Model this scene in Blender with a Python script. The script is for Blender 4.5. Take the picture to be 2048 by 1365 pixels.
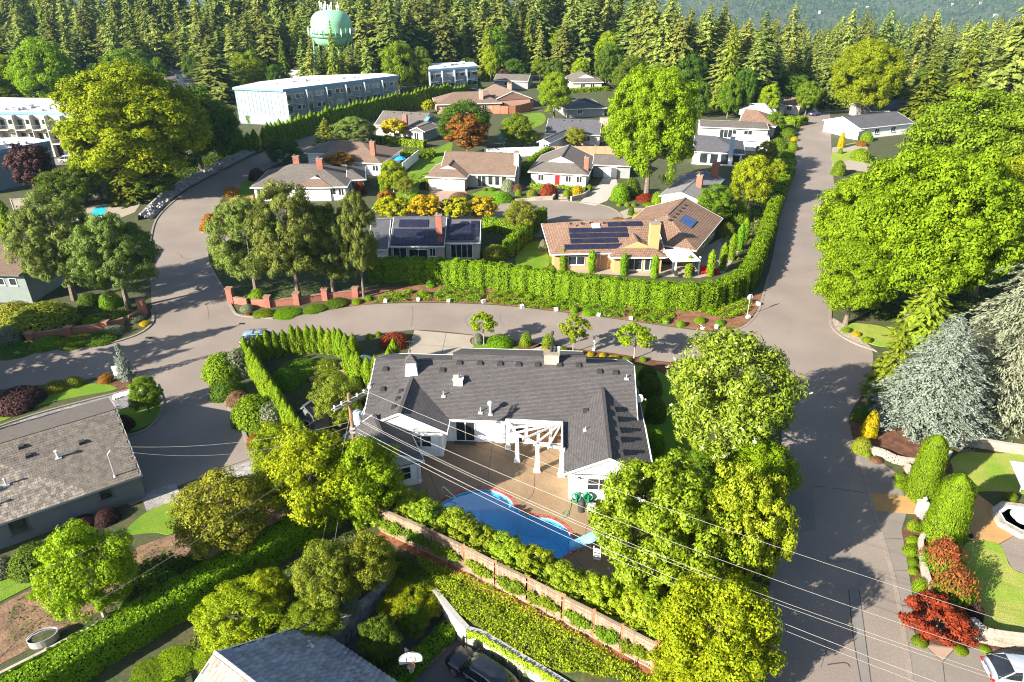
import bpy, math, random
import numpy as np
from mathutils import Vector, Matrix
for o in list(bpy.data.objects): bpy.data.objects.remove(o)
SC = bpy.context.scene
COL = SC.collection
R = math.radians
rng = np.random.default_rng(7)
random.seed(7)
# ------------------------------------------------------------------ camera, sky, sun, exposure
CAM_H, PITCH, FPX = 38.0, R(28.0), 1420.0
cd = bpy.data.cameras.new('camera'); cam = bpy.data.objects.new('camera', cd); COL.objects.link(cam)
cam.location = (0, 0, CAM_H); cam.rotation_euler = (R(90) - PITCH, 0, 0)
cd.sensor_width = 36.0; cd.lens = FPX / 2048 * 36.0; cd.clip_start = 0.5; cd.clip_end = 9000
SC.camera = cam
SUN_EL = 25.0
SUN_TO = Vector((0.815, 0.58, 0)).normalized()          # ground direction the shadows fall in
W = bpy.data.worlds.new('World'); SC.world = W; W.use_nodes = True
nt = W.node_tree; bg = nt.nodes['Background']
sky = nt.nodes.new('ShaderNodeTexSky'); sky.sky_type = 'NISHITA'; sky.sun_disc = False
sky.sun_elevation = R(SUN_EL); sky.sun_rotation = math.atan2(-SUN_TO.x, -SUN_TO.y)
nt.links.new(sky.outputs[0], bg.inputs[0]); bg.inputs[1].default_value = 0.065
sl = bpy.data.lights.new('sun', 'SUN'); sun = bpy.data.objects.new('sun', sl); COL.objects.link(sun)
sl.energy = 5.0; sl.angle = R(0.5); sl.color = (1.0, 0.93, 0.80)
sdir = Vector((SUN_TO.x * math.cos(R(SUN_EL)), SUN_TO.y * math.cos(R(SUN_EL)), -math.sin(R(SUN_EL))))
sun.rotation_euler = sdir.to_track_quat('-Z', 'Y').to_euler(); sun.location = (-60, -50, 90)
vs = SC.view_settings; vs.view_transform = 'Standard'; vs.look = 'None'; vs.exposure = 2.0; vs.gamma = 1.0
vs.use_curve_mapping = False
cy = SC.cycles
cy.max_bounces = 5; cy.diffuse_bounces = 2; cy.glossy_bounces = 2; cy.transmission_bounces = 4
cy.transparent_max_bounces = 6; cy.volume_bounces = 0; cy.caustics_reflective = False; cy.caustics_refractive = False
cy.sample_clamp_indirect = 4.0; cy.filter_width = 1.1; cy.use_denoising = True; cy.denoising_prefilter = 'NONE'
SC.render.use_persistent_data = False
# ------------------------------------------------------------------ measuring: photograph point -> place on a level
CP, SP = math.cos(PITCH), math.sin(PITCH)
def G(px, py, z=0.0):
    t = (py - 682.5) / FPX
    d = (CAM_H - z) / (SP + t * CP)
    return Vector(((px - 1024) / FPX * d, d * (CP - t * SP), z))
def GG(pts, z=0.0): return [G(p[0], p[1], z) for p in pts]
def top_h(base, py):
    """height above base level of something standing at base whose top is seen at row py"""
    t = (py - 682.5) / FPX
    return CAM_H - base.y * (SP + t * CP) / (CP - t * SP) - base.z
def scale_at(base, z=1.0): return FPX / (base.y * CP + (CAM_H - z) * SP)   # photo px per metre
# ------------------------------------------------------------------ materials
MATS = {}
def nodes_of(m):
    m.use_nodes = True; n = m.node_tree.nodes; l = m.node_tree.links
    return n, l, n['Principled BSDF']
def N(n, typ, **kw):
    x = n.new('ShaderNode' + typ)
    for k, v in kw.items(): setattr(x, k, v)
    return x
def c4(c, k=1.0): return (c[0]*k, c[1]*k, c[2]*k, 1)
def mat(name, col, rough=0.8, var=0.25, scale=3.0, bump=0.15, metal=0.0, spec=0.3, col2=None, detail=6, objrand=0.0, scale2=None):
    """plain surface: colour broken by two sizes of noise in world metres, fine relief"""
    if name in MATS: return MATS[name]
    m = bpy.data.materials.new(name); n, l, b = nodes_of(m)
    geo = n.new('ShaderNodeNewGeometry')
    n1 = N(n, 'TexNoise'); n1.inputs['Scale'].default_value = scale; n1.inputs['Detail'].default_value = detail
    n2 = N(n, 'TexNoise'); n2.inputs['Scale'].default_value = scale2 or scale*9; n2.inputs['Detail'].default_value = 4
    l.new(geo.outputs['Position'], n1.inputs['Vector']); l.new(geo.outputs['Position'], n2.inputs['Vector'])
    mx = N(n, 'Mix', data_type='RGBA'); c2 = col2 or tuple(c*(1-var) for c in col)
    mr = N(n, 'MapRange'); mr.inputs['From Min'].default_value = .35; mr.inputs['From Max'].default_value = .65
    l.new(n1.outputs['Fac'], mr.inputs['Value']); l.new(mr.outputs[0], mx.inputs['Factor'])
    mx.inputs[6].default_value = c4(col); mx.inputs[7].default_value = c4(c2)
    hs = N(n, 'HueSaturation')
    mr2 = N(n, 'MapRange'); mr2.inputs['From Min'].default_value = .3; mr2.inputs['From Max'].default_value = .7
    mr2.inputs['To Min'].default_value = 1-var*.7; mr2.inputs['To Max'].default_value = 1+var*.7
    l.new(n2.outputs['Fac'], mr2.inputs['Value'])
    val = mr2.outputs[0]
    if objrand:
        oi = n.new('ShaderNodeObjectInfo'); ma = N(n, 'MapRange'); ma.inputs['To Min'].default_value = 1-objrand; ma.inputs['To Max'].default_value = 1+objrand
        l.new(oi.outputs['Random'], ma.inputs['Value']); mu = N(n, 'Math', operation='MULTIPLY')
        l.new(val, mu.inputs[0]); l.new(ma.outputs[0], mu.inputs[1]); val = mu.outputs[0]
    l.new(val, hs.inputs['Value']); l.new(mx.outputs[2], hs.inputs['Color'])
    l.new(hs.outputs[0], b.inputs['Base Color'])
    b.inputs['Roughness'].default_value = rough; b.inputs['Metallic'].default_value = metal
    b.inputs['Specular IOR Level'].default_value = spec
    if bump:
        bp = n.new('ShaderNodeBump'); bp.inputs['Strength'].default_value = bump; bp.inputs['Distance'].default_value = .05
        l.new(n2.outputs['Fac'], bp.inputs['Height']); l.new(bp.outputs[0], b.inputs['Normal'])
    MATS[name] = m; return m
def tilemat(name, col, bw, rh, mortar=.012, var=.35, dark=.45, rough=.85, bump=.5, big=.25, col2=None, squash=1.0, tint=None):
    """courses of tiles, shingles, bricks or pavers in metres on the face (uv in metres)"""
    if name in MATS: return MATS[name]
    m = bpy.data.materials.new(name); n, l, b = nodes_of(m)
    uv = n.new('ShaderNodeUVMap')
    br = n.new('ShaderNodeTexBrick'); br.offset = .5
    br.inputs['Scale'].default_value = 1; br.inputs['Brick Width'].default_value = bw; br.inputs['Row Height'].default_value = rh
    br.inputs['Mortar Size'].default_value = mortar; br.inputs['Bias'].default_value = 0; br.inputs['Mortar Smooth'].default_value = .2
    br.inputs['Color1'].default_value = c4(col, 1+var*.5); br.inputs['Color2'].default_value = c4(col2 or col, 1-var*.5)
    br.inputs['Mortar'].default_value = c4(col, dark)
    l.new(uv.outputs[0], br.inputs['Vector'])
    geo = n.new('ShaderNodeNewGeometry')
    n1 = n.new('ShaderNodeTexNoise'); n1.inputs['Scale'].default_value = .5; n1.inputs['Detail'].default_value = 8
    n2 = n.new('ShaderNodeTexNoise'); n2.inputs['Scale'].default_value = 6; n2.inputs['Detail'].default_value = 5
    l.new(geo.outputs['Position'], n1.inputs['Vector']); l.new(geo.outputs['Position'], n2.inputs['Vector'])
    ad = N(n, 'Math', operation='ADD'); l.new(n1.outputs['Fac'], ad.inputs[0]); l.new(n2.outputs['Fac'], ad.inputs[1])
    mr = n.new('ShaderNodeMapRange'); mr.inputs['From Min'].default_value = .7; mr.inputs['From Max'].default_value = 1.3
    mr.inputs['To Min'].default_value = 1-big; mr.inputs['To Max'].default_value = 1+big
    l.new(ad.outputs[0], mr.inputs['Value'])
    hs = n.new('ShaderNodeHueSaturation'); l.new(mr.outputs[0], hs.inputs['Value']); l.new(br.outputs['Color'], hs.inputs['Color'])
    l.new(hs.outputs[0], b.inputs['Base Color']); b.inputs['Roughness'].default_value = rough
    b.inputs['Specular IOR Level'].default_value = .25
    # each course tilts like lapped shingles: saw-tooth height along the slope plus joints
    sx = n.new('ShaderNodeSeparateXYZ'); l.new(uv.outputs[0], sx.inputs[0])
    dv = N(n, 'Math', operation='DIVIDE'); l.new(sx.outputs['Y'], dv.inputs[0]); dv.inputs[1].default_value = rh
    fr = N(n, 'Math', operation='FRACT'); l.new(dv.outputs[0], fr.inputs[0])
    su = N(n, 'Math', operation='SUBTRACT'); su.inputs[0].default_value = 1; l.new(fr.outputs[0], su.inputs[1])
    s2 = N(n, 'Math', operation='SUBTRACT'); l.new(su.outputs[0], s2.inputs[0]); l.new(br.outputs['Fac'], s2.inputs[1])
    bp = n.new('ShaderNodeBump'); bp.inputs['Strength'].default_value = bump; bp.inputs['Distance'].default_value = .03
    l.new(s2.outputs[0], bp.inputs['Height']); l.new(bp.outputs[0], b.inputs['Normal'])
    MATS[name] = m; return m
def leafmat(name, col, col2=None, trans=.35, var=.35, objv=.12, rough=.6, spec=.08, hue=.02):
    """leaves: each leaf and each tree its own tone, some light passing through"""
    if name in MATS: return MATS[name]
    m = bpy.data.materials.new(name); n, l, b = nodes_of(m)
    geo = n.new('ShaderNodeNewGeometry'); oi = n.new('ShaderNodeObjectInfo')
    tc = n.new('ShaderNodeTexCoord'); no = n.new('ShaderNodeTexNoise'); no.inputs['Scale'].default_value = .9; no.inputs['Detail'].default_value = 3
    l.new(tc.outputs['Object'], no.inputs['Vector'])
    rp = geo.outputs['Random Per Island']
    mx = N(n, 'Mix', data_type='RGBA'); mx.inputs[6].default_value = c4(col); mx.inputs[7].default_value = c4(col2 or (col[0]*.62, col[1]*.7, col[2]*.8))
    ad = N(n, 'Math', operation='MULTIPLY_ADD'); ad.inputs[1].default_value = .45
    mr0 = n.new('ShaderNodeMapRange'); mr0.inputs['From Min'].default_value = .35; mr0.inputs['From Max'].default_value = .65; mr0.inputs['To Max'].default_value = .55
    l.new(no.outputs['Fac'], mr0.inputs['Value']); l.new(rp, ad.inputs[0]); l.new(mr0.outputs[0], ad.inputs[2])
    l.new(ad.outputs[0], mx.inputs['Factor'])
    hs = n.new('ShaderNodeHueSaturation'); l.new(mx.outputs[2], hs.inputs['Color'])
    fr = N(n, 'Math', operation='MULTIPLY'); fr.inputs[1].default_value = 7.31; l.new(rp, fr.inputs[0])
    f2 = N(n, 'Math', operation='FRACT'); l.new(fr.outputs[0], f2.inputs[0])
    mv = n.new('ShaderNodeMapRange'); mv.inputs['To Min'].default_value = 1-var; mv.inputs['To Max'].default_value = 1+var; l.new(f2.outputs[0], mv.inputs['Value'])
    mo = n.new('ShaderNodeMapRange'); mo.inputs['To Min'].default_value = 1-objv; mo.inputs['To Max'].default_value = 1+objv; l.new(oi.outputs['Random'], mo.inputs['Value'])
    mm = N(n, 'Math', operation='MULTIPLY'); l.new(mv.outputs[0], mm.inputs[0]); l.new(mo.outputs[0], mm.inputs[1]); l.new(mm.outputs[0], hs.inputs['Value'])
    o2 = N(n, 'Math', operation='MULTIPLY'); o2.inputs[1].default_value = 3.7; l.new(oi.outputs['Random'], o2.inputs[0])
    o3 = N(n, 'Math', operation='FRACT'); l.new(o2.outputs[0], o3.inputs[0])
    mh = n.new('ShaderNodeMapRange'); mh.inputs['To Min'].default_value = .5-hue; mh.inputs['To Max'].default_value = .5+hue; l.new(o3.outputs[0], mh.inputs['Value']); l.new(mh.outputs[0], hs.inputs['Hue'])
    l.new(hs.outputs[0], b.inputs['Base Color']); b.inputs['Roughness'].default_value = rough; b.inputs['Specular IOR Level'].default_value = spec
    tr = n.new('ShaderNodeBsdfTranslucent'); 
    h2 = n.new('ShaderNodeHueSaturation'); h2.inputs['Hue'].default_value = .49; h2.inputs['Value'].default_value = 1.25; l.new(hs.outputs[0], h2.inputs['Color']); l.new(h2.outputs[0], tr.inputs['Color'])
    ms = n.new('ShaderNodeMixShader'); ms.inputs[0].default_value = trans
    out = n['Material Output']; l.new(b.outputs[0], ms.inputs[1]); l.new(tr.outputs[0], ms.inputs[2]); l.new(ms.outputs[0], out.inputs['Surface'])
    MATS[name] = m; return m
def glassmat(name, col, rough=.06, spec=.8):
    if name in MATS: return MATS[name]
    m = bpy.data.materials.new(name); n, l, b = nodes_of(m)
    b.inputs['Base Color'].default_value = c4(col); b.inputs['Roughness'].default_value = rough; b.inputs['Specular IOR Level'].default_value = spec
    no = n.new('ShaderNodeTexNoise'); no.inputs['Scale'].default_value = .8; g = n.new('ShaderNodeNewGeometry'); l.new(g.outputs['Position'], no.inputs['Vector'])
    hs = n.new('ShaderNodeHueSaturation'); hs.inputs['Color'].default_value = c4(col); mr = n.new('ShaderNodeMapRange'); mr.inputs['To Min'].default_value = .4; mr.inputs['To Max'].default_value = 1.6
    l.new(no.outputs['Fac'], mr.inputs['Value']); l.new(mr.outputs[0], hs.inputs['Value']); l.new(hs.outputs[0], b.inputs['Base Color'])
    MATS[name] = m; return m
# ------------------------------------------------------------------ objects
def tag(o, label=None, cat=None, group=None, kind=None):
    if label: o['label'] = label
    if cat: o['category'] = cat
    if group: o['group'] = group
    if kind: o['kind'] = kind
    return o
def link(name, data, parent=None):
    o = bpy.data.objects.new(name, data); COL.objects.link(o)
    if parent is not None: o.parent = parent
    return o
def thing(name, label, cat, loc=(0, 0, 0), rz=0.0, group=None, sc=1.0):
    o = link(name, None); o.location = loc; o.rotation_euler = (0, 0, rz); o.empty_display_size = .3
    o.scale = (sc, sc, sc) if not hasattr(sc, '__len__') else sc
    return tag(o, label, cat, group)
def copy_tree(o, parent=None):
    c = o.copy(); COL.objects.link(c); c.parent = parent
    for ch in list(o.children):
        if ch is not c: copy_tree(ch, c)
    return c
def mesh_np(name, V, F, m, smooth=False):
    """V (n,3), F (k,4) or (k,3) numpy -> mesh, fast"""
    me = bpy.data.meshes.new(name); V = np.asarray(V, np.float32); F = np.asarray(F, np.int32); k = F.shape[1]
    me.vertices.add(len(V)); me.vertices.foreach_set('co', V.ravel())
    me.loops.add(F.size); me.loops.foreach_set('vertex_index', F.ravel())
    me.polygons.add(len(F)); me.polygons.foreach_set('loop_start', np.arange(0, F.size, k, dtype=np.int32))
    if smooth: me.polygons.foreach_set('use_smooth', np.ones(len(F), bool))
    me.update(calc_edges=True); me.materials.append(m); return me
class MB:
    """collects solid pieces; build() makes ONE mesh object with uv in metres"""
    def __init__(s): s.v = []; s.f = []; s.uvs = None
    def add(s, vs, fs):
        o = len(s.v); s.v += [tuple(v) for v in vs]; s.f += [tuple(i + o for i in f) for f in fs]; return s
    def box(s, x0, x1, y0, y1, z0, z1):
        return s.add([(x0,y0,z0),(x1,y0,z0),(x1,y1,z0),(x0,y1,z0),(x0,y0,z1),(x1,y0,z1),(x1,y1,z1),(x0,y1,z1)],
                     [(3,2,1,0),(4,5,6,7),(0,1,5,4),(1,2,6,5),(2,3,7,6),(3,0,4,7)])
    def hexa(s, p): return s.add(p, [(3,2,1,0),(4,5,6,7),(0,1,5,4),(1,2,6,5),(2,3,7,6),(3,0,4,7)])
    def beam(s, a, b, w, h, up=(0,0,1)):
        a = Vector(a); b = Vector(b); d = (b-a).normalized(); u = Vector(up)
        x = d.cross(u)
        if x.length < 1e-4: x = d.cross(Vector((0,1,0)))
        x.normalize(); u = x.cross(d); x *= w/2; u = u*h/2
        return s.hexa([a-x-u, a+x-u, b+x-u, b-x-u, a-x+u, a+x+u, b+x+u, b-x+u])
    def tube(s, pts, r, n=8, cap=True):
        pts = [Vector(p) for p in pts]; rr = r if hasattr(r, '__len__') else [r]*len(pts); o = len(s.v)
        ref = Vector((0,0,1)) if abs((pts[-1]-pts[0]).normalized().z) < .9 else Vector((1,0,0))
        for i, p in enumerate(pts):
            d = (pts[min(i+1,len(pts)-1)] - pts[max(i-1,0)]).normalized(); x = d.cross(ref).normalized(); y = d.cross(x)
            for k in range(n):
                a = 2*math.pi*k/n; s.v.append(tuple(p + (x*math.cos(a) + y*math.sin(a))*rr[i]))
        for i in range(len(pts)-1):
            for k in range(n):
                a = o+i*n+k; b = o+i*n+(k+1)%n; s.f.append((a, b, b+n, a+n))
        if cap: s.f.append(tuple(range(o+n-1, o-1, -1))); s.f.append(tuple(range(o+(len(pts)-1)*n, o+len(pts)*n)))
        return s
    def lathe(s, prof, c=(0,0,0), n=16, a0=0.0):
        o = len(s.v)
        for r, z in prof:
            for k in range(n): a = a0+2*math.pi*k/n; s.v.append((c[0]+r*math.cos(a), c[1]+r*math.sin(a), c[2]+z))
        for i in range(len(prof)-1):
            for k in range(n): a = o+i*n+k; b = o+i*n+(k+1)%n; s.f.append((a, b, b+n, a+n))
        s.f.append(tuple(range(o+n-1, o-1, -1))); s.f.append(tuple(range(o+(len(prof)-1)*n, o+len(prof)*n)))
        return s
    def prism(s, poly, z0, z1):
        """poly list of xy (any winding) extruded"""
        p = [(q[0], q[1]) for q in poly]
        if sum((p[i][0]*p[(i+1)%len(p)][1]-p[(i+1)%len(p)][0]*p[i][1]) for i in range(len(p))) < 0: p = p[::-1]
        n = len(p); o = len(s.v)
        zb = z0 if hasattr(z0, '__len__') else [z0]*n; zt = z1 if hasattr(z1, '__len__') else [z1]*n
        s.v += [(p[i][0], p[i][1], zb[i]) for i in range(n)] + [(p[i][0], p[i][1], zt[i]) for i in range(n)]
        s.f.append(tuple(range(o+n-1, o-1, -1))); s.f.append(tuple(range(o+n, o+2*n)))
        for i in range(n): j = (i+1)%n; s.f.append((o+i, o+j, o+n+j, o+n+i))
        return s
    def xf(s, M, start=0):
        for i in range(start, len(s.v)): s.v[i] = tuple(M @ Vector(s.v[i]))
        return s
    def mesh(s, name, m, smooth=False):
        me = bpy.data.meshes.new(name); me.from_pydata(s.v, [], s.f); me.materials.append(m)
        uv = me.uv_layers.new(name='UVMap'); uvd = uv.data
        for p in me.polygons:
            n = p.normal
            if abs(n.z) > .97: u = Vector((1,0,0)); v = Vector((0,1,0))
            else: u = Vector((-n.y, n.x, 0)).normalized(); v = n.cross(u)
            for li in p.loop_indices:
                co = me.vertices[me.loops[li].vertex_index].co; uvd[li].uv = (co.dot(u), co.dot(v))
        if smooth:
            for p in me.polygons: p.use_smooth = True
        me.update(); return me
    def build(s, name, m, parent=None, smooth=False): return link(name, s.mesh(name, m, smooth), parent)
def crv(pts, n=6, closed=False):
    """Catmull-Rom through the points"""
    P = [Vector(p) if len(p) == 3 else Vector((p[0], p[1], 0)) for p in pts]; out = []; L = len(P)
    rngI = range(L) if closed else range(L-1)
    for i in rngI:
        p0 = P[(i-1)%L] if closed else P[max(i-1,0)]; p1 = P[i]; p2 = P[(i+1)%L]; p3 = P[(i+2)%L] if closed else P[min(i+2,L-1)]
        for k in range(n):
            t = k/n; t2 = t*t; t3 = t2*t
            out.append(.5*((2*p1)+(p2-p0)*t+(2*p0-5*p1+4*p2-p3)*t2+(3*p1-p0-3*p2+p3)*t3))
    if not closed: out.append(P[-1])
    return out
def resample(pts, step):
    P = [Vector(p) for p in pts]; out = [P[0]]; acc = 0.0
    for a, b in zip(P, P[1:]):
        L = (b-a).length; d = step-acc
        while d <= L and L > 0: out.append(a+(b-a)*(d/L)); d += step
        acc = (acc+L) % step if L > 0 else acc
        acc = L-(d-step)
    return out
def inside(poly, x, y):
    c = False; n = len(poly); j = n-1
    for i in range(n):
        xi, yi = poly[i][0], poly[i][1]; xj, yj = poly[j][0], poly[j][1]
        if (yi > y) != (yj > y) and x < (xj-xi)*(y-yi)/(yj-yi)+xi: c = not c
        j = i
    return c
def inside_np(poly, X, Y):
    c = np.zeros(X.shape, bool); n = len(poly); j = n-1
    for i in range(n):
        xi, yi = poly[i][0], poly[i][1]; xj, yj = poly[j][0], poly[j][1]
        if yi != yj:
            m = ((yi > Y) != (yj > Y)) & (X < (xj-xi)*(Y-yi)/(yj-yi)+xi); c ^= m
        j = i
    return c
# ------------------------------------------------------------------ terrain
from mathutils.geometry import tessellate_polygon
LOW = -1.8
ROCK_A, ROCK_B = G(800, 1140), G(664, 1262)
WALLP = [G(868, 1180), G(914, 1236), G(936, 1260), G(965, 1268), G(1080, 1337), G(1180, 1398), G(1300, 1470)]
LOWPOLY = [tuple(p)[:2] for p in [ROCK_A, ROCK_B, G(640, 1300), G(520, 1500), G(900, 1700), G(1400, 1650)] + WALLP[::-1]]
def hill(x, y):
    y = np.asarray(y, float); x = np.asarray(x, float)
    d = y
    st = 330-120*np.clip((x-45)/40, 0, 1)*np.clip((1200-d)/400, 0, 1)
    z = np.where(d > st, -0.112*(d-st), 0.0)
    zc = -178 + 0.105*(d-1900) + 14*np.sin(x/310.0+.6) + 9*np.sin(x/130.0+d/400)
    z = np.where(d > 1920, np.maximum(z, zc), z)
    return z
def terrain():
    xs = np.unique(np.concatenate([np.linspace(-3200, -320, 25), np.linspace(-310, -45, 40), np.arange(-40, 40.01, .5), np.linspace(45, 310, 40), np.linspace(320, 3200, 25)]))
    ys = np.unique(np.concatenate([np.linspace(-80, 12, 8), np.arange(13, 60, .5), np.linspace(61, 330, 80), np.linspace(345, 3900, 80)]))
    X, Y = np.meshgrid(xs, ys); Z = hill(X, Y)
    Z = Z + np.where(inside_np(LOWPOLY, X, Y), LOW-.02, 0)
    nx, ny = len(xs), len(ys)
    V = np.stack([X.ravel(), Y.ravel(), Z.ravel()], 1)
    i = (np.arange(ny-1)[:, None]*nx + np.arange(nx-1)[None]).ravel()
    F = np.stack([i, i+1, i+1+nx, i+nx], 1)
    return V, F
M_soil = mat('soil', (.062, .058, .022), .95, .4, .7, .5, col2=(.035, .05, .016), scale2=5)
V, F = terrain(); tag(link('ground', mesh_np('ground', V, F, M_soil)), kind='structure')
M_asph = mat('asphalt', (.20, .164, .140), .92, .13, .16, .3, col2=(.165, .136, .117), scale2=7)
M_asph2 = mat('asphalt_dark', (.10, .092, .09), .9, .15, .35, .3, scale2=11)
M_conc = mat('concrete', (.27, .23, .185), .85, .10, .5, .12, scale2=7)
M_patio = mat('patio_concrete', (.225, .155, .09), .8, .16, .35, .12, col2=(.18, .12, .07), scale2=6)
M_tanpath = mat('tan_paving', (.34, .2, .075), .85, .12, .8, .15, scale2=8)
M_kerb = mat('kerb_concrete', (.22, .18, .15), .9, .2, 1.2, .2)
M_grass = mat('grass', (.085, .17, .012), .95, .3, .45, .9, col2=(.13, .19, .02), scale2=14, spec=.1)
M_grass_y = mat('grass_dry', (.15, .235, .025), .95, .3, .5, .9, col2=(.25, .25, .06), scale2=14, spec=.1)
M_mulch = mat('bark_mulch', (.13, .065, .04), .97, .5, 1.5, .9, col2=(.075, .035, .024), scale2=10, spec=.1)
M_mulch_l = mat('dry_bank_soil', (.19, .10, .058), .97, .4, 1.0, .8, col2=(.13, .06, .033), scale2=7, spec=.1)
M_paver = tilemat('paver', (.22, .205, .21), .34, .17, .016, .5, .4, .9, .4)
M_slab = tilemat('slab', (.25, .235, .225), .9, .6, .02, .3, .4, .9, .3)
def patch(name, pts, m, z=.012, thick=0.06, parent=None, smooth=True, px=True, base=0.0):
    P = [G(p[0], p[1], base) for p in pts] if px else pts
    if smooth: P = crv(P, 5, True)
    o = MB().prism(P, base-thick, base+z).build(name, m, parent)
    if parent is None: tag(o, kind='structure')
    return o
# ------------------------------------------------------------------ roads
RB_R = [(1660, 226), (1662, 275), (1665, 337), (1668, 370), (1670, 450), (1666, 540), (1663, 601), (1661, 646), (1679, 670), (1713, 688), (1742, 698), (1745, 730), (1735, 775), (1707, 815), (1697, 850), (1712, 903), (1730, 953), (1744, 1012), (1765, 1077), (1784, 1143), (1799, 1215), (1811, 1288), (1822, 1365), (1835, 1480)]
RB_L = [(1480, 1480), (1515, 1300), (1540, 1150), (1556, 1000), (1563, 880), (1560, 800), (1520, 755), (1440, 735), (1327, 723)]
RA_low = [(1300, 719), (1231, 707), (1162, 699), (1086, 688), (1038, 683), (950, 670), (828, 660), (750, 676), (680, 692), (600, 708), (540, 716), (480, 700), (427, 716), (411, 740), (411, 760), (427, 784), (451, 801), (465, 829), (482, 856), (499, 891), (513, 917), (450, 940), (372, 966), (290, 1000), (250, 1000), (235, 880), (255, 873), (293, 860), (318, 834), (325, 808), (312, 770), (268, 755), (196, 755), (165, 761), (83, 770), (0, 780), (-120, 800)]
RA_up = [(-120, 722), (0, 705), (114, 694), (220, 688), (275, 670), (305, 646), (303, 608), (302, 570), (300, 540), (300, 490), (312, 441), (348, 403), (389, 375), (448, 344), (516, 310), (592, 282), (640, 268), (740, 245)]
SR_R = [(745, 252), (644, 287), (590, 312), (537, 337), (503, 362), (455, 389), (435, 410), (415, 440), (401, 458), (410, 466), (450, 464), (520, 452)]
CDS = [(640, 440), (780, 432), (900, 436), (980, 450), (1030, 470), (1100, 474), (1160, 470), (1225, 455), (1243, 440), (1235, 424), (1205, 411), (1150, 404), (1090, 402), (1040, 405), (990, 411), (930, 420)]
RA_up2 = [(520, 470), (450, 485), (418, 500), (415, 514), (424, 540), (448, 581), (465, 619), (482, 632), (547, 638), (620, 628), (700, 614), (773, 608), (900, 607), (1017, 613), (1114, 624), (1196, 634), (1262, 643), (1331, 653), (1400, 662), (1444, 664), (1480, 657), (1500, 644), (1517, 622), (1527, 588), (1536, 553), (1546, 510), (1555, 460), (1568, 396), (1586, 337), (1596, 275), (1604, 248), (1618, 226)]
road_px = RB_R + RB_L + RA_low + RA_up + SR_R + RA_up2
ROADW = [G(*p) for p in road_px]
def smooth_road(groups):
    out = []
    for g in groups: out += crv([G(*p) for p in g], 5)
    return out
ROAD = smooth_road([RB_R, RB_L + RA_low, RA_up, SR_R, RA_up2])
road = MB().prism(ROAD, -.08, .012).build('road', M_asph); tag(road, kind='structure')
patch('cul_de_sac', CDS, M_asph, .016)
ROADPOLY = [(p.x, p.y) for p in ROAD]
def kerb(pts, w=.28, h=.11, name='kerb', m=None, n=4, z=0.0, px=True, parent=None):
    P = crv([G(p[0], p[1], z) for p in pts] if px else pts, n); b = MB(); o = []
    for i, p in enumerate(P):
        d = (P[min(i+1, len(P)-1)]-P[max(i-1, 0)]); d.z = 0; d.normalize(); x = Vector((-d.y, d.x, 0))*w/2
        o.append((p-x, p+x))
    k = len(P)
    b.v = [tuple(q+Vector((0, 0, dz))) for a, c in o for q, dz in ((a, -.05), (c, -.05), (c, h), (a, h))]
    for i in range(k-1):
        for j in range(4): a = i*4+j; c = i*4+(j+1) % 4; b.f.append((a, c, c+4, a+4))
    b.f += [(0, 3, 2, 1), (k*4-4, k*4-3, k*4-2, k*4-1)]
    q = b.build(name, m or M_kerb, parent)
    if parent is None: tag(q, kind='structure')
    return q
kerb(RB_R[6:11], .3); kerb(RB_R[14:], .3, .04); kerb([(312, 770), (325, 808), (318, 834), (293, 860), (255, 873)], .3)
kerb([(451, 801), (465, 829), (482, 856), (499, 891), (515, 918)], .3, .16); kerb(RA_up[3:6] + [(304, 620)], .3)
kerb(RA_up[9:], .25); kerb(SR_R[6:11], .3); kerb([(435, 490), (418, 500), (415, 514), (424, 540), (448, 581), (465, 619), (482, 632), (547, 638)], .3)
kerb([(1444, 664), (1480, 657), (1500, 644), (1517, 622), (1527, 588), (1538, 550)], .3, .05)
kerb(CDS[6:15], .35, .06)
def strip(name, pts, w, m, z, parent):   # a thin sealed joint or patch edge on paving
    P = crv([G(*p) for p in pts], 4); b = MB()
    for a, c in zip(P, P[1:]):
        d = (c-a).normalized(); x = Vector((-d.y, d.x, 0))*w/2; s = Vector((0, 0, z))
        b.add([a-x+s, a+x+s, c+x+s, c-x+s], [(3, 2, 1, 0)])
    return b.build(name, m, parent)
M_tar = mat('tar_seam', (.05, .045, .045), .8, .3, 2, 0)
for pts, w in [([(1697, 1180), (1706, 1270), (1722, 1365)], .06), ([(1718, 1180), (1730, 1270), (1742, 1365)], .05), ([(1642, 1335), (1652, 1300), (1650, 1280)], .03),
               ([(351, 506), (362, 511), (366, 517), (380, 518)], .07), ([(352, 530), (390, 516), (430, 508)], .04), ([(1010, 655), (1000, 640), (1002, 628)], .03),
               ([(822, 655), (826, 630), (824, 612)], .03), ([(700, 610), (780, 612), (860, 620)], .02), ([(940, 655), (930, 640), (945, 625)], .03), ([(1655, 1330), (1690, 1326), (1700, 1334)], .09),
               ([(405, 600), (415, 615), (418, 640)], .03), ([(1620, 975), (1650, 974)], .06), ([(1665, 977), (1740, 988)], .06), ([(1030, 450), (1100, 436), (1190, 440)], .03)]:
    strip('seam', pts, w, M_tar, .018, road)
M_patch = mat('asphalt_patch', (.155, .14, .128), .92, .12, .6, .25, scale2=12)
patch('road_repair', [(1716, 1126), (1742, 1124), (1752, 1175), (1714, 1172)], M_patch, .0165, .01, road, False)
patch('road_repair', [(1697, 1176), (1718, 1176), (1740, 1365), (1720, 1365)], M_patch, .0155, .01, road, False)
patch('road_repair', [(410, 480), (440, 478), (446, 492), (424, 500)], M_patch, .0165, .01, road, False)
patch('road_repair', [(1555, 985), (1625, 978), (1632, 1060), (1550, 1075)], M_patch, .0165, .01, road, False)
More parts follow.
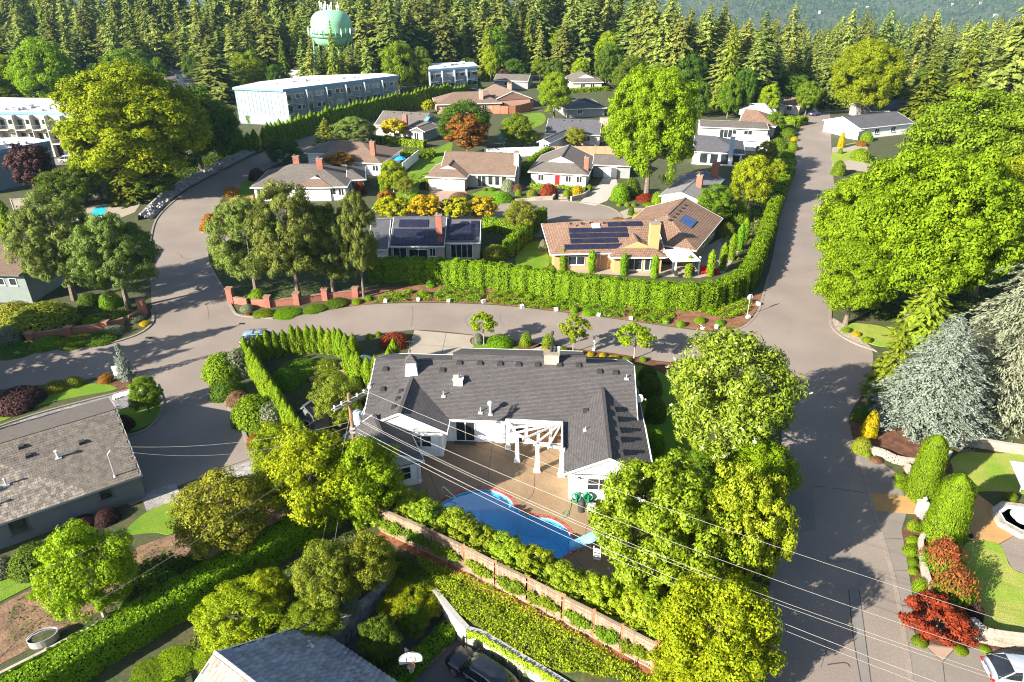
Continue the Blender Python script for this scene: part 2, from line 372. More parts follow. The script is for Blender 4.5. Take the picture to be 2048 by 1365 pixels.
patch('road_repair', [(1650, 1110), (1700, 1105), (1705, 1122), (1655, 1128)], M_patch, .0170, .01, road, False)
M_iron = mat('cast_iron', (.06, .055, .05), .6, .3, 6, .2, metal=.6)
for q in [(297, 676), (484, 648), (1425, 655)]:
    c = G(*q); b = MB().box(-.35, .35, -.22, .22, .012, .022)
    for i in range(6): b.box(-.3+i*.1, -.26+i*.1, -.18, .18, .022, .030)
    o = b.build('storm_drain', M_iron, road); o.location = c
# ------------------------------------------------------------------ paved and planted surfaces
patch('driveway', [(805, 740), (829, 661), (951, 672), (940, 740)], M_conc, .02, smooth=False)
patch('path', [(1040, 722), (1037, 714), (1066, 697), (1090, 682), (1106, 684), (1088, 704), (1078, 722)], M_conc, .03, smooth=False)
for a, b_ in [((893, 664), (878, 735)), ((838, 690), (947, 697))]: strip('joint', [a, b_], .04, M_tar, .026, bpy.data.objects['driveway'])
sidewalk = patch('sidewalk', [(1714, 902), (1750, 916), (1790, 945), (1815, 975), (1822, 1000), (1815, 1020), (1803, 1060), (1812, 1110), (1826, 1200), (1828, 1265), (1850, 1290), (2048, 1300), (2300, 1310), (2300, 1480), (1838, 1480), (1824, 1365), (1813, 1288), (1801, 1215), (1786, 1143), (1767, 1077), (1746, 1012), (1732, 953)], mat('apron_concrete', (.175, .15, .13), .9, .12, .4, .15, scale2=8), .022, smooth=False)
for a, b_ in [((1766, 1079), (1804, 1078)), ((1786, 1141), (1818, 1142)), ((1800, 1213), (1828, 1210)), ((1811, 1286), (1850, 1290)), ((1850, 1292), (1885, 1324)), ((1885, 1324), (1890, 1365)), ((1885, 1324), (1908, 1300))]:
    strip('joint', [a, b_], .04, M_tar, .028, sidewalk)
patch('sidewalk_panel', [(1850, 1292), (1908, 1298), (1885, 1323)], mat('pink_concrete', (.3, .21, .155), .85, .1, 1, .1), .027, .01, sidewalk, False)
patch('path', [(1737, 987), (1830, 995), (1870, 985), (1950, 985), (1990, 1015), (2028, 1072), (1998, 1088), (1936, 1080), (1900, 1050), (1840, 1030), (1749, 1022)], M_tanpath, .032, smooth=False)
patch('path', [(1998, 1090), (2030, 1072), (2120, 1085), (2120, 1180), (2025, 1137)], M_asph, .03, smooth=False)
patch('paver_driveway', [(-60, 876), (0, 856), (70, 832), (150, 810), (262, 781), (285, 790), (262, 812), (215, 828), (140, 845), (60, 868), (0, 892), (-60, 915)], M_paver, .03, smooth=False)
patch('paver_apron', [(282, 990), (351, 966), (366, 1002), (293, 1023)], M_slab, .03, smooth=False)
patch('paver_apron', [(440, 944), (515, 919), (520, 945), (455, 960)], M_slab, .03, smooth=False)
def kbd(pts): kerb(pts, .22, .06)
kbd([(-40, 868), (0, 852), (70, 829), (150, 807), (262, 779)])
LAWNS = [
 [(948, 692), (985, 689), (1020, 692), (1043, 703), (1036, 718), (1000, 724), (945, 724)],
 [(1070, 716), (1110, 710), (1170, 714), (1230, 727), (1280, 732), (1325, 748), (1345, 775), (1390, 850), (1420, 930), (1400, 1000), (1330, 1000), (1295, 900), (1285, 820), (1265, 745), (1230, 740), (1180, 735), (1075, 732)],
 [(-40, 850), (0, 820), (60, 796), (130, 776), (190, 768), (222, 772), (232, 780), (180, 790), (110, 804), (50, 824), (0, 845)],
 [(225, 823), (290, 815), (322, 812), (318, 832), (297, 850), (262, 862), (240, 845)],
 [(251, 1067), (296, 1024), (362, 1003), (379, 1036), (344, 1069), (310, 1066)],
 [(-40, 1176), (0, 1165), (90, 1133), (83, 1160), (0, 1205), (-40, 1225)],
 [(1895, 930), (1925, 905), (1980, 908), (2100, 915), (2100, 985), (1990, 983), (1945, 983), (1900, 965)],
 [(1935, 1085), (1998, 1090), (2025, 1139), (2100, 1175), (2100, 1282), (2020, 1270), (1960, 1250), (1930, 1190), (1922, 1120)],
 [(1675, 650), (1720, 648), (1775, 658), (1800, 690), (1752, 692), (1700, 668)],
 [(1030, 520), (1058, 488), (1085, 488), (1098, 532), (1050, 540)],
 [(790, 395), (838, 318), (870, 300), (905, 286), (892, 330), (860, 352), (840, 380), (820, 400)],
 [(930, 396), (975, 379), (1000, 384), (1010, 394), (965, 402)],
 [(474, 392), (486, 366), (512, 356), (508, 388)],
 [(1668, 300), (1718, 285), (1735, 300), (1700, 318), (1668, 332)],
 [(1010, 238), (1080, 226), (1090, 245), (1050, 262), (1010, 258)],
 [(1990, 420), (2060, 400), (2060, 440), (2000, 445)]]
for i, L in enumerate(LAWNS): patch('lawn', L, M_grass_y if i in (6, 7, 8, 13) else M_grass, .05)
BEDS = [
 ([(945, 690), (950, 674), (1038, 684), (1086, 690), (1060, 700), (1046, 706), (1020, 690), (985, 687)], M_mulch, .03),
 ([(1072, 712), (1102, 690), (1162, 700), (1231, 708), (1300, 720), (1327, 724), (1420, 737), (1440, 800), (1400, 800), (1350, 770), (1325, 745), (1280, 730), (1230, 724), (1170, 711), (1110, 707)], M_mulch, .03),
 ([(700, 590), (780, 575), (900, 570), (1000, 570), (1150, 590), (1300, 610), (1420, 612), (1500, 590), (1525, 592), (1512, 622), (1490, 648), (1444, 662), (1331, 651), (1196, 632), (1017, 611), (900, 605), (773, 606), (700, 612)], M_mulch_l, .03),
 ([(1700, 850), (1715, 825), (1790, 850), (1870, 880), (1880, 905), (1830, 930), (1790, 925), (1750, 912), (1716, 900)], M_mulch, .08),
 ([(1820, 960), (1850, 930), (1900, 925), (1900, 975), (1860, 990), (1830, 985)], M_mulch, .06),
 ([(1806, 1062), (1835, 1035), (1890, 1060), (1920, 1120), (1925, 1190), (1960, 1260), (2000, 1290), (1990, 1300), (1850, 1288), (1832, 1262), (1830, 1200), (1816, 1110)], M_mulch, .06),
 ([(195, 762), (266, 755), (275, 770), (252, 782), (235, 782), (220, 768)], M_mulch, .03),
 ([(-40, 1235), (0, 1212), (83, 1170), (150, 1150), (330, 1075), (600, 1000), (690, 985), (700, 1000), (560, 1075), (300, 1175), (0, 1330), (-40, 1350)], mat('garden_soil', (.20, .115, .07), .97, .45, .9, .8, col2=(.09, .06, .035), scale2=7), .03),  # brown garden soil mottled with darker brown
 ([(1672, 640), (1735, 690), (1755, 705), (1742, 700), (1712, 690), (1680, 672), (1664, 648)], mat('edging_stone', (.33, .27, .22), .9, .4, 3, .4), .06),
 ([(405, 452), (440, 420), (456, 430), (448, 460), (412, 464)], M_mulch, .05)]
for L, m, z in BEDS: patch('garden_bed', L, m, z)
# ------------------------------------------------------------------ patio, pool
POOL_PX = [(884, 1006), (906, 993), (928, 984), (966, 978), (995, 984), (1017, 996), (1029, 1011), (1039, 1021), (1053, 1029), (1078, 1034), (1104, 1039), (1126, 1051), (1140, 1067), (1147, 1083), (1143, 1100), (1128, 1114), (1100, 1122), (1060, 1112), (1010, 1092), (950, 1060), (905, 1038), (887, 1020)]
POOL = crv([G(*p) for p in POOL_PX], 8, True)
def offset(loop, d):
    out = []; n = len(loop)
    a = sum(loop[i].x*loop[(i+1) % n].y-loop[(i+1) % n].x*loop[i].y for i in range(n)); s = 1 if a > 0 else -1
    for i in range(n):
        t = (loop[(i+1) % n]-loop[i-1]).normalized(); out.append(loop[i]+Vector((t.y, -t.x, 0))*d*s)
    return out
def sheet_hole(name, outer, inner, z, zb, m):
    tris = tessellate_polygon([outer, inner]); allp = outer+inner; b = MB()
    b.v = [(p.x, p.y, z) for p in allp]
    for t in tris:
        a, c, d = [allp[i] for i in t]
        b.f.append(t if (c-a).cross(d-a).z > 0 else t[::-1])
    n = len(outer); k = len(allp)
    b.v += [(p.x, p.y, zb) for p in allp]
    for lo, hi in ((0, n), (n, k)):
        for i in range(lo, hi): j = i+1 if i+1 < hi else lo; b.f.append((i, j, k+j, k+i))
    return b.build(name, m)
PATIO_O = [G(*p) for p in [(770, 1000), (800, 940), (850, 905), (893, 876), (1135, 882), (1150, 1000), (1180, 1010), (1260, 1060), (1300, 1170), (1220, 1190), (1120, 1175), (1000, 1112), (880, 1058), (800, 1020)]]
# ground under the pool is opened by the basin: cut the sheet
gm = bpy.data.objects['ground'].data
import bmesh
bm = bmesh.new(); bm.from_mesh(gm)
pin = [(p.x, p.y) for p in offset(POOL, .3)]
dead = [f for f in bm.faces if all(inside(pin, v.co.x, v.co.y) for v in f.verts) or inside(pin, *f.calc_center_median()[:2])]
bmesh.ops.delete(bm, geom=dead, context='FACES'); bm.to_mesh(gm); bm.free()
patio = sheet_hole('patio', PATIO_O, offset(POOL, .28), .03, -.2, M_patio); tag(patio, kind='structure')
for pts in [[(985, 890), (978, 940), (975, 978)], [(1070, 945), (1067, 985), (1055, 1000), (1034, 1015)], [(1128, 1090), (1160, 1130), (1200, 1180)], [(1170, 1070), (1178, 1040), (1186, 1020)], [(848, 925), (860, 950), (880, 1000)], [(900, 884), (975, 900), (1120, 955)]]:
    strip('joint', pts, .035, M_tar, .036, patio)
M_plaster = mat('pool_plaster', (.13, .62, .78), .7, .12, .4, 0)
pool = thing('swimming_pool', 'curved blue swimming pool with red brick coping in the white house patio', 'swimming pool', tuple(G(1020, 1050)))
o0 = Vector(pool.location)
b = MB(); ins = POOL; n = len(ins); DEP = -1.75
b.v = [tuple(p-o0) for p in ins]+[(p.x-o0.x, p.y-o0.y, DEP) for p in offset(POOL, -.5)]
for i in range(n): j = (i+1) % n; b.f.append((i, j, n+j, n+i))
b.f.append(tuple(range(n, 2*n)))
b.build('basin', M_plaster, pool)
# water
mw = bpy.data.materials.new('pool_water'); nn, ll, bb = nodes_of(mw)
tr = nn.new('ShaderNodeBsdfTransparent'); tr.inputs[0].default_value = (.26, .70, .92, 1)
gl = nn.new('ShaderNodeBsdfGlossy'); gl.inputs['Roughness'].default_value = .03
fr = nn.new('ShaderNodeFresnel'); fr.inputs[0].default_value = 1.33
no = nn.new('ShaderNodeTexNoise'); no.inputs['Scale'].default_value = 1.6; no.inputs['Detail'].default_value = 3
bp = nn.new('ShaderNodeBump'); bp.inputs['Strength'].default_value = .06
ll.new(no.outputs['Fac'], bp.inputs['Height']); ll.new(bp.outputs[0], gl.inputs['Normal'])
ms = nn.new('ShaderNodeMixShader'); mf = N(nn, 'Math', operation='MULTIPLY'); mf.inputs[1].default_value = .45; ll.new(fr.outputs[0], mf.inputs[0]); ll.new(mf.outputs[0], ms.inputs[0]); ll.new(tr.outputs[0], ms.inputs[1]); ll.new(gl.outputs[0], ms.inputs[2]); ll.new(ms.outputs[0], nn['Material Output'].inputs['Surface'])
b = MB(); b.v = [(p.x-o0.x, p.y-o0.y, -.14) for p in offset(POOL, -.03)]; b.f = [tuple(range(len(b.v)))]
if True: b.build('water', mw, pool)
M_tile = mat('waterline_tile', (.75, .74, .68), .4, .15, 6, 0)
b = MB(); L1 = offset(POOL, -.012); k = len(L1)
b.v = [(p.x-o0.x, p.y-o0.y, -.01) for p in L1]+[(p.x-o0.x, p.y-o0.y, -.12) for p in L1]
for i in range(k): j = (i+1) % k; b.f.append((i, j, k+j, k+i))
b.build('waterline_band', M_tile, pool)
# entry steps: widening half rounds at the near left end
sc_ = G(893, 1013)-o0
M_step = mat('pool_step', (.22, .62, .70), .6, .08, 1, 0)
poly_in = [(p.x-o0.x, p.y-o0.y) for p in offset(POOL, -.02)]
for i in range(4):
    rr = 1.0+i*.55; pts = []
    for a in range(0, 24):
        th = R(-120+a*(150/23.)); q = (sc_.x+rr*math.cos(th), sc_.y+rr*math.sin(th)); pts.append(q)
    pts = [q if inside(poly_in, *q) else None for q in pts]; pts = [q for q in pts if q]
    if len(pts) > 3: MB().prism([(sc_.x, sc_.y)]+pts, DEP+.01*i, -.28-i*.28).build('step', M_step, pool)
# coping bricks
M_brick = mat('coping_brick', (.36, .10, .075), .85, .25, 5, .2, objrand=.25)
cop = resample(POOL+[POOL[0]], .145); bm_ = None
b = MB().box(-.064, .064, -.02, .27, -.03, .045); brick_me = b.mesh('brick', M_brick)
for i in range(len(cop)-1):
    t = (cop[i+1]-cop[i]).normalized(); o = link('brick', brick_me, pool)
    a = math.atan2(t.y, t.x); nrm = Vector((t.y, -t.x, 0)); q = cop[i]-o0
    if inside([(p.x, p.y) for p in POOL], *(cop[i]+nrm*.15)[:2]): a += math.pi
    else: a += 0
    o.location = (q.x, q.y, 0.0); o.rotation_euler = (0, 0, a+math.pi)
# ------------------------------------------------------------------ building kit
M_white = mat('white_paint', (.72, .71, .69), .55, .05, 1.0, .04)
M_siding = tilemat('white_siding', (.80, .79, .77), 30.0, .2, .006, .03, .55, .6, .35, .04)
M_cream = mat('cream_stucco', (.42, .385, .33), .8, .06, 1.2, .05)
M_grey = mat('grey_siding', (.22, .225, .225), .8, .1, 1.2, .1)
M_tanw = mat('tan_stucco', (.42, .25, .11), .85, .07, 1.2, .08)
M_glass = glassmat('window_glass', (.02, .025, .03))
M_glass_l = glassmat('window_glass_curtained', (.25, .25, .23), .15)
M_vent = mat('roof_vent_plastic', (.035, .033, .035), .7, .2, 4, 0)
M_metal = mat('galvanised_metal', (.55, .56, .57), .45, .12, 5, .03, metal=.5)
M_redbrick = tilemat('red_brick', (.22, .085, .06), .22, .075, .012, .4, 1.6, .9, .3)
M_shgl = tilemat('charcoal_shingle', (.084, .077, .078), .33, .14, .010, .3, .5, .93, 1.0, .09)
M_shbr = tilemat('brown_shingle', (.165, .112, .082), .33, .14, .008, .35, .55, .93, .6, .12)
M_shgr = tilemat('weathered_grey_shingle', (.125, .108, .095), .33, .14, .008, .35, .55, .93, .6, .14)
M_shdk = tilemat('dark_grey_shingle', (.085, .085, .095), .33, .14, .008, .4, .55, .93, .6, .14)
M_tiler = tilemat('tan_roof_tile', (.205, .125, .085), .32, .36, .03, .35, .45, .85, .9, .15)
M_flat = mat('pale_flat_roof', (.62, .60, .60), .8, .15, .4, .1, col2=(.45, .43, .45), scale2=4)
M_aptw = mat('pale_blue_siding', (.50, .53, .54), .8, .08, 1, .05)
M_aptb = mat('blue_fascia', (.14, .26, .38), .7, .1, 1, 0)
class House:
    """A building: an Empty with walls, roofs, windows as parts; local frame origin o, x along e1, y away along e2"""
    def __init__(s, name, label, cat, origin, yaw=0.0, group=None):
        s.root = thing(name, label, cat, (origin[0], origin[1], origin[2] if len(origin) > 2 else 0), yaw, group); s.yaw = yaw; s.o = Vector(s.root.location)
    def loc(s, P):
        d = Vector(P)-s.o; c, n = math.cos(-s.yaw), math.sin(-s.yaw)
        return Vector((d.x*c-d.y*n, d.x*n+d.y*c, d.z))
    def part(s, name, b, m, parent=None, smooth=False):
        o = b.build(name, m, parent or s.root, smooth)
        return o
    def frame(s, A, B):
        """local axes for a volume whose front eave runs A->B (world points)"""
        a = s.loc(A); b = s.loc(B); d = b-a; d.z = 0; L = d.length; ex = d/L; ey = Vector((-ex.y, ex.x, 0))
        M = Matrix(((ex.x, ey.x, 0, a.x), (ex.y, ey.y, 0, a.y), (0, 0, 1, 0), (0, 0, 0, 1)))
        return M, L
    def roof(s, M, L, Wd, ez, pitch, hA=0, hB=0, m=None, axis='along', over=.5, thick=.16, fascia=None, wall=None, base=0.0, name='roof', walls=True, gable_m=None, gover=.12, rake=True):
        """rectangular volume L x Wd (eave size). axis 'along': ridge parallel to the front eave; 'across': ridge runs away"""
        if axis == 'across': M = M @ Matrix(((0, -1, 0, L), (1, 0, 0, 0), (0, 0, 1, 0), (0, 0, 0, 1))); L, Wd = Wd, L
        h = Wd/2*pitch; a, c = hA*Wd/2, hB*Wd/2; ha, hc = hA*h, hB*h
        if hA+hB == 2 and a+c > L: pass
        P = [(0, 0, ez), (L, 0, ez), (L, Wd, ez), (0, Wd, ez)]
        ra0, ra1 = (a, a*1.0, ez+ha), (a, Wd-a, ez+ha)
        rb0, rb1 = (L-c, c, ez+hc), (L-c, Wd-c, ez+hc)
        ra, rb = (a, Wd/2, ez+h), (L-c, Wd/2, ez+h)
        b = MB()
        def face(pts):
            top = [Vector(p) for p in pts]; nrm = (top[1]-top[0]).cross(top[2]-top[0]).normalized()
            b.add(top, [tuple(range(len(top)))])
        f1 = [P[0], P[1]] + ([rb0] if 0 < hB < 1 else []) + [rb, ra] + ([ra0] if 0 < hA < 1 else [])
        f2 = [P[2], P[3]] + ([ra1] if 0 < hA < 1 else []) + [ra, rb] + ([rb1] if 0 < hB < 1 else [])
        face(f1); face(f2)
        if hA == 1: face([P[3], P[0], ra])
        elif hA > 0: face([P[3], P[0], ra0, ra1])
        if hB == 1: face([P[1], P[2], rb])
        elif hB > 0: face([P[1], P[2], rb1, rb0])
        # underside
        z1 = -thick; 
        u = MB(); o_in = .02
        b.add([(0, 0, ez-thick*.3), (L, 0, ez-thick*.3), (L, Wd, ez-thick*.3), (0, Wd, ez-thick*.3)], [(3, 2, 1, 0)])
        b.xf(M); ro = s.part(name, b, m or M_shgr)
        # ridge cap
        rc = MB(); rc.beam(M @ Vector(ra), M @ Vector(rb), .3, .05); s.part('ridge_cap', rc, m or M_shgr, ro)
        # fascia boards
        f = MB(); t = .05; fz0, fz1 = ez-thick, ez+.015
        f.box(-t, L+t, -t, 0, fz0, fz1); f.box(-t, L+t, Wd, Wd+t, fz0, fz1)
        if hA > 0: f.box(-t, 0, 0, Wd, fz0, fz1)
        if hB > 0: f.box(L, L+t, 0, Wd, fz0, fz1)
        for hh, X in ((hA, 0), (hB, L)):
            if hh == 0 and rake:
                for y0, y1, in ((0, Wd/2), (Wd, Wd/2)):
                    f.beam((X, y0, ez-thick/2+.01), (X, y1, ez+h-thick/2+.01), .06, thick)
        f.xf(M); s.part('fascia', f, fascia or M_white, ro)
        gd = MB(); ng = 0
        for hh, X, q0, q1, r, sg in ((hA, a, ra0, ra1, ra, -1), (hB, L-c, rb0, rb1, rb, 1)):
            if 0 < hh < 1:
                gd.add([q0, q1, r, (q0[0]-sg*.1, q0[1], q0[2]), (q1[0]-sg*.1, q1[1], q1[2]), (r[0]-sg*.1, r[1], r[2])], [(0, 1, 2) if sg > 0 else (2, 1, 0), (5, 4, 3) if sg > 0 else (3, 4, 5)]); ng += 1
        if ng: gd.xf(M); s.part('gable', gd, gable_m or wall or M_white, ro)
        if walls:
            w = MB(); x0, x1, y0, y1 = (gover if hA == 0 else over), L-(gover if hB == 0 else over), over, Wd-over; zt = ez-thick*.35
            w.add([(x0, y0, base), (x1, y0, base), (x1, y1, base), (x0, y1, base), (x0, y0, zt), (x1, y0, zt), (x1, y1, zt), (x0, y1, zt)],
                  [(3, 2, 1, 0), (0, 1, 5, 4), (1, 2, 6, 5), (2, 3, 7, 6), (3, 0, 4, 7)])
            for hh, X in ((hA, x0), (hB, x1)):
                if hh == 0:
                    g0 = ez-thick*.35; k = len(w.v); yy = Wd/2; zr = ez+h-thick*1.2-.02
                    w.add([(X, y0, zt-.01), (X, y1, zt-.01), (X, yy, zr-over*0)], [(0, 1, 2), (2, 1, 0)])
            w.xf(M); s.part('wall', w, wall or M_cream)
        return M, ro
    def opening(s, M, x, w, z0, h, y=0.0, kind='window', over=.5, side='F', L=0, Wd=0, glass=None, frame=None, split=2, rows=1):
        """window or door on a wall; x along wall from the eave corner"""
        if side == 'F': T = M @ Matrix.Translation((x, over+y, z0))
        elif side == 'R': T = M @ Matrix.Translation((L-over-y, x, z0)) @ Matrix.Rotation(R(90), 4, 'Z')
        elif side == 'L': T = M @ Matrix.Translation((over+y, x, z0)) @ Matrix.Rotation(R(-90), 4, 'Z')
        elif side == 'B': T = M @ Matrix.Translation((x, Wd-over-y, z0)) @ Matrix.Rotation(R(180), 4, 'Z')
        fr = MB(); t = .07
        fr.box(0, w, -.06, .02, 0, t); fr.box(0, w, -.06, .02, h-t, h); fr.box(0, t, -.06, .02, t, h-t); fr.box(w-t, w, -.06, .02, t, h-t)
        for i in range(1, split): fr.box(w*i/split-t/2, w*i/split+t/2, -.055, .015, t, h-t)
        for j in range(1, rows): fr.box(t, w-t, -.05, .015, h*j/rows-.025, h*j/rows+.025)
        fr.xf(T); nm = {'window': 'window', 'door': 'door', 'glass_door': 'door', 'garage': 'garage_door'}[kind]
        if kind in ('window', 'glass_door'):
            fo = s.part(nm, fr, frame or M_white)
            for i in range(split):
                pb = MB(); pb.box(w*i/split+t/2, w*(i+1)/split-t/2, -.03, -.005, t/2, h-t/2); pb.xf(T); s.part('pane', pb, glass or M_glass, fo)
            if kind == 'window':
                sb = MB().box(-.06, w+.06, -.12, 0, -.06, 0); sb.xf(T); s.part('sill', sb, frame or M_white, fo)
            else:
                hb = MB().box(w/split-.14, w/split-.10, -.12, -.06, h*.44, h*.5); hb.xf(T); s.part('handle', hb, M_metal, fo)
        elif kind == 'garage':
            fo = s.part(nm, fr, frame or M_white)
            for j in range(4): pb = MB().box(t, w-t, -.03-.004*(j % 2), .0, h*j/4+.01, h*(j+1)/4-.01); pb.xf(T); s.part('panel', pb, glass or M_white, fo)
        else:
            fo = s.part(nm, fr, frame or M_white); pb = MB().box(t, w-t, -.03, 0, t, h-t); pb.xf(T); lf = s.part('door_leaf', pb, glass or M_white, fo)
            hb = MB().box(w-.2, w-.14, -.1, -.03, h*.45, h*.5); hb.xf(T); s.part('handle', hb, M_metal, fo)
        return fo
    def chimney(s, P, w, d, z0, z1, m=None, yaw=0.0, cap=True, pots=1):
        q = s.loc(P); b = MB(); T = Matrix.Translation((q.x, q.y, 0)) @ Matrix.Rotation(yaw, 4, 'Z')
        b.box(-w/2, w/2, -d/2, d/2, z0, z1); b.xf(T); c = s.part('chimney', b, m or M_redbrick)
        if cap: k = MB().box(-w/2-.07, w/2+.07, -d/2-.07, d/2+.07, z1, z1+.1); k.xf(T); s.part('cap', k, M_kerb, c)
        for i in range(pots):
            k = MB().tube([(-w*.2+i*w*.4, 0, z1+.1), (-w*.2+i*w*.4, 0, z1+.4)], .13, 8); k.xf(T); s.part('flue', k, mat('terracotta', (.3, .14, .09), .9, .2, 4, 0), c)
        return c
    def roofpt(s, px, py, zpl):
        """photo point -> local place on a roof plane given as function z(x,y) of local coords"""
        lo, hi = 0.0, 9.0
        for _ in range(40):
            mid = (lo+hi)/2; q = s.loc(G(px, py, mid))
            if zpl(q.x, q.y) > mid: lo = mid
            else: hi = mid
        return s.loc(G(px, py, lo))
def add_house(name, label, cat, vols, group=None, z=0.0):
    """vols: dicts A,B px of the front eave ends, W depth, ez eave height, and roof options; openings listed per volume"""
    def AB(v): return (v['AW'], v['BW']) if 'AW' in v else (G(*v['A'], v['ez']+z), G(*v['B'], v['ez']+z))
    A0, B0 = AB(vols[0]); yaw = math.atan2(B0.y-A0.y, B0.x-A0.x)
    h = House(name, label, cat, (A0.x, A0.y, z), yaw, group)
    for v in vols:
        A, B = AB(v); M, L = h.frame(A, B)
        M2, ro = h.roof(M, L, v['W'], v['ez'], v.get('p', .4), v.get('hA', 0), v.get('hB', 0), v.get('m'), v.get('axis', 'along'), v.get('over', .5), .16, v.get('fascia'), v.get('wall'), gable_m=v.get('gm'))
        for op in v.get('op', []):
            k = dict(op); side = k.pop('side', 'F'); h.opening(M, k.pop('x')*(L if side in 'FB' else v['W']), k.pop('w'), k.pop('z', .9), k.pop('h', 1.3), side=side, L=L, Wd=v['W'], over=(.12 if (v.get('axis') == 'across' and v.get('hA', 0) == 0 and side == 'F') or (v.get('axis', 'along') == 'along' and ((side == 'R' and v.get('hB', 0) == 0) or (side == 'L' and v.get('hA', 0) == 0))) else v.get('over', .5)), **k)
        v['M'] = M; v['L'] = L; v['roof'] = ro
        for fx, fy in v.get('vents', []):
            zz = v['ez']+min(fy*v['W'], v['W']*(1-fy))*v.get('p', .4) if v.get('axis', 'along') == 'along' else v['ez']+min(fx*L, L*(1-fx))*v.get('p', .4)
            vb = MB().box(-.2, .2, -.18, .18, -.06, .14); vb.xf(M @ Matrix.Translation((fx*L, fy*v['W'], zz))); h.part('roof_vent', vb, M_vent, ro)
        if 'solar' in v:
            for (fx, fy, nx, ny, pw, ph) in v['solar']: solar(h, v, fx, fy, nx, ny, pw, ph)
    return h, vols
M_solar = glassmat('solar_cell', (.014, .014, .03), .12, .6); M_solarb = glassmat('solar_cell_blue', (.02, .045, .17), .1, .6)
M_solar_f = mat('solar_frame', (.06, .06, .07), .4, .1, 3, 0, metal=.5)
def solar(h, v, fx, fy, nx, ny, pw, ph, m=None):
    p = v.get('p', .4); ang = math.atan(p)
    for i in range(nx):
        for j in range(ny):
            x = fx*v['L']+i*(pw+.03); s_ = fy*v['W']/math.cos(ang)+j*(ph+.03)
            T = v['M'] @ Matrix.Translation((x, 0, v['ez'])) @ Matrix.Rotation(ang, 4, 'X') @ Matrix.Translation((0, s_, .06))
            f = MB().box(0, pw, 0, ph, 0, .045); f.xf(T); fo = h.part('solar_panel', f, M_solar_f)
            c = MB().box(.03, pw-.03, .03, ph-.03, .045, .05); c.xf(T); h.part('cell_sheet', c, m or M_solar, fo)
# ------------------------------------------------------------------ the white house
HY = R(-3.2)
wh = House('house', 'long white house with charcoal shingle roof around the pool patio', 'house', tuple(G(1128, 889)), HY)
PI_ = .47; EZ = 2.65
def Hx(px, py, z=0): return wh.loc(G(px, py, z))
I4 = Matrix.Identity(4)
# main block: eave line local y = ye
ye = Hx(1000, 843, EZ).y; xl = Hx(745, 728, 5.4).x; xr = Hx(1274, 838, EZ).x
DM = 11.6
def volume(x0, x1, y0, D, ez, hA=0, hB=0, axis='along', pitch=PI_, **k):
    return wh.roof(Matrix.Translation((x0, y0, 0)), x1-x0, D, ez, pitch, hA, hB, M_shgl, axis, .45, .18, None, M_siding, **k)
volume(xl, xr, ye, DM, EZ, 0, 0)
cxl, cxr = Hx(905, 716, 5.5).x, Hx(1172, 720, 5.5).x
volume(cxl, cxr, ye+.012, DM+1.5, EZ+.01, 0, 0, walls=False, rake=False)
# right wing
rl, rr_ = Hx(1128, 945, EZ).x, Hx(1298, 900, EZ).x; rf = Hx(1128, 948, EZ).y
volume(rl, rr_, rf, ye+6-rf, EZ-.012, 0, 0, 'across')
# left wing
ll_, lr = Hx(711, 858, EZ).x, Hx(894, 865, EZ).x; lf = Hx(894, 866, EZ).y
volume(ll_, lr, lf, ye+6-lf, EZ-.014, 0, 0, 'across')
# annex turned about 22 degrees
ca = Hx(848, 922, 2.3); T = Matrix.Translation((ca.x, ca.y, 0)) @ Matrix.Rotation(R(25), 4, 'Z') @ Matrix.Translation((-5.4, 0, 0))
wh.roof(T, 5.4, 6.0, 2.3, .56, 0, 0, M_shgl, 'across', .4, .18, None, M_siding)
wh.opening(T, 3.1, 1.2, .75, 1.3, over=.12, split=1, rows=2)
cb = MB().box(4.85, 5.02, .08, .25, 0, 2.2); cb.xf(T); wh.part('corner_board', cb, M_white)
dsp = MB().tube([(5.3, .1, 2.15), (5.07, .2, 1.9), (5.07, .2, .05)], .05, 6); dsp.xf(T); wh.part('downspout', dsp, M_white)
T0 = Matrix.Translation((ll_, lf, 0)); Lw = lr-ll_
wh.opening(T0, Hx(823, 870, 1.8).x-ll_, 1.0, 1.0, 1.25, over=.12, split=1, rows=2)
wh.opening(T0, Hx(843, 870, 1.8).x-ll_, 1.0, 1.0, 1.25, over=.12, split=1, rows=2)
ds = MB().tube([(Lw-.35, .03, 2.45), (Lw-.75, .07, 2.1), (Lw-.75, .07, .1)], .05, 6); ds.xf(T0); wh.part('downspout', ds, M_white)
TM = Matrix.Translation((xl, ye, 0))
x1 = Hx(913, 880, 0).x-xl
wh.opening(TM, x1, 1.75, .12, 2.1, over=.45, kind='glass_door', split=2)
b = MB().box(x1-.1, x1+1.85, -.05, .4, 0.03, .12); b.xf(TM); wh.part('door_step', b, mat('dark_sill', (.08, .08, .08), .7, .2, 3, 0))
for i in range(4):
    xx = Hx(1030+i*24, 885, 0).x-xl; wh.opening(TM, xx, .95, .15, 2.1, over=.45, kind='glass_door' if i else 'glass_door', split=1, glass=glassmat('warm_window_glass', (.07, .035, .02)))
TR = Matrix.Translation((rl, rf, 0)); Lr = rr_-rl
wh.opening(TR, Hx(1174, 965, 1.7).x-rl, .98, 1.05, 1.2, over=.12, split=1, rows=2)
wh.opening(TR, Hx(1197, 965, 1.7).x-rl, .98, 1.05, 1.2, over=.12, split=1, rows=2)
wh.opening(TR, Hx(1230, 970, 1.7).x-rl, .98, 1.05, 1.2, over=.12, split=1, rows=2)
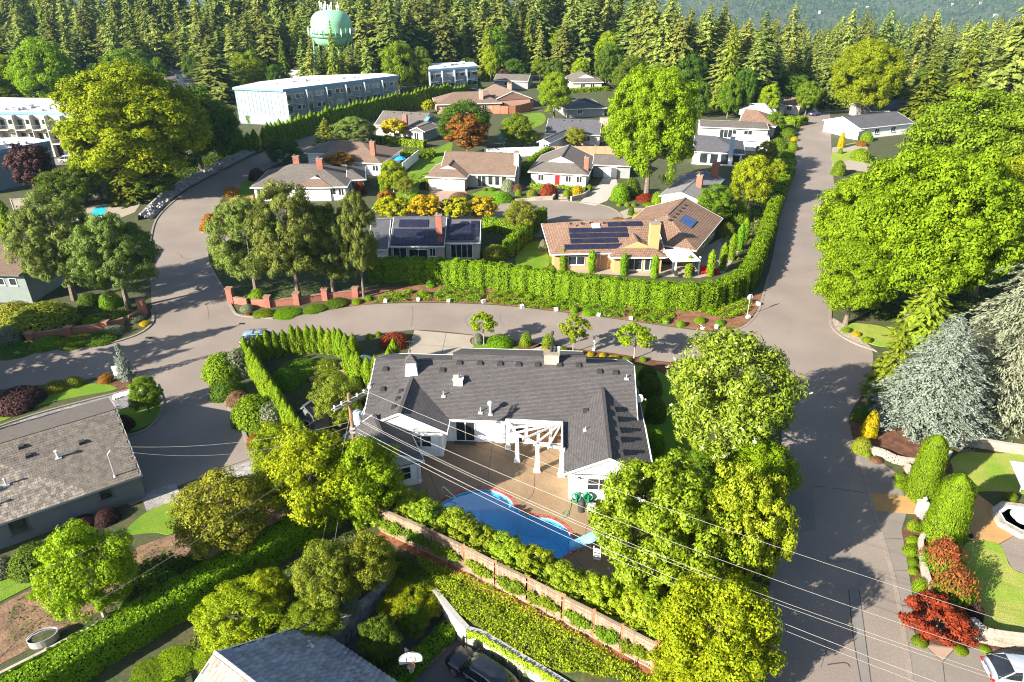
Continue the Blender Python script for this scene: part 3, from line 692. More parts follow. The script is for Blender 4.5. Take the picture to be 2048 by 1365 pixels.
# gutters on the patio side
b = MB().beam((lr+.05, ye-.09, EZ-.05), (rl-.05, ye-.09, EZ-.05), .11, .1); wh.part('gutter', b, M_white)
b = MB().beam((rl-.06, rf, EZ-.06), (rl-.06, ye-.2, EZ-.06), .11, .1); wh.part('gutter', b, M_white)
b = MB().beam((rr_+.06, rf, EZ-.06), (rr_+.06, ye+.2, EZ-.06), .11, .1); wh.part('gutter', b, M_white)
# roof furniture, each on the front slope
slope = lambda x, y: EZ + max(0, (y-ye))*PI_
def vent_at(px, py, pl=slope, w=.42):
    q = wh.roofpt(px, py, pl); b = MB().box(-w/2, w/2, -.2, .2, -.1, .16).box(-w/2-.06, w/2+.06, -.3, .26, -.1, .03)
    o = wh.part('roof_vent', b, M_vent); o.location = q; return o
for q in [(919, 725), (960, 726), (1000, 727), (1037, 728), (1075, 729), (1119, 729), (1157, 730), (771, 738), (885, 740), (1199, 743), (1231, 745)]: vent_at(*q)
lc = (ll_+lr)/2; lslope = lambda x, y: EZ-.014+(Lw/2-abs(x-lc))*PI_
for q in [(766, 778), (802, 783), (796, 798), (788, 815)]: vent_at(*q, lslope if q[0] > 770 else slope, .34)
rc_ = (rl+rr_)/2; rslope = lambda x, y: EZ-.012+(Lr/2-abs(x-rc_))*PI_
for q in [(1225, 818), (1230, 838), (1235, 860), (1236, 879), (1241, 905), (1172, 822)]: vent_at(*q, rslope, .4)
def pipe(px, py, h, r=.05, pl=slope, cap=False, m=None):
    q = wh.roofpt(px, py, pl); b = MB().tube([(0, 0, -.15), (0, 0, h)], r, 10).box(-.2, .2, -.2, .2, -.12, .04)
    if cap: b.lathe([(r*1.2, h*.72), (r*1.9, h*.76), (r*1.9, h*.98), (r*.6, h*1.05)], n=10)
    o = wh.part('vent_pipe', b, m or M_metal, smooth=False); o.location = q; return o
pipe(887, 792, .45); pipe(961, 825, .5); pipe(981, 828, 1.25, .13, cap=True); pipe(1253, 757, .4); pipe(1171, 861, .35, pl=rslope); pipe(739, 773, .4)
q = wh.roofpt(917, 765, slope); b = MB().box(-.4, .4, -.38, .38, -.2, .45).box(-.48, .48, -.46, .46, .45, .5); o = wh.part('skylight_box', b, M_white); o.location = q
b = MB().lathe([(.2, 0), (.2, .22), (.1, .3)], n=12); t = wh.part('turbine', b, mat('copper_brown', (.35, .2, .14), .6, .2, 4, 0), o); t.location = (0, 0, .5)
# brick chimney with flues at the ridge
q = wh.roofpt(1103, 722, slope); b = MB().box(-.68, .68, -.4, .4, -.8, .85); c = wh.part('chimney', b, tilemat('whitewashed_brick', (.34, .24, .2), .22, .075, .012, .6, 1.4, .9, .3)); c.location = (q.x, q.y, q.z)
b = MB().box(-.76, .76, -.48, .48, .85, .93); wh.part('cap', b, M_kerb, c)
for i, m in enumerate((M_vent, M_vent, M_metal)): b = MB().lathe([(.13, .93), (.13, 1.35), (.2, 1.4), (.05, 1.5)], (-.05+i*.36, .1, 0), 10); wh.part('flue', b, m, c)
# cupola with weathervane
q = wh.roofpt(823, 741, slope); cu = MB().hexa([Vector(v) for v in [(-.62, -.62, -.5), (.62, -.62, -.5), (.62, .62, -.5), (-.62, .62, -.5), (-.42, -.42, 1.05), (.42, -.42, 1.05), (.42, .42, 1.05), (-.42, .42, 1.05)]])
cu = wh.part('cupola', cu, M_white); cu.location = q; cu.rotation_euler = (0, 0, R(8))
b = MB().add([(-.55, -.55, 1.05), (.55, -.55, 1.05), (.55, .55, 1.05), (-.55, .55, 1.05), (0, 0, 1.75)], [(0, 1, 4), (1, 2, 4), (2, 3, 4), (3, 0, 4), (3, 2, 1, 0)]); wh.part('cupola_roof', b, M_shgl, cu)
b = MB().tube([(0, 0, 1.7), (0, 0, 3.2)], .03, 6).lathe([(.02, 1.95), (.11, 2.05), (.02, 2.15)], n=8).beam((-.35, 0, 2.5), (.35, 0, 2.5), .03, .03).beam((0, -.35, 2.4), (0, .35, 2.4), .03, .03).beam((-.4, 0, 3.0), (.45, 0, 3.0), .02, .05).prism([(.3, -.01), (.5, 0), (.3, .01)], 2.9, 3.1)
wh.part('weathervane', b, M_vent, cu)
# satellite dish on the right eave
q = wh.loc(G(1281, 806, EZ+.4)); b = MB().tube([(0, 0, -.5), (0, 0, .35), (-.1, -.1, .5)], .03, 6); o = wh.part('satellite_dish', b, M_metal); o.location = q
b = MB().lathe([(.02, .0), (.2, .04), (.36, .14), (.38, .14), (.2, .01), (.02, -.03)], n=16); d = wh.part('dish', b, mat('dish_grey', (.5, .5, .5), .5, .05, 2, 0), o); d.location = (-.1, -.1, .5); d.rotation_euler = (R(55), 0, R(-40))
b = MB().beam((-.1, -.1, .45), (.35, -.3, .55), .03, .03).box(.3, .42, -.36, -.24, .5, .62); wh.part('feed_arm', b, M_metal, o)
# wall lamps beside the right gable
q = wh.loc(G(1158, 950, 2.2)); b = MB().box(-.06, .06, -.1, .05, -.05, .05).box(-.15, -.05, -.2, -.08, -.05, .06).box(.05, .15, -.2, -.08, -.05, .06); o = wh.part('flood_light', b, M_vent); o.location = (q.x, rf+.08, 2.3)
# ------------------------------------------------------------------ pergola fanning from the inner corner
pg = thing('pergola', 'white fan shaped pergola on tapered posts at the corner of the patio', 'pergola', tuple(G(1080, 900)))
pgo = Vector(pg.location); PH = 2.75
posts = [G(1016, 897), G(1034, 923), G(1074, 943), G(1122, 952)]
for p in posts:
    q = p-pgo; b = MB().hexa([Vector((q.x+sx*.2, q.y+sy*.2, .03)) for sx, sy in ((-1, -1), (1, -1), (1, 1), (-1, 1))]+[Vector((q.x+sx*.13, q.y+sy*.13, PH-.1)) for sx, sy in ((-1, -1), (1, -1), (1, 1), (-1, 1))]).box(q.x-.27, q.x+.27, q.y-.27, q.y+.27, .03, .16).box(q.x-.2, q.x+.2, q.y-.2, q.y+.2, PH-.1, PH)
    b.build('post', M_white, pg)
hub = G(1124, 848, PH+.15)-pgo; hub.z = PH+.12
tp = [Vector((p.x-pgo.x, p.y-pgo.y, PH+.09)) for p in posts]
for a, c in zip(tp, tp[1:]):
    d = (c-a).normalized()*.25; MB().beam(a-d, c+d, .12, .2).build('beam', M_white, pg)
def lerp(a, b, t): return a+(b-a)*t
outer = [tp[0], lerp(tp[0], tp[1], .6), tp[1], lerp(tp[1], tp[2], .5), tp[2], lerp(tp[2], tp[3], .5), tp[3]]
for i, q in enumerate(outer):
    e = q+(q-hub).normalized()*(.5 if i not in (0, 6) else .2); e.z = PH+.27; h2 = Vector((hub.x, hub.y, PH+.27+.004*i)); MB().beam(h2, e, .08, .2).build('rafter', M_white, pg)
wb = Vector((tp[0].x-.9, hub.y+.35, PH+.06)); MB().beam(wb, Vector((hub.x, hub.y+.2, PH+.06)), .12, .24).build('ledger', M_white, pg)
MB().beam(Vector((hub.x, hub.y, PH+.06)), tp[3]+Vector((0, 0, -.02)), .12, .22).build('ledger', M_white, pg)
# ------------------------------------------------------------------ plant kit
def unit(a): return a/np.maximum(np.linalg.norm(a, axis=1, keepdims=True), 1e-9)
def rdir(n, g): return unit(g.normal(size=(n, 3)))
def leaves(P, Nn, s, asp, g, along=None):
    """diamond leaf faces at P facing Nn"""
    n = len(P); t = rdir(n, g) if along is None else along
    t = unit(np.cross(Nn, t) if along is None else t - Nn*(np.sum(t*Nn, 1, keepdims=True)))
    b = np.cross(Nn, t); s = np.asarray(s).reshape(-1, 1)*np.ones((n, 1))
    fold = Nn*s*.18
    V = np.stack([P+t*s, P+b*s*asp-fold, P-t*s, P-b*s*asp-fold], 1).reshape(-1, 3)
    return V
def quads(nv): return np.arange(nv, dtype=np.int32).reshape(-1, 4)
def cloud_mesh(name, V, m): return mesh_np(name, V, quads(len(V)), m)
def broad(seed, RX, RZ, zc, nl=34, per=420, ls=.22, m=None, lobe=.36, flat=.8, asp=.55, shape='round', up=.2, clump=7, open_=.0, RY=None):
    """crown of leaf clumps: lobes over an ellipsoid (RX,RX,RZ) centred at height zc; returns mesh and limb targets"""
    g = np.random.default_rng(seed); RY = RY or RX
    i = np.arange(nl)+.5; ph = np.arccos(1-2*i/nl*(.86)); th = math.pi*(1+5**.5)*i
    d = np.stack([np.cos(th)*np.sin(ph), np.sin(th)*np.sin(ph), np.cos(ph)], 1)+g.normal(0, .16, (nl, 3)); d = unit(d)
    if shape == 'oval': w = 1-.25*np.clip(d[:, 2], 0, 1)
    elif shape == 'dome': w = np.where(d[:, 2] < 0, 1.0, 1.0)
    else: w = 1
    rad = g.uniform(.58, .82, nl)*w
    C = d*np.array([RX, RY, RZ])*rad[:, None]
    if shape == 'dome': C[:, 2] = np.maximum(C[:, 2], -.35*RZ)
    nin = max(2, nl//6); C = np.vstack([C, g.normal(0, .22, (nin, 3))*np.array([RX, RY, RZ])])
    lr = lobe*min(RX, RY, RZ)*g.uniform(.7, 1.25, len(C)); allV = []; nn = len(C)
    for k in range(nn):
        r = lr[k]; nc = clump; dc = rdir(nc*2, g); out = unit((C[k]/np.array([RX, RY, RZ]))[None]+1e-6)
        sc = dc@out[0]+.5*dc[:, 2]; dc = dc[np.argsort(-sc)[:nc]]
        cc = C[k]+dc*r*g.uniform(.55, .95, (nc, 1))*np.array([1, 1, flat]); q = per//nc
        rc = r*.48
        for c in cc:
            dl = rdir(q, g); p = c+dl*rc*np.cbrt(g.uniform(.25, 1, (q, 1)))*np.array([1, 1, .7])
            nr = unit(.8*dl+.6*(p-C[k])/r+np.array([0, 0, up])+g.normal(0, .3, (q, 3)))
            allV.append(leaves(p, nr, ls*g.uniform(.6, 1.25, q), asp, g))
    V = np.concatenate(allV); V[:, 2] += zc
    return cloud_mesh('crown', V, m), C+np.array([0, 0, zc])
M_bark = mat('bark', (.16, .125, .095), .95, .4, 3, .7)
M_bark_r = mat('reddish_bark', (.20, .12, .085), .95, .4, 3, .7)
M_bark_g = mat('pale_grey_bark', (.30, .27, .24), .95, .3, 3, .5)
def trunk(seed, h, r0, targets=None, m=None, n_l=7, lean=.05, fork=.35):
    g = np.random.default_rng(seed); b = MB()
    pts = [Vector((0, 0, -.15))]; k = 6
    for i in range(1, k+1): pts.append(Vector((g.normal(0, lean)*h*.2*i/k, g.normal(0, lean)*h*.2*i/k, h*i/k)))
    b.tube(pts, [r0*(1.25 if i == 0 else 1-.8*i/k) for i in range(k+1)], 8)
    if targets is not None:
        idx = g.permutation(len(targets))[:n_l]
        for j in idx:
            t = Vector(targets[j]); z0 = min(max(h*fork, t.z*g.uniform(.35, .6)), h*.8); s = z0/h*k; i0 = int(s); a = pts[min(i0, k)].lerp(pts[min(i0+1, k)], s-i0)
            mid = a.lerp(t, .5)+Vector((0, 0, -.06*(t-a).length)); rr = r0*(1-.75*z0/h)*.6
            b.tube([a, mid, t], [rr, rr*.6, rr*.15], 6)
    return b.mesh('trunk', m or M_bark)
def fir(seed, H=30, RB=4.2, m=None, n_w=46, base=.08, droop=.35, per=9, ls=.75, ragged=.3, pw=.75, asp=.42, br=9, wild=.33):
    """tall conifer: whorls of drooping boughs carrying sprays"""
    g = np.random.default_rng(seed); P = []; Nr = []; S = []; T = []
    for w in range(n_w):
        u = base+(1-base)*(w+g.uniform(-.3, .3))/n_w; u = min(max(u, base), .995); z = H*u
        Rw = RB*((1-u)/(1-base))**pw*(1 if u > base+.12 else .75+.25*(u-base)/.12); nb = max(4, int(br*(.5+.5*Rw/RB))); off = g.uniform(0, 6.28)
        for k in range(nb):
            a = off+6.283*k/nb+g.normal(0, .2); L = max(.25, Rw*(1+g.normal(0, ragged))); dz = -droop*g.uniform(.6, 1.4)
            dirv = np.array([math.cos(a), math.sin(a), 0]); sd = np.array([-math.sin(a), math.cos(a), 0]); nsp = max(2, int(per*(L/RB)**.7+1))
            f = np.sqrt(g.uniform(.08, 1, nsp)); 
            pos = dirv[None]*L*f[:, None]; pos[:, 2] += dz*L*f**1.6+.12*L*f
            lat = g.normal(0, .17*L*(1.1-f)+.1)[:, None]*sd[None]; pos = pos+lat; pos[:, 2] += z
            P.append(pos); nr = np.array([0, 0, 1.0])[None]*.9+dirv[None]*.55+g.normal(0, wild, (nsp, 3)); Nr.append(unit(nr)); S.append(ls*g.uniform(.6, 1.2, nsp)*(.55+.45*min(1, L/RB*1.3)))
            T.append(unit(dirv[None]+sd[None]*g.normal(0, .5, (nsp, 1))+np.array([0, 0, dz*.8])[None]))
    P.append(np.array([[0, 0, H*.985]])); Nr.append(np.array([[1., 0, .1]])); S.append(np.array([ls*.9])); T.append(np.array([[0, 0, 1.]]))
    P = np.concatenate(P); Nr = unit(np.concatenate(Nr)); S = np.concatenate(S); T = np.concatenate(T)
    return cloud_mesh('crown', leaves(P, Nr, S, asp, g, T), m)
def column(seed, H, Rr, m, n=2200, ls=.16, prof=None, asp=.35, rough=.12, clumps=26):
    """dense upright evergreen: vertical sprays over a turned profile"""
    g = np.random.default_rng(seed); u = g.uniform(0, 1, n)**.9; a = g.uniform(0, 6.283, n)
    pr = prof or (lambda t: np.minimum(1, 2.6*(1-t))**.8*np.minimum(1, .75+t*2))
    r = pr(u)*Rr*(1+rough*np.sin(a*5+u*9+seed)+g.normal(0, rough*.6, n)); r *= g.uniform(.8, 1.03, n)
    P = np.stack([r*np.cos(a), r*np.sin(a), u*H], 1); out = np.stack([np.cos(a), np.sin(a), np.full(n, .25)], 1)
    Nr = unit(out+g.normal(0, .32, (n, 3))); T = unit(np.array([0, 0, 1.0])[None]+.25*out+g.normal(0, .22, (n, 3)))
    return cloud_mesh('foliage', leaves(P, Nr, ls*g.uniform(.6, 1.4, n), asp, g, T), m)
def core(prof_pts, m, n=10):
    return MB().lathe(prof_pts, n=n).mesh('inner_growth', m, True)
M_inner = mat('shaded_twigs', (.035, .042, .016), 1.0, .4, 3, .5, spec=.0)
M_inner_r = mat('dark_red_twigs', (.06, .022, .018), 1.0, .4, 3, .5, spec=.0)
def shrub(seed, Rr, H, m, n=2200, ls=.11, bumps=10, asp=.55, spread=.35, prof=1.0):
    """rounded bush of leaf faces over lumpy dome"""
    g = np.random.default_rng(seed); d = rdir(n, g); d[:, 2] = np.abs(d[:, 2])*1.0-.12
    d = unit(d); bd = rdir(bumps, g); bd[:, 2] = np.abs(bd[:, 2]); bump = np.max(d@bd.T, 1); rr = .74+.26*np.clip((bump-.55)/.4, 0, 1)
    rr = rr*g.uniform(.84, 1.04, n); P = d*rr[:, None]*np.array([Rr, Rr, H]); P[:, 2] = np.maximum(P[:, 2], .02)
    Nr = unit(d*np.array([1, 1, Rr/H])+g.normal(0, spread, (n, 3))+np.array([0, 0, .2]))
    return cloud_mesh('foliage', leaves(P, Nr, ls*g.uniform(.6, 1.3, n), asp, g), m)
# leaf colours
LM = leafmat
L_maple = LM('maple_leaf', (.224, .288, .007), (.127, .202, .006), .38)
L_lime = LM('lime_leaf', (.255, .309, .007), (.150, .223, .006), .36)
L_ylw = LM('yellowing_maple_leaf', (.294, .326, .005), (.116, .210, .005), .35, hue=.01)
L_mid = LM('mid_green_leaf', (.150, .216, .010), (.083, .144, .007), .33)
L_dark = LM('dark_green_leaf', (.083, .137, .010), (.048, .090, .007), .28)
L_olive = LM('olive_leaf', (.210, .230, .018), (.127, .158, .014), .3)
L_fir = LM('fir_needle', (.193, .220, .038), (.091, .128, .026), .15, objv=.35, hue=.02)
L_fir_y = LM('cedar_spray', (.165, .202, .013), (.090, .130, .010), .2, objv=.25)
L_pine = LM('pine_needle', (.156, .194, .033), (.069, .106, .019), .15)
L_blue = LM('blue_spruce_needle', (.174, .198, .154), (.097, .121, .099), .1, .3, hue=.005)
L_silver = LM('silver_cedar_needle', (.213, .223, .144), (.129, .143, .089), .1, .3, hue=.005)
L_arb = LM('arborvitae_spray', (.172, .251, .006), (.090, .165, .005), .22, hue=.01)
L_arb_y = LM('bright_arborvitae_spray', (.17, .25, .006), (.10, .17, .005), .25, hue=.005)
L_laurel = LM('laurel_leaf', (.240, .302, .010), (.150, .216, .007), .32, rough=.45, spec=.2)
L_hedge = LM('hedge_leaf', (.159, .277, .006), (.088, .177, .005), .28)
L_ivy = LM('ground_ivy_leaf', (.271, .330, .010), (.165, .230, .008), .3)
L_red = LM('red_maple_leaf', (.252, .050, .012), (.125, .028, .011), .35, hue=.01)
L_rust = LM('rust_maple_leaf', (.297, .132, .018), (.149, .083, .013), .35, hue=.015)
L_purple = LM('purple_plum_leaf', (.078, .038, .032), (.042, .022, .022), .25, hue=.01)
L_yel = LM('yellow_green_leaf', (.347, .320, .008), (.213, .244, .007), .35, hue=.01)
L_gold = LM('golden_leaf', (.480, .320, .006), (.293, .256, .007), .35, hue=.01)
L_grey = LM('grey_green_leaf', (.208, .230, .136), (.114, .140, .072), .25)
L_magn = LM('magnolia_leaf', (.224, .251, .015), (.112, .151, .011), .22, rough=.4, spec=.25)
L_pinkish = LM('brown_pink_leaf', (.229, .130, .068), (.125, .075, .040), .3)
# mesh library: name -> (crown mesh, trunk mesh, reference height, reference radius)
LIB = {}
def lib_broad(key, seed, RX, RZ, zc, th, tr, m, bark=None, nlimb=8, **k):
    c, C = broad(seed, RX, RZ, zc, m=m, **k); LIB[key] = (c, trunk(seed+1, th, tr, C, bark, nlimb), zc+RZ*.95, RX*.98)
for i in range(4): lib_broad('maple%d' % i, 100+i*7, 5.2, 6.3, 7.1, 9.5, .34, L_maple, nl=70, per=700, ls=.135, lobe=.27, clump=11, shape=('round', 'oval', 'round', 'oval')[i])
for i in range(2): lib_broad('bigmaple%d' % i, 120+i*7, 9, 9.5, 10.8, 15, .5, L_maple, nl=150, per=640, ls=.17, lobe=.19, clump=9, nlimb=18)
for i in range(2): lib_broad('ylw%d' % i, 140+i*7, 12, 12.5, 14, 19, .6, L_ylw, nl=150, per=560, ls=.25, lobe=.19, clump=9, nlimb=18)
for i in range(3): lib_broad('mid%d' % i, 160+i*7, 3.6, 3.9, 4.3, 6.2, .2, L_mid, nl=48, per=520, ls=.11, lobe=.29, clump=9)
for i in range(3): lib_broad('lime%d' % i, 180+i*7, 3.2, 3.2, 3.5, 5.0, .16, L_lime, M_bark_g, nl=54, per=560, ls=.092, lobe=.27, nlimb=12, clump=10)
for i in range(2): lib_broad('dark%d' % i, 200+i*7, 3.8, 3.9, 4.3, 6.2, .22, L_dark, nl=50, per=520, ls=.115, lobe=.29, clump=9)
for i in range(2): lib_broad('olive%d' % i, 215+i*7, 3.0, 3.0, 3.3, 4.7, .16, L_olive, M_bark_g, nl=56, per=480, ls=.085, lobe=.26, nlimb=14, clump=10)
for i in range(2): lib_broad('red%d' % i, 230+i*7, 2.4, 1.6, 1.9, 2.2, .1, L_red, nl=24, per=260, ls=.13, lobe=.4, shape='dome')
lib_broad('rust0', 245, 3.4, 3.6, 4.6, 6.0, .2, L_rust, nl=36, per=330, ls=.18, lobe=.33)
lib_broad('purple0', 250, 3.2, 3.2, 4.4, 5.6, .18, L_purple, nl=32, per=300, ls=.19, lobe=.33)
lib_broad('gold0', 255, 2.6, 2.4, 3.3, 4.4, .14, L_gold, nl=28, per=280, ls=.17, lobe=.35)
lib_broad('gold1', 258, 2.6, 2.4, 3.3, 4.4, .14, L_yel, nl=28, per=280, ls=.17, lobe=.35)
lib_broad('strip0', 262, 1.55, 1.45, 3.0, 3.6, .07, L_maple, M_bark_g, nl=22, per=120, ls=.125, lobe=.36, nlimb=10)
lib_broad('strip1', 266, 1.55, 1.35, 2.9, 3.6, .07, L_maple, M_bark_g, nl=20, per=115, ls=.125, lobe=.36, nlimb=10)
for i in range(3): lib_broad('pine%d' % i, 270+i*7, 4.6, 5.0, 5.5, 9.0, .3, L_pine, M_bark, nl=90, per=520, ls=.15, lobe=.22, asp=.2, flat=.6, nlimb=16, clump=6, shape=('round', 'oval', 'dome')[i])
for i in range(6): LIB['fir%d' % i] = (fir(300+i, 30, (4.6, 4.0, 5.2, 4.3, 5.0, 3.6)[i], L_fir, 56, .06, (.4, .35, .5, .4, .3, .35)[i], per=14, ls=.78, ragged=.38, pw=(.62, .7, .55, .66, .6, .75)[i]), trunk(320+i, 28, .42, None, M_bark_r, 0, .01), 30, 4.6)
for i in range(2): LIB['cedar%d' % i] = (fir(340+i, 22, 4.6, L_fir_y, 50, .04, .5, per=11, ls=.7, ragged=.22, pw=.8), trunk(350+i, 20, .4, None, M_bark_r, 0, .01), 22, 4.6)
LIB['spruce'] = (fir(360, 11, 4.3, L_blue, 50, .03, .22, per=95, ls=.135, ragged=.2, pw=.72, asp=.38, br=17, wild=.55), trunk(361, 10.4, .24, None, M_bark, 0, .01), 11, 4.3)
LIB['weeper'] = (fir(365, 15, 6.2, L_silver, 44, .05, .55, per=80, ls=.22, ragged=.3, pw=.62, asp=.26, br=16, wild=.5), trunk(366, 14, .35, None, M_bark, 0, .01), 15, 6.2)
LIB['young_spruce'] = (fir(368, 4.0, .95, L_blue, 26, .03, .1, per=12, ls=.16, ragged=.2, pw=.9, asp=.3, br=9), trunk(369, 3.8, .06, None, M_bark, 0, .01), 4, .95)
def lib_col(key, seed, H, Rr, m, **k):
    pr = [(Rr*.2, .02), (Rr*.72, H*.12), (Rr*.74, H*.5), (Rr*.5, H*.78), (Rr*.1, H*.94)]
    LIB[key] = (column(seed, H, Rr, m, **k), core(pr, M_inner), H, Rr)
for i in range(4): lib_col('arb%d' % i, 400+i, 3.6, .62, L_arb, n=2600, ls=.105)
for i in range(2): lib_col('pencil%d' % i, 410+i, 3.4, .5, L_hedge, n=1500, ls=.11, prof=lambda t: np.minimum(1, 4.5*(1-t))**.7*np.minimum(1, .8+t*2), rough=.05)
lib_col('cone', 415, 4.6, 1.35, L_arb_y, n=20000, ls=.07, prof=lambda t: (1-.33*t)*np.minimum(1, 7*(1-t))**.6, rough=.05)
LIB['cone'] = (LIB['cone'][0], core([(1.0, .02), (1.16, .4), (.95, 3.0), (.8, 4.1), (.3, 4.45)], M_inner), 4.6, 1.35)
def lib_shrub(key, seed, m, Rr=1.0, H=1.0, inner=None, **k):
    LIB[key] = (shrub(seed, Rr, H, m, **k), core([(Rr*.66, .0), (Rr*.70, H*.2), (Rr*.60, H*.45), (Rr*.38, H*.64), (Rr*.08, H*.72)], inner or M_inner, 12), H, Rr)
for i, (k_, m_, inn) in enumerate([('green', L_hedge, None), ('dkgreen', L_dark, None), ('limeb', L_arb_y, None), ('yellow', L_gold, None), ('redbush', L_red, M_inner_r), ('grey', L_grey, None), ('olivebush', L_olive, None), ('rustbush', L_rust, M_inner_r), ('purplebush', L_purple, M_inner_r), ('laurelbush', L_laurel, None), ('pinkbush', L_pinkish, M_inner_r), ('midbush', L_mid, None)]):
    for j in range(2): lib_shrub('%s%d' % (k_, j), 500+i*5+j, m_, inner=inn, n=4200, ls=.055 if k_ != 'laurelbush' else .08, bumps=14)
lib_shrub('globe', 580, L_arb_y, n=2200, ls=.06, bumps=40)
lib_shrub('burn', 585, L_hedge, n=200)
USED = {}
def plant(name, key, label, cat, base, h=None, r=None, group=None, rz=None, sub=('trunk', 'crown')):
    """stand a copy of a library plant at base with its own height and radius"""
    c, t, H0, R0 = LIB[key]; sz = (h or H0)/H0; sr = (r or R0*sz)/R0; 
    i = USED[key] = USED.get(key, 0)+1
    rz = rz if rz is not None else (i*2.399+len(key)) % 6.283
    e = thing(name, label, cat, tuple(base), rz, group, (sr, sr, sz))
    k = key.rstrip('0123456789')
    if t is not None:
        link('trunk' if t.name.startswith('trunk') else 'inner_growth', t, e)
    link('crown' if t is not None and t.name.startswith('trunk') else 'foliage', c, e)
    return e
def tree_px(key, px, pyb, pyt, wpx, label, name=None, cat='tree', group=None, z=0.0, rz=None):
    """tree whose crown fills rows pyt..pyb and width wpx about column px; far trees: pyb is the foot"""
    k = key.rstrip('0123456789')
    if pyb > 740 and cat == 'tree' and k not in ('spruce', 'weeper', 'cone', 'arb', 'strip', 'fir', 'cedar'):
        h = 5.0; cy_ = (pyb+pyt)/2; hp = (pyb-pyt)/2
        for _ in range(12):
            c = G(px, cy_, z+.56*h); sc = FPX/(c.y*CP+(CAM_H-c.z)*SP); r = wpx/2/sc; al = math.atan2(CAM_H-c.z, c.y)
            v2 = max((hp/sc)**2-(r*math.sin(al))**2, (.25*r)**2); h = .5*h+.5*min(max(v2**.5/math.cos(al)/.44, 1.15*r), 2.6*r)
        b = Vector((c.x, c.y, z))
    else:
        if pyb > 840 and cat == 'tree': pyb -= .26*wpx     # the near skirt of a wide conifer hides its foot
        b = G(px, pyb, z); h = top_h(b, pyt); r = wpx/2/scale_at(b, h*.55+z)
    return plant(name or NAMES.get(k, 'tree'), key, label, cat, b, h, r, group, rz)
NAMES = {'maple': 'maple_tree', 'bigmaple': 'maple_tree', 'ylw': 'maple_tree', 'mid': 'broadleaf_tree', 'lime': 'broadleaf_tree', 'dark': 'broadleaf_tree', 'olive': 'small_tree', 'red': 'red_maple', 'rust': 'rust_maple', 'purple': 'plum_tree', 'gold': 'golden_tree', 'strip': 'young_maple', 'pine': 'pine_tree', 'fir': 'fir_tree', 'cedar': 'cedar_tree', 'arb': 'arborvitae', 'pencil': 'columnar_yew', 'cone': 'cone_arborvitae'}
def hedge(name, label, pts, w, h, m, ls=.14, dens=45, group=None, z=0.0, px=True, lump=.12, asp=.5, cat='hedge', seed=0, top=1.0, sides=(1, 1), n=4):
    """clipped or loose hedge along a line: leaf faces over a lumpy wall with a dark core"""
    g = np.random.default_rng(900+seed+len(name)+int(abs(pts[0][0]))); P = crv([G(p[0], p[1], z) for p in pts] if px else [Vector(p) for p in pts], n)
    hs = h if hasattr(h, '__len__') else [h]*len(pts); hh = np.interp(np.linspace(0, len(hs)-1, len(P)), range(len(hs)), hs)
    e = thing(name, label, cat, tuple(P[0]), 0, group); A = np.array([tuple(p) for p in P])-np.array(tuple(P[0]))
    seg = np.linalg.norm(np.diff(A, axis=0), axis=1); cum = np.concatenate([[0], np.cumsum(seg)]); L = cum[-1]
    def at(s):
        x = np.stack([np.interp(s, cum, A[:, k]) for k in range(3)], 1); d = np.stack([np.interp(s+.05, cum, A[:, k])-np.interp(s-.05, cum, A[:, k]) for k in range(3)], 1); d[:, 2] = 0
        return x, unit(d), np.interp(s, cum, hh)
    Vs = []; hm = float(np.mean(hh))
    for face, area in (('L', L*hm*sides[0]), ('R', L*hm*sides[1]), ('T', L*w*top)):
        k = int(area*dens)
        if k <= 0: continue
        s = g.uniform(-.02*w, L+.02*w, k); x, d, hv = at(np.clip(s, 0, L)); nx = np.stack([-d[:, 1], d[:, 0], np.zeros(k)], 1)
        lumpv = lump*(np.sin(s*2.1+seed)+np.sin(s*5.3+1.3*seed)*.6+g.normal(0, .35, k))
        if face == 'T': f = g.uniform(-1, 1, k); p = x+nx*(f*w/2)[:, None]; p[:, 2] += hv+lumpv*.8-np.abs(f)**3*.15*w; no = np.stack([nx[:, 0]*f*.6, nx[:, 1]*f*.6, np.ones(k)], 1)
        else:
            sg = 1 if face == 'L' else -1; v = g.uniform(0, 1, k); p = x+nx*sg*(w/2+lumpv*.9+.12*lump*np.sin(v*9+s)-.12*w*np.clip(v-.8, 0, 1)*5*.5)[:, None]; p[:, 2] += v*hv; no = nx*sg+np.array([0, 0, .35])
        no = unit(no+g.normal(0, .42, (k, 3))); Vs.append(leaves(p, no, ls*g.uniform(.6, 1.35, k), asp, g))
    # ends
    for s0, sg in ((0, -1), (L, 1)):
        k = int(w*hm*dens); x, d, hv = at(np.full(k, s0)); nx = np.stack([-d[:, 1], d[:, 0], np.zeros(k)], 1); p = x+nx*(g.uniform(-.5, .5, k)*w)[:, None]+d*sg*g.uniform(0, .12, k)[:, None]; p[:, 2] += g.uniform(0, 1, k)*hv
        Vs.append(leaves(p, unit(d*sg+g.normal(0, .4, (k, 3))), ls*g.uniform(.6, 1.3, k), asp, g))
    f = link('foliage', cloud_mesh('foliage', np.concatenate(Vs), m), e)
    b = MB(); c = []
    for i, p in enumerate(A):
        d = A[min(i+1, len(A)-1)]-A[max(i-1, 0)]; d = d/np.linalg.norm(d); nx = np.array([-d[1], d[0], 0])*(w/2-.16-lump*.6); zt = max(.1, hh[i]-.14-lump*.8)
        b.v += [tuple(p-nx), tuple(p+nx), tuple(p+nx+np.array([0, 0, zt])), tuple(p-nx+np.array([0, 0, zt]))]
    for i in range(len(A)-1):
        for j in range(4): a = i*4+j; c2 = i*4+(j+1) % 4; b.f.append((a, c2, c2+4, a+4))
    k = len(A); b.f += [(0, 3, 2, 1), (k*4-4, k*4-3, k*4-2, k*4-1)]
    b.build('inner_growth', M_inner, e); return e
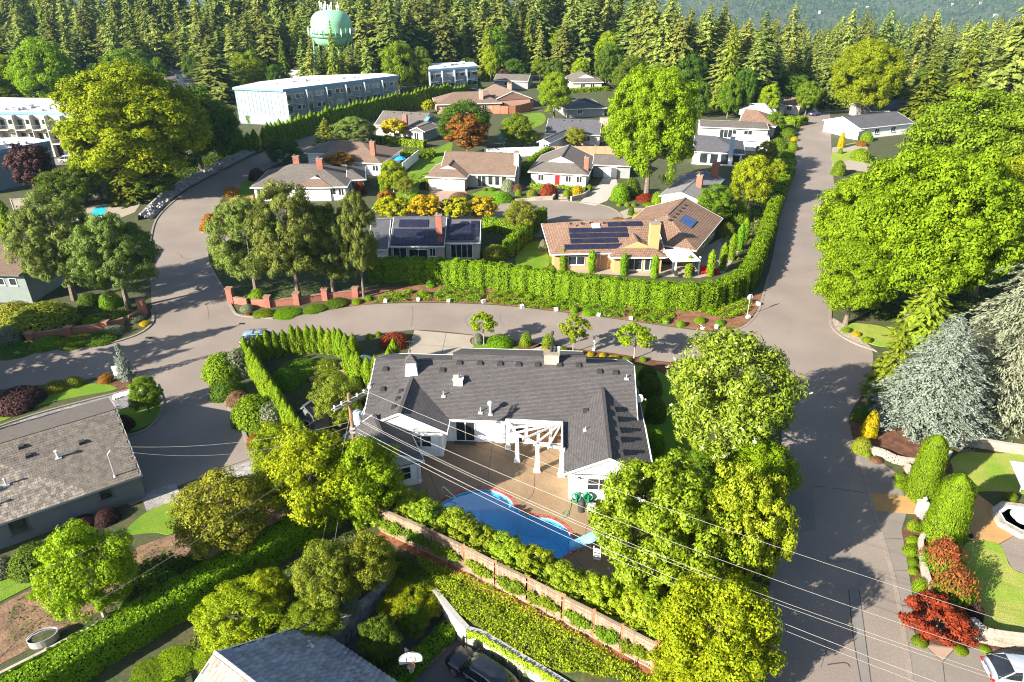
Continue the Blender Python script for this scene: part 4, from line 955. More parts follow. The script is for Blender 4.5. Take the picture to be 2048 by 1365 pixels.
def cover(name, label, poly, m, dens=60, ls=.12, h=.3, cat='ground cover', zfun=None, px=True, seed=0, z=0.0, kind='stuff'):
    """low mat of leaves over an area (uncountable)"""
    g = np.random.default_rng(1300+seed); P = crv([G(p[0], p[1], z) for p in poly] if px else poly, 4, True); pl = [(p.x, p.y) for p in P]
    xs = [p[0] for p in pl]; ys = [p[1] for p in pl]; ar = (max(xs)-min(xs))*(max(ys)-min(ys)); n = int(ar*dens)
    X = g.uniform(min(xs), max(xs), n); Y = g.uniform(min(ys), max(ys), n); k = inside_np(pl, X, Y); X = X[k]; Y = Y[k]; n = len(X)
    Z = (zfun(X, Y) if zfun else 0)+z+h*(.55+.45*np.sin(X*2.3+seed)*np.sin(Y*2.9))*g.uniform(.3, 1.05, n)
    V = leaves(np.stack([X, Y, Z], 1), unit(np.array([[0, 0, 1.]])+g.normal(0, .5, (n, 3))), ls*g.uniform(.6, 1.3, n), .5, g)
    o = link(name, cloud_mesh(name, V, m)); tag(o, label, cat, kind=kind); return o
# ------------------------------------------------------------------ neighbouring houses
W_ = lambda x, w=1.5, **k: dict(x=x, w=w, **k)
win = lambda x, w=1.6, z=.9, h=1.25, **k: dict(x=x, w=w, z=z, h=h, **k)
def hs(label, vols, name='house', **k): return add_house(name, label, 'house', vols, **k)
h, v = hs('low house with brown roof and two white garage doors on the cul-de-sac', [
  dict(A=(878, 347), B=(1030, 352), W=13, ez=2.6, p=.42, m=M_shbr, wall=M_cream, op=[dict(x=.50, w=1.7, z=.1, h=2.1, kind='glass_door'), win(.64, 1.0, .5, 1.9, split=1), win(.73, 1.0, .5, 1.9, split=1), win(.82, 1.0, .5, 1.9, split=1)]),
  dict(A=(850, 354), B=(933, 357), W=9, ez=2.62, p=.42, m=M_shbr, wall=M_cream, axis='across', hA=.6, op=[dict(x=.13, w=2.7, z=.05, h=2.1, kind='garage', split=1), dict(x=.53, w=2.7, z=.05, h=2.1, kind='garage', split=1)])])
h.chimney(G(1031, 346, 2.4)+Vector((.2, .5, 0)), .9, 1.1, 0, 6.2, mat('pale_stone', (.5, .46, .40), .9, .2, 2, .3))
h, v = hs('house with grey roof, white gable and red front door', [
  dict(A=(1056, 344), B=(1177, 351), W=14, ez=2.6, p=.42, m=M_shgr, wall=M_cream, axis='across', hA=.55, gm=M_white, op=[win(.16, 1.2), dict(x=.44, w=1.1, z=.1, h=2.1, kind='door', split=1, glass=mat('red_door_paint', (.50, .012, .015), .4, .05, 2, 0)), win(.62, 1.1), win(.80, 1.1)]),
  dict(A=(1185, 330), B=(1262, 333), W=8, ez=2.6, p=.3, m=M_shgr, wall=M_grey, op=[dict(x=.3, w=2.6, z=.05, h=2.1, kind='garage', split=1, glass=M_white)])])
h.chimney(G(1173, 344, 2.6)+Vector((0, .6, 0)), .9, .9, 2, 5.2, None, cap=True)
h, v = hs('brown roofed house with two brick chimneys beside the curving side road', [
  dict(A=(500, 376), B=(694, 374), W=12.5, ez=2.6, p=.42, m=M_shgr, wall=M_white, hA=1, hB=1, op=[win(.05, 1.4), win(.80, 1.3, 1.0, 1.2), win(.9, 1.0)]),
  dict(A=(590, 376), B=(664, 375), W=12, ez=2.62, p=.42, m=M_shbr, wall=M_white, axis='across', hA=.7, gm=M_white),
  dict(A=(694, 361), B=(732, 359), W=9, ez=2.6, p=.4, m=M_shgr, wall=M_cream, hB=1, op=[win(.2, 1.6)])])
h.chimney(G(594, 331, 4.6), 1.1, .9, 3, 6.3, None, pots=1); h.chimney(G(641, 340, 4.4), 1.1, .9, 3, 6.4, None, pots=1)
h, v = hs('tan roofed house with white walled patio and blue parasol behind it', [
  dict(A=(624, 321), B=(763, 328), W=13, ez=2.6, p=.4, m=M_shbr, wall=M_white, hA=.5, hB=1, op=[win(.3, 1.4), win(.85, 1.3)]),
  dict(A=(608, 306), B=(690, 309), W=9, ez=2.6, p=.38, m=M_shgr, wall=M_white, hA=1)])
h.chimney(G(746, 300, 4.6), 1.0, .9, 3, 6.2)
h, v = hs('brown roofed house with a skylight and golden tree before its wall', [
  dict(A=(748, 250), B=(866, 257), W=12, ez=2.6, p=.4, m=M_shgr, wall=M_cream, hB=.5, vents=[(.2, .44), (.35, .44), (.5, .44), (.65, .44)], op=[win(.2, 1.4), win(.4, 1.4)]),
  dict(A=(818, 261), B=(849, 264), W=7, ez=2.6, p=.42, m=M_shgr, wall=M_grey, axis='across', op=[win(.3, 1.3, .4, 1.8)])])
h.chimney(G(811, 252, 3.0), 1.1, .9, 2, 5.6)
sk = MB().box(-.5, .5, -.8, .8, 0, .1); sk.xf(v[0]['M'] @ Matrix.Translation((v[0]['L']*.82, 3.5, 2.6+3.5*.4+.05)) @ Matrix.Rotation(math.atan(.4), 4, 'X')); h.part('skylight', sk, glassmat('skylight_glass', (.12, .35, .45), .05))
h, v = hs('reddish brown house with two roofs beyond the dark wooden fence', [
  dict(A=(871, 210), B=(1004, 206), W=12, ez=2.6, p=.4, m=M_shbr, wall=mat('rosy_siding', (.45, .27, .20), .85, .1, 1, .05), hA=1, hB=.5, op=[win(.4, 1.4), win(.7, 1.4)]),
  dict(A=(985, 202), B=(1064, 197), W=15, ez=2.8, p=.38, m=M_shbr, wall=MATS['rosy_siding'], axis='across', op=[win(.2, 1.3)])])
h.chimney(G(962, 190, 4.6), 1.1, .9, 3, 6.0, mat('pink_brick', (.5, .3, .23), .9, .2, 4, .1)); h.chimney(G(1019, 178, 4.8), 1.1, .9, 3, 6.4, MATS['pink_brick'])
h, v = hs('long grey roofed house with a broad pink brick chimney and pergola windows', [
  dict(A=(1090, 267), B=(1200, 271), W=11.5, ez=2.6, p=.42, m=M_shdk, wall=M_cream, vents=[(.3, .43), (.45, .43), (.6, .43)], op=[win(.35, 2.0, .6, 1.6), win(.7, 1.6)]),
  dict(A=(1074, 284), B=(1100, 287), W=14, ez=2.6, p=.42, m=M_shdk, wall=M_white, axis='across', op=[win(.45, 1.4, .4, 1.9)])])
h.chimney(G(1203, 268, 2)+Vector((.6, .5, 0)), 2.2, 1.0, 0, 5.6, MATS['pink_brick'], pots=0)
hs('dark low roofed house with a small skylight behind the bright lime tree', [dict(A=(1132, 219), B=(1214, 216), W=15, ez=2.4, p=.22, m=M_shdk, wall=M_grey, hA=1, hB=1, op=[win(.3, 1.4)])])
hs('grey roofed house with white gable standing before the dark firs', [dict(A=(1143, 166), B=(1207, 165), W=14, ez=2.6, p=.4, m=M_shgr, wall=M_cream, axis='across', hA=.5, gm=M_white, op=[win(.3, 1.5), win(.6, 1.5)])])
hs('low pale roofed house half hidden by a purple plum tree', [dict(A=(987, 161), B=(1056, 163), W=10, ez=2.6, p=.3, m=M_shgr, wall=M_grey, op=[win(.3, 1.5)])])
hw = hs('grey house with dark solar panels covering its roof behind the hedge', [
  dict(A=(778, 493), B=(888.5, 493), W=12, ez=2.6, p=.4, m=M_shdk, wall=M_cream, solar=[(.04, .02, 7, 2, 1.04, 1.7), (.12, .31, 4, 1, 1.04, 1.7)], op=[dict(x=.06, w=1.9, z=.1, h=2.1, kind='glass_door'), win(.34, 2.7, .4, 1.6), win(.72, .9)]),
  dict(A=(888.5, 486), B=(960, 486), W=9.6, ez=2.62, p=.4, m=M_shdk, wall=M_cream, solar=[(.1, .06, 3, 2, 1.25, 1.7), (.72, .12, 1, 2, 1.2, 1.7)], op=[dict(x=.16, w=3.2, z=.1, h=2.1, kind='glass_door', split=4)]),
  dict(A=(735, 500), B=(776, 499), W=14, ez=2.4, p=.3, m=M_shdk, wall=M_white)])
hw[0].chimney(G(878, 452, 4.7), .9, .8, 3.5, 6.3)
th, tv = hs('tan house with brown tile roof, solar panels and white patio cover', [
  dict(A=(1101, 509), B=(1330, 504), W=13, ez=2.6, p=.4, m=M_tiler, wall=M_tanw, hA=1, over=.6, vents=[(.22, .45), (.32, .45), (.4, .45), (.52, .45), (.58, .45), (.66, .45), (.73, .45)], solar=[(.13, .06, 5, 1, 1.65, .98), (.19, .145, 4, 1, 1.65, .98), (.19, .225, 5, 1, 1.65, .98), (.19, .305, 5, 1, 1.65, .98), (.55, .39, 3, 1, 1.65, .98)], op=[win(.16, 2.4, .7, 1.3), dict(x=.44, w=1.2, z=.1, h=2.0, kind='door', split=1, glass=M_tanw)]),
  dict(A=(1221, 516), B=(1335, 515), W=8.5, ez=2.45, p=.42, m=M_tiler, wall=M_tanw, axis='across', hA=.45, over=.6, gm=M_tanw, op=[win(.3, 2.2, .4, 1.7), win(.62, 1.6, .3, 1.8)]),
  dict(A=(1392, 502), B=(1446, 437), W=12.5, ez=2.62, p=.4, m=M_tiler, wall=M_tanw, hA=1, over=.6, vents=[(.3, .44), (.4, .44), (.5, .44), (.6, .44), (.7, .44), (.8, .44)], op=[win(.4, 2.0), win(.7, 2.0)])])
solar(th, tv[2], .38, .2, 3, 1, 1.1, 2.0, M_solarb)
th.chimney(G(1307, 484, 3.9), 1.35, .9, 2.8, 6.6, M_tanw, pots=0)
sk = MB().box(-.6, .6, -.5, .5, 0, .12); sk.xf(tv[0]['M'] @ Matrix.Translation((tv[0]['L']*.44, 5.2, 2.6+5.2*.4+.03)) @ Matrix.Rotation(math.atan(.4), 4, 'X')); th.part('skylight', sk, glassmat('skylight_glass2', (.35, .55, .5), .1))
pc = thing('patio_cover', 'flat white patio cover on square white posts beside the tan house', 'patio cover', tuple(G(1370, 550)))
po = Vector(pc.location); cz = 2.75; pts = [G(1326, 500, cz), G(1378, 498, cz), G(1401, 521, cz), G(1346, 523, cz)]
MB().prism([(p.x-po.x, p.y-po.y) for p in pts], cz-.14, cz).build('cover_panel', M_white, pc)
for q in [G(1349, 553), G(1396, 549), G(1344, 545)]: MB().box(q.x-po.x-.1, q.x-po.x+.1, q.y-po.y-.1, q.y-po.y+.1, 0, cz-.14).build('post', M_white, pc)
h, v = hs('white gabled house with pale grey roof beside the solar tile house', [
  dict(A=(1318, 392), B=(1404, 404), W=16, ez=2.7, p=.3, m=tilemat('pale_grey_shingle', (.18, .178, .182), .33, .14, .008, .25, .6, .9, .5, .1), wall=M_white, axis='across', op=[win(.55, 1.4)])])
h.chimney(G(1398, 374, 3.4), 1.0, .8, 2, 5.4); h.chimney(G(1429, 352, 3.4), 1.2, 1.0, 2, 5.8)
h, v = hs('dark roofed modern house with tall windows and a blue chimney', [
  dict(A=(1385, 303), B=(1490, 309), W=13, ez=2.8, p=.32, m=M_shdk, wall=M_white, hA=0, hB=1, op=[win(.15, 1.7, .3, 2.1, split=1), win(.35, 1.7, .3, 2.1, split=1), win(.55, 1.7, .3, 2.1, split=1), win(.78, 1.5, .3, 2.1, split=1)])])
h.chimney(G(1462, 303, 3.4), .9, .9, 2.5, 6.2, mat('blue_grey_metal', (.28, .40, .52), .6, .1, 1, 0), cap=True, pots=0)
hs('flat roofed pale house with a white carport facing the straight road', [
  dict(A=(1400, 254), B=(1538, 259), W=9, ez=2.9, p=.14, m=M_shgr, wall=M_cream, op=[win(.3, 4.0, .4, 2.0, split=4), win(.65, 2.0, .4, 2.0)]),
  dict(A=(1466, 279), B=(1540, 283), W=6, ez=2.5, p=.06, m=M_flat, wall=M_white)])
hs('house with checked brown tile roof behind the white carport', [dict(A=(1476, 247), B=(1551, 254), W=12, ez=2.6, p=.42, m=M_tiler, wall=M_cream, hB=1, axis='along', op=[win(.5, 1.5)])])
hs('house with a nearly white roof further along the straight road', [dict(A=(1478, 228), B=(1553, 232), W=13, ez=2.6, p=.28, m=M_flat, wall=M_cream, hA=1, hB=1, op=[win(.5, 1.5)])])
hs('grey gabled house near the far end of the straight road', [dict(A=(1508, 211), B=(1574, 213), W=12, ez=2.6, p=.36, m=tilemat('mid_grey_shingle', (.14, .14, .148), .33, .14, .008, .3, .6, .9, .5, .1), wall=M_cream, axis='across', op=[win(.4, 1.5)])])
hs('farthest low house with reddish roof at the end of the road', [dict(A=(1556, 209), B=(1600, 213), W=9, ez=2.5, p=.35, m=M_shbr, wall=M_cream, op=[win(.4, 1.5)])])
hs('house with white side wall and black roof right of the straight road', [dict(A=(1721, 258), B=(1830, 246), W=12, ez=2.7, p=.3, m=M_shdk, wall=M_white, op=[win(.3, 1.6), win(.6, 1.6)]), dict(A=(1722, 262), B=(1768, 252), W=5, ez=2.3, p=.2, m=M_flat, wall=M_white)])
hs('dark roofed house behind the tall maple right of the road', [dict(A=(1742, 223), B=(1832, 221), W=11, ez=2.7, p=.35, m=M_shdk, wall=M_grey, op=[win(.3, 1.6)])])
hs('grey green house with low brown roof beside the two left pines', [dict(A=(-90, 548), B=(37, 551), W=15, ez=4.2, p=.14, m=M_shbr, wall=mat('green_grey_siding', (.16, .19, .18), .85, .1, 1, .05), over=.9, fascia=mat('dark_fascia', (.1, .1, .1), .8, .1, 1, 0), op=[win(.72, 1.0, 2.4, 1.0, split=1), win(.45, 1.6, 2.4, 1.0)])])
hs('grey dormered roof showing beyond the yellowing maple', [dict(A=(330, 161), B=(392, 158), W=11, ez=4, p=.45, m=M_shgr, wall=M_cream, op=[win(.3, 1.5), win(.6, 1.5)]), dict(A=(349, 150), B=(357, 150), W=4, ez=6.6, p=.5, m=M_shgr, wall=M_white, axis='across', op=[win(.3, .7, 5.2, 1.0, split=1)])])
dm, v = hs('low brown building with a pale dome far behind the left trees', [dict(A=(160, 131), B=(240, 130), W=14, ez=4.5, p=.2, m=M_shbr, wall=mat('maroon_siding', (.22, .09, .07), .85, .1, 1, 0), hA=1, hB=1, op=[win(.4, 2)])])
b = MB().lathe([(5.5, 0), (5.2, .9), (4.2, 1.8), (2.6, 2.4), (.8, 2.7), (.1, 2.75)], n=20); o = dm.part('dome', b, M_flat, smooth=True); o.location = (v[0]['L']*.62, 6, 5.4)
# ------------------------------------------------------------------ apartment blocks
M_rail = mat('dark_railing', (.07, .08, .09), .6, .2, 3, 0)
def apartment(label, roof_px, z, faces, wallm, name='apartment_building'):
    """flat roofed block: roof outline (photo points at roof level), faces: list of (i, storeys, bays, style)"""
    P = [G(p[0], p[1], z) for p in roof_px]; o = thing(name, label, 'apartment building', (P[0].x, P[0].y, 0)); O = Vector((P[0].x, P[0].y, 0))
    Q = [(p.x-O.x, p.y-O.y) for p in P]
    MB().prism(Q, 0, z-.35).build('wall', wallm, o)
    cx = sum(q[0] for q in Q)/len(Q); cyy = sum(q[1] for q in Q)/len(Q); QQ = [(q[0]+(q[0]-cx)*.02, q[1]+(q[1]-cyy)*.02) for q in Q]
    MB().prism(QQ, z-.35, z+.25).build('fascia', M_aptb, o); rf = MB().prism([(q[0]+(q[0]-cx)*.012, q[1]+(q[1]-cyy)*.012) for q in Q], z+.2, z+.30).build('roof', M_flat, o)
    g = random.Random(len(label))
    for k in range(16):
        a = g.random(); bb = g.random(); i = 1; e0 = Vector((*Q[0], 0)); u = Vector((*Q[2 % len(Q)], 0)); m = e0.lerp(u, .12+.76*a)+(Vector((cx, cyy, 0))-e0.lerp(u, .12+.76*a))*(.15+.7*bb)
        if inside(Q, m.x, m.y): MB().box(m.x-.5, m.x+.5, m.y-.4, m.y+.4, z+.3, z+.5+.5*g.random()).build('roof_box', M_flat if k % 3 else M_metal, rf)
    for (i, st, bays, style) in faces:
        a = Vector((*Q[i], 0)); c = Vector((*Q[(i+1) % len(Q)], 0)); d = c-a; L = d.length; ex = d/L; ny = Vector((ex.y, -ex.x, 0))
        if (Vector((cx, cyy, 0))-a).dot(ny) > 0: ny = -ny
        M = Matrix(((ex.x, ny.x, 0, a.x), (ex.y, ny.y, 0, a.y), (0, 0, 1, 0), (0, 0, 0, 1))); sh = (z-.5)/st
        if style == 'end':
            for k in range(int(L/1.1)):
                t = MB().box(k*1.1+.4, k*1.1+.48, 0, .05, 2.6, z-.4); t.xf(M); t.build('batten', wallm, o)
            for f in (.08, .78):
                for s in range(1, st):
                    fr = MB().box(f*L, f*L+1.9, -.02, .06, s*sh+1.0, s*sh+2.2); fr.xf(M); w = fr.build('window', M_white, o)
                    pn = MB().box(f*L+.1, f*L+1.8, .06, .08, s*sh+1.1, s*sh+2.1); pn.xf(M); pn.build('pane', M_glass_l, w)
        else:
            bw = L/bays
            for s in range(st):
                if style == 'stilt' and s == 0:
                    dk = MB().box(.5, L-.5, -.3, .02, .1, sh-.5); dk.xf(M); dk.build('undercroft_shade', M_vent, o)  # near-black panel on the wall, painted as the shade behind the columns
                    for k in range(bays+1): cl = MB().box(k*bw-.15, k*bw+.15, .9, 1.2, 0, sh); cl.xf(M); cl.build('column', M_white, o)
                    continue
                for k in range(bays):
                    x0 = k*bw
                    for (u, w_, z0, hh, nm) in ((.08, 1.5, .1, 2.0, 'balcony_door'), (.52, 1.3, .9, 1.2, 'window'), (.78, .9, .9, 1.2, 'window')):
                        w_ = min(w_, bw*.3); fr = MB().box(x0+u*bw, x0+u*bw+w_, -.02, .05, s*sh+z0, s*sh+z0+hh); fr.xf(M); wi = fr.build(nm, M_white, o)
                        pn = MB().box(x0+u*bw+.08, x0+u*bw+w_-.08, .05, .07, s*sh+z0+.08, s*sh+z0+hh-.08); pn.xf(M); pn.build('pane', M_glass if (k+s) % 3 else M_glass_l, wi)
                    if s > 0 or style == 'balc':
                        sl = MB().box(x0+.15, x0+bw*.62, .02, 1.5, s*sh-.15, s*sh+.02); sl.xf(M); bo = sl.build('balcony', wallm, o)
                        ra = MB().box(x0+.15, x0+bw*.62, 1.44, 1.49, s*sh+.95, s*sh+1.03)
                        for q in range(int(bw*.62/.3)): ra.box(x0+.18+q*.3, x0+.22+q*.3, 1.45, 1.48, s*sh+.02, s*sh+.95)
                        ra.xf(M); ra.build('railing', M_rail, bo)
            for k in range(bays): pl = MB().box(k*bw-.05, k*bw+.12, .02, 1.2, .05, z-.4); pl.xf(M); pl.build('party_fin', wallm, o)
    return o
apartment('long pale blue three storey apartment block with balconies behind the cedar row', [(468, 177), (567, 181), (795, 153), (765, 149), (620, 154), (520, 166)], 9.0, [(0, 3, 1, 'end'), (1, 3, 6, 'balc')], mat('blue_facade', (.20, .245, .29), .8, .08, 1, .05))
apartment('second blue apartment block with balconies in front of tall firs', [(857, 141), (955, 134), (946, 126), (860, 129)], 9.0, [(0, 3, 4, 'balc')], MATS['blue_facade'])
apartment('cream apartment block on columns at the left behind the yellow maple', [(-80, 226), (62, 226), (185, 229), (190, 202), (-80, 196)], 9.2, [(0, 3, 4, 'stilt'), (1, 3, 4, 'stilt')], M_cream)
apartment('blue grey block with pale roof at the left edge beside the plum tree', [(-90, 320), (-2, 303), (98, 285), (60, 277), (-90, 283)], 7.0, [(1, 2, 1, 'end')], mat('blue_grey_siding', (.16, .2, .26), .85, .1, 1, .05))
hs('low white roofed hall between the plum and the water tower', [dict(A=(555, 148), B=(665, 149), W=12, ez=4.5, p=.06, m=M_flat, wall=M_cream, op=[win(.5, 2)])])
# ------------------------------------------------------------------ water tower
M_tank = mat('pale_green_tank_paint', (.20, .42, .26), .45, .12, .3, .02, col2=(.17, .36, .22)); M_tank_d = mat('green_steel', (.12, .27, .17), .5, .1, 1, 0)
wt_b = G(677, 182); WT = thing('water_tower', 'pale green water tower with antennas rising from the firs', 'water tower', tuple(wt_b)); RT = 6.5
zt = top_h(wt_b, 20); zr = top_h(wt_b, 71)
prof = [(.5, zr-3.6), (RT*.6, zr-3.2), (RT*.9, zr-2.2), (RT, zr-.6), (RT, zr+3.4)]+[(RT*math.cos(a)**.62, zr+3.4+(zt-zr-3.4)*math.sin(a)) for a in [R(d) for d in (10, 22, 34, 46, 58, 70, 80, 87)]]
MB().lathe(prof, n=40).build('tank', M_tank, WT, True)
b = MB().lathe([(RT+.02, zr-.1), (RT+.9, zr-.1), (RT+.9, zr), (RT+.02, zr)], n=32).lathe([(RT+.86, zr+1.0), (RT+.9, zr+1.0), (RT+.9, zr+1.08), (RT+.86, zr+1.08)], n=32)
for k in range(32): a = 6.283*k/32; b.tube([((RT+.88)*math.cos(a), (RT+.88)*math.sin(a), zr), ((RT+.88)*math.cos(a), (RT+.88)*math.sin(a), zr+1.05)], .03, 4)
b.build('walkway', M_tank_d, WT)
for k in range(6):
    a = 6.283*(k+.5)/6; MB().tube([(RT*.98*math.cos(a), RT*.98*math.sin(a), zr-.5), (RT*1.12*math.cos(a), RT*1.12*math.sin(a), 0)], .32, 8).build('leg', M_tank_d, WT)
b = MB()
for k in range(6):
    a, c = 6.283*(k+.5)/6, 6.283*(k+1.5)/6
    for z0, z1 in ((1, 8), (8, 15)): b.tube([(RT*1.08*math.cos(a), RT*1.08*math.sin(a), z0), (RT*1.04*math.cos(c), RT*1.04*math.sin(c), z1)], .06, 5)
b.build('brace', M_tank_d, WT); MB().tube([(0, 0, 0), (0, 0, zr-4)], .9, 12).build('riser', M_tank_d, WT)
M_ant = mat('antenna_white', (.72, .72, .70), .5, .05, 2, 0)
for k, (ax, ah) in enumerate([(-2.9, 2.6), (-2.3, 2.2), (-1.6, 1.8), (-1.1, 2.5), (-.4, 1.7), (.2, 1.5), (.8, 2.3), (2.4, 1.4), (2.9, 2.4)]):
    zb = zt-.35; MB().tube([(ax, -.5, zb-.3), (ax, -.5, zb+ah)], .06, 5).box(ax-.17, ax+.17, -.72, -.55, zb+ah-1.5, zb+ah+.3).build('antenna', M_ant, WT)
for k in range(14):
    a = math.pi+math.pi*k/13; x, y = (RT+1.0)*math.cos(a), (RT+1.0)*math.sin(a)
    MB().tube([(x, y, zr), (x, y, zr+2.2)], .05, 5).box(x-.15, x+.15, y-.15, y, zr+.6, zr+2.4).build('panel_antenna', M_ant if k % 2 else M_tank_d, WT)
b = MB()
for k in range(14):
    t = k/13; 
    b.beam((.9, -RT*math.cos(t*1.3)-.15, zr+(zt-zr)*math.sin(t*1.5)), (1.5, -RT*math.cos(t*1.3)-.15, zr+(zt-zr)*math.sin(t*1.5)), .05, .05)
b.build('ladder', M_tank_d, WT)
# ------------------------------------------------------------------ shake roofed house at the left
Bc = G(283, 950, 2.5); dl = (Bc-G(0, 1048, 2.5)); dl.z = 0; dl.normalize()
M_shake = mat('weathered_shake', (.215, .185, .155), .95, .35, 2.2, .6, objrand=.35, col2=(.13, .11, .095), scale2=14)
sh, sv = hs('house with weathered wooden shake roof at the left foreground', [dict(AW=Bc-dl*19, BW=Bc, W=14, ez=2.5, p=.36, m=mat('shake_underlay', (.10, .085, .075), .95, .2, 2, .3), wall=mat('slate_blue_siding', (.13, .145, .16), .85, .1, 1, .05), fascia=mat('grey_gutter', (.3, .3, .3), .6, .1, 1, 0), op=[win(.835, .9, 1.1, 1.0, split=1, frame=MATS.get('dark_fascia')), win(.52, 1.2, .8, 1.3, split=1, frame=MATS.get('dark_fascia'))])])
def lay_tiles(h, v, s0, s1, x0, x1, wid, exp, thick, m, name, limit=300, var=.35, cols=None, curve=0.0, back=False):
    """lapped roof pieces on the front slope: the nearest ones single, the far rest joined"""
    p = v['p']; ang = math.atan(p); M = v['M']; g = random.Random(5); items = []
    rows = int((s1-s0)/exp)
    protos = []
    for w in (.72, .88, 1.0, 1.18):
        ww = wid*w-.014; b = MB()
        if curve:
            k = 6
            for q in range(k):
                a0, a1 = q/k, (q+1)/k; za, zb_ = curve*math.sin(math.pi*a0)**.8, curve*math.sin(math.pi*a1)**.8
                b.hexa([Vector((a0*ww, 0, -.01)), Vector((a1*ww, 0, -.01)), Vector((a1*ww, exp*1.25, -.03)), Vector((a0*ww, exp*1.25, -.03)), Vector((a0*ww, 0, thick+za)), Vector((a1*ww, 0, thick+zb_)), Vector((a1*ww, exp*1.25, zb_*.8)), Vector((a0*ww, exp*1.25, za*.8))])
        else: b.hexa([Vector(t) for t in [(0, 0, 0), (ww, 0, 0), (ww, exp*1.3, -.01), (0, exp*1.3, -.01), (0, 0, thick), (ww, 0, thick), (ww, exp*1.3, .006), (0, exp*1.3, .006)]])
        protos.append((wid*w, b))
    for r in range(rows):
        x = x0-g.random()*wid; s = s0+r*exp
        while x < x1:
            j = g.randrange(4) if var else 2; w = protos[j][0]
            if x+w > x1+.06: break
            if x < x0-.06: x += w; continue
            ly = s*math.cos(ang) if not back else v['W']-s*math.cos(ang)
            T = M @ Matrix.Translation((x, 0, v['ez'])) @ Matrix.Rotation(ang, 4, 'X') @ Matrix.Translation((0, s-(g.random()-.5)*.04*var, .012+r*.0004)) @ Matrix.Rotation(R(g.uniform(-1.2, 1.2)*var), 4, 'Z')
            if back: T = M @ Matrix.Translation((x+w, v['W'], v['ez'])) @ Matrix.Rotation(R(180), 4, 'Z') @ Matrix.Rotation(ang, 4, 'X') @ Matrix.Translation((0, s, .012))
            wp = h.root.matrix_basis @ (T @ Vector((w/2, .1, 0)))
            dpt = wp.y*CP+(CAM_H-wp.z)*SP; px = 1024+wp.x/dpt*FPX; py = 682.5+((CAM_H-wp.z)*CP-wp.y*SP)/dpt*FPX
            vis = -12 < px < 2060 and -10 < py < 1378
            items.append((0 if vis else 1, dpt, j, T)); x += w
    items.sort(key=lambda t: (t[0], t[1])); rest = MB()
    pm = [b.mesh(name, m) for _, b in protos]
    for n, (vis, dpt, j, T) in enumerate(items):
        if n < limit and not vis: o = link(name, pm[j], v['roof']); o.matrix_local = T
        else:
            k = len(rest.v); rest.add(protos[j][1].v, protos[j][1].f); rest.xf(T, k)
    if rest.v: tag(rest.build('far_'+name+'s', m, v['roof']), kind='stuff')
h_root = sh.root; bpy.context.view_layer.update()
lay_tiles(sh, sv[0], -.05, 7.35, 4.5, 19.0, .25, .25, .03, M_shake, 'shake', 300)
zsl = lambda x: 2.5+x*.36
for fx, fy, hh, r_ in [(12.3, 4.9, .35, .0), (14.1, 3.9, .6, .1), (15.9, 4.6, .9, .0), (10.5, 3.0, .5, .07), (9.5, 1.6, .4, .07), (12.0, 5.9, .35, .0)]:
    b = MB()
    if r_: b.tube([(0, 0, -.1), (0, 0, hh)], r_, 8).lathe([(r_*1.6, hh), (r_*1.8, hh+.1), (.02, hh+.16)], n=8).box(-.22, .22, -.22, .22, -.1, .05)
    else: b.box(-.2, .2, -.2, .2, -.1, .2)
    b.xf(sv[0]['M'] @ Matrix.Translation((fx, fy, zsl(fy)+.03))); sh.part('roof_vent', b, M_metal if r_ else M_vent, sv[0]['roof'])
q = sh.loc(G(228, 948, 3.0)); b = MB().tube([(0, 0, 0), (0, 0, 2.2), (.25, 0, 2.45)], .04, 8).lathe([(.16, 0), (.1, .12), (.05, .2)], n=10); o = sh.part('service_mast', b, M_metal); o.location = (q.x, q.y, zsl(q.y)-.05)
# ------------------------------------------------------------------ tile roofed house at the bottom
Be = G(616, 1248, .6+LOW+2.2); Ae = G(790, 1365, .6+LOW+2.2); dd = (Ae-Be); dd.z = 0; dd.normalize(); ezb = .6+2.2
M_ctile = mat('shaded_blue_tile', (.20, .205, .235), .42, .25, 3, .2, objrand=.35, scale2=10, spec=.6)  # slope turned from the sun: the blue of its shade is in the tile colour
bh, bv = hs('house with tile roof coloured shade blue and sunlit brown at the bottom edge', [dict(AW=Be+dd*14, BW=Be, W=12, ez=ezb, p=.6, m=mat('tile_underlay', (.07, .07, .075), .95, .2, 2, .2), wall=M_grey)], z=LOW)
bpy.context.view_layer.update()
lay_tiles(bh, bv[0], -.05, 6.95, 3.0, 14.0, .38, .36, .055, M_ctile, 'roof_tile', 300, 0, curve=.05)
lay_tiles(bh, bv[0], -.05, 6.95, 4.0, 14.0, .34, .36, .03, mat('sunlit_brown_tile', (.28, .235, .20), .8, .25, 3, .25, objrand=.25, scale2=10), 'roof_tile', 60, 0, curve=.035, back=True)  # same tiles on the sunny slope, the sun's warm tone put into their colour
b = MB().tube([(0, 0, -.1), (0, 0, .55)], .05, 8).box(-.2, .2, -.2, .2, -.1, .06); b.xf(bv[0]['M'] @ Matrix.Translation((11.8, 1.6, ezb+1.6*.6+.05))); bh.part('vent_pipe', b, M_metal, bv[0]['roof'])
rcp = MB(); 
for k in range(36):
    x = 14-.38*k; rcp.tube([(x, 6, ezb+3.62), (x-.42, 6, ezb+3.645)], .13, 7)
rcp.xf(bv[0]['M']); bh.part('ridge_tiles', rcp, mat('pale_ridge_tile', (.36, .34, .33), .8, .15, 4, .1), bv[0]['roof'])
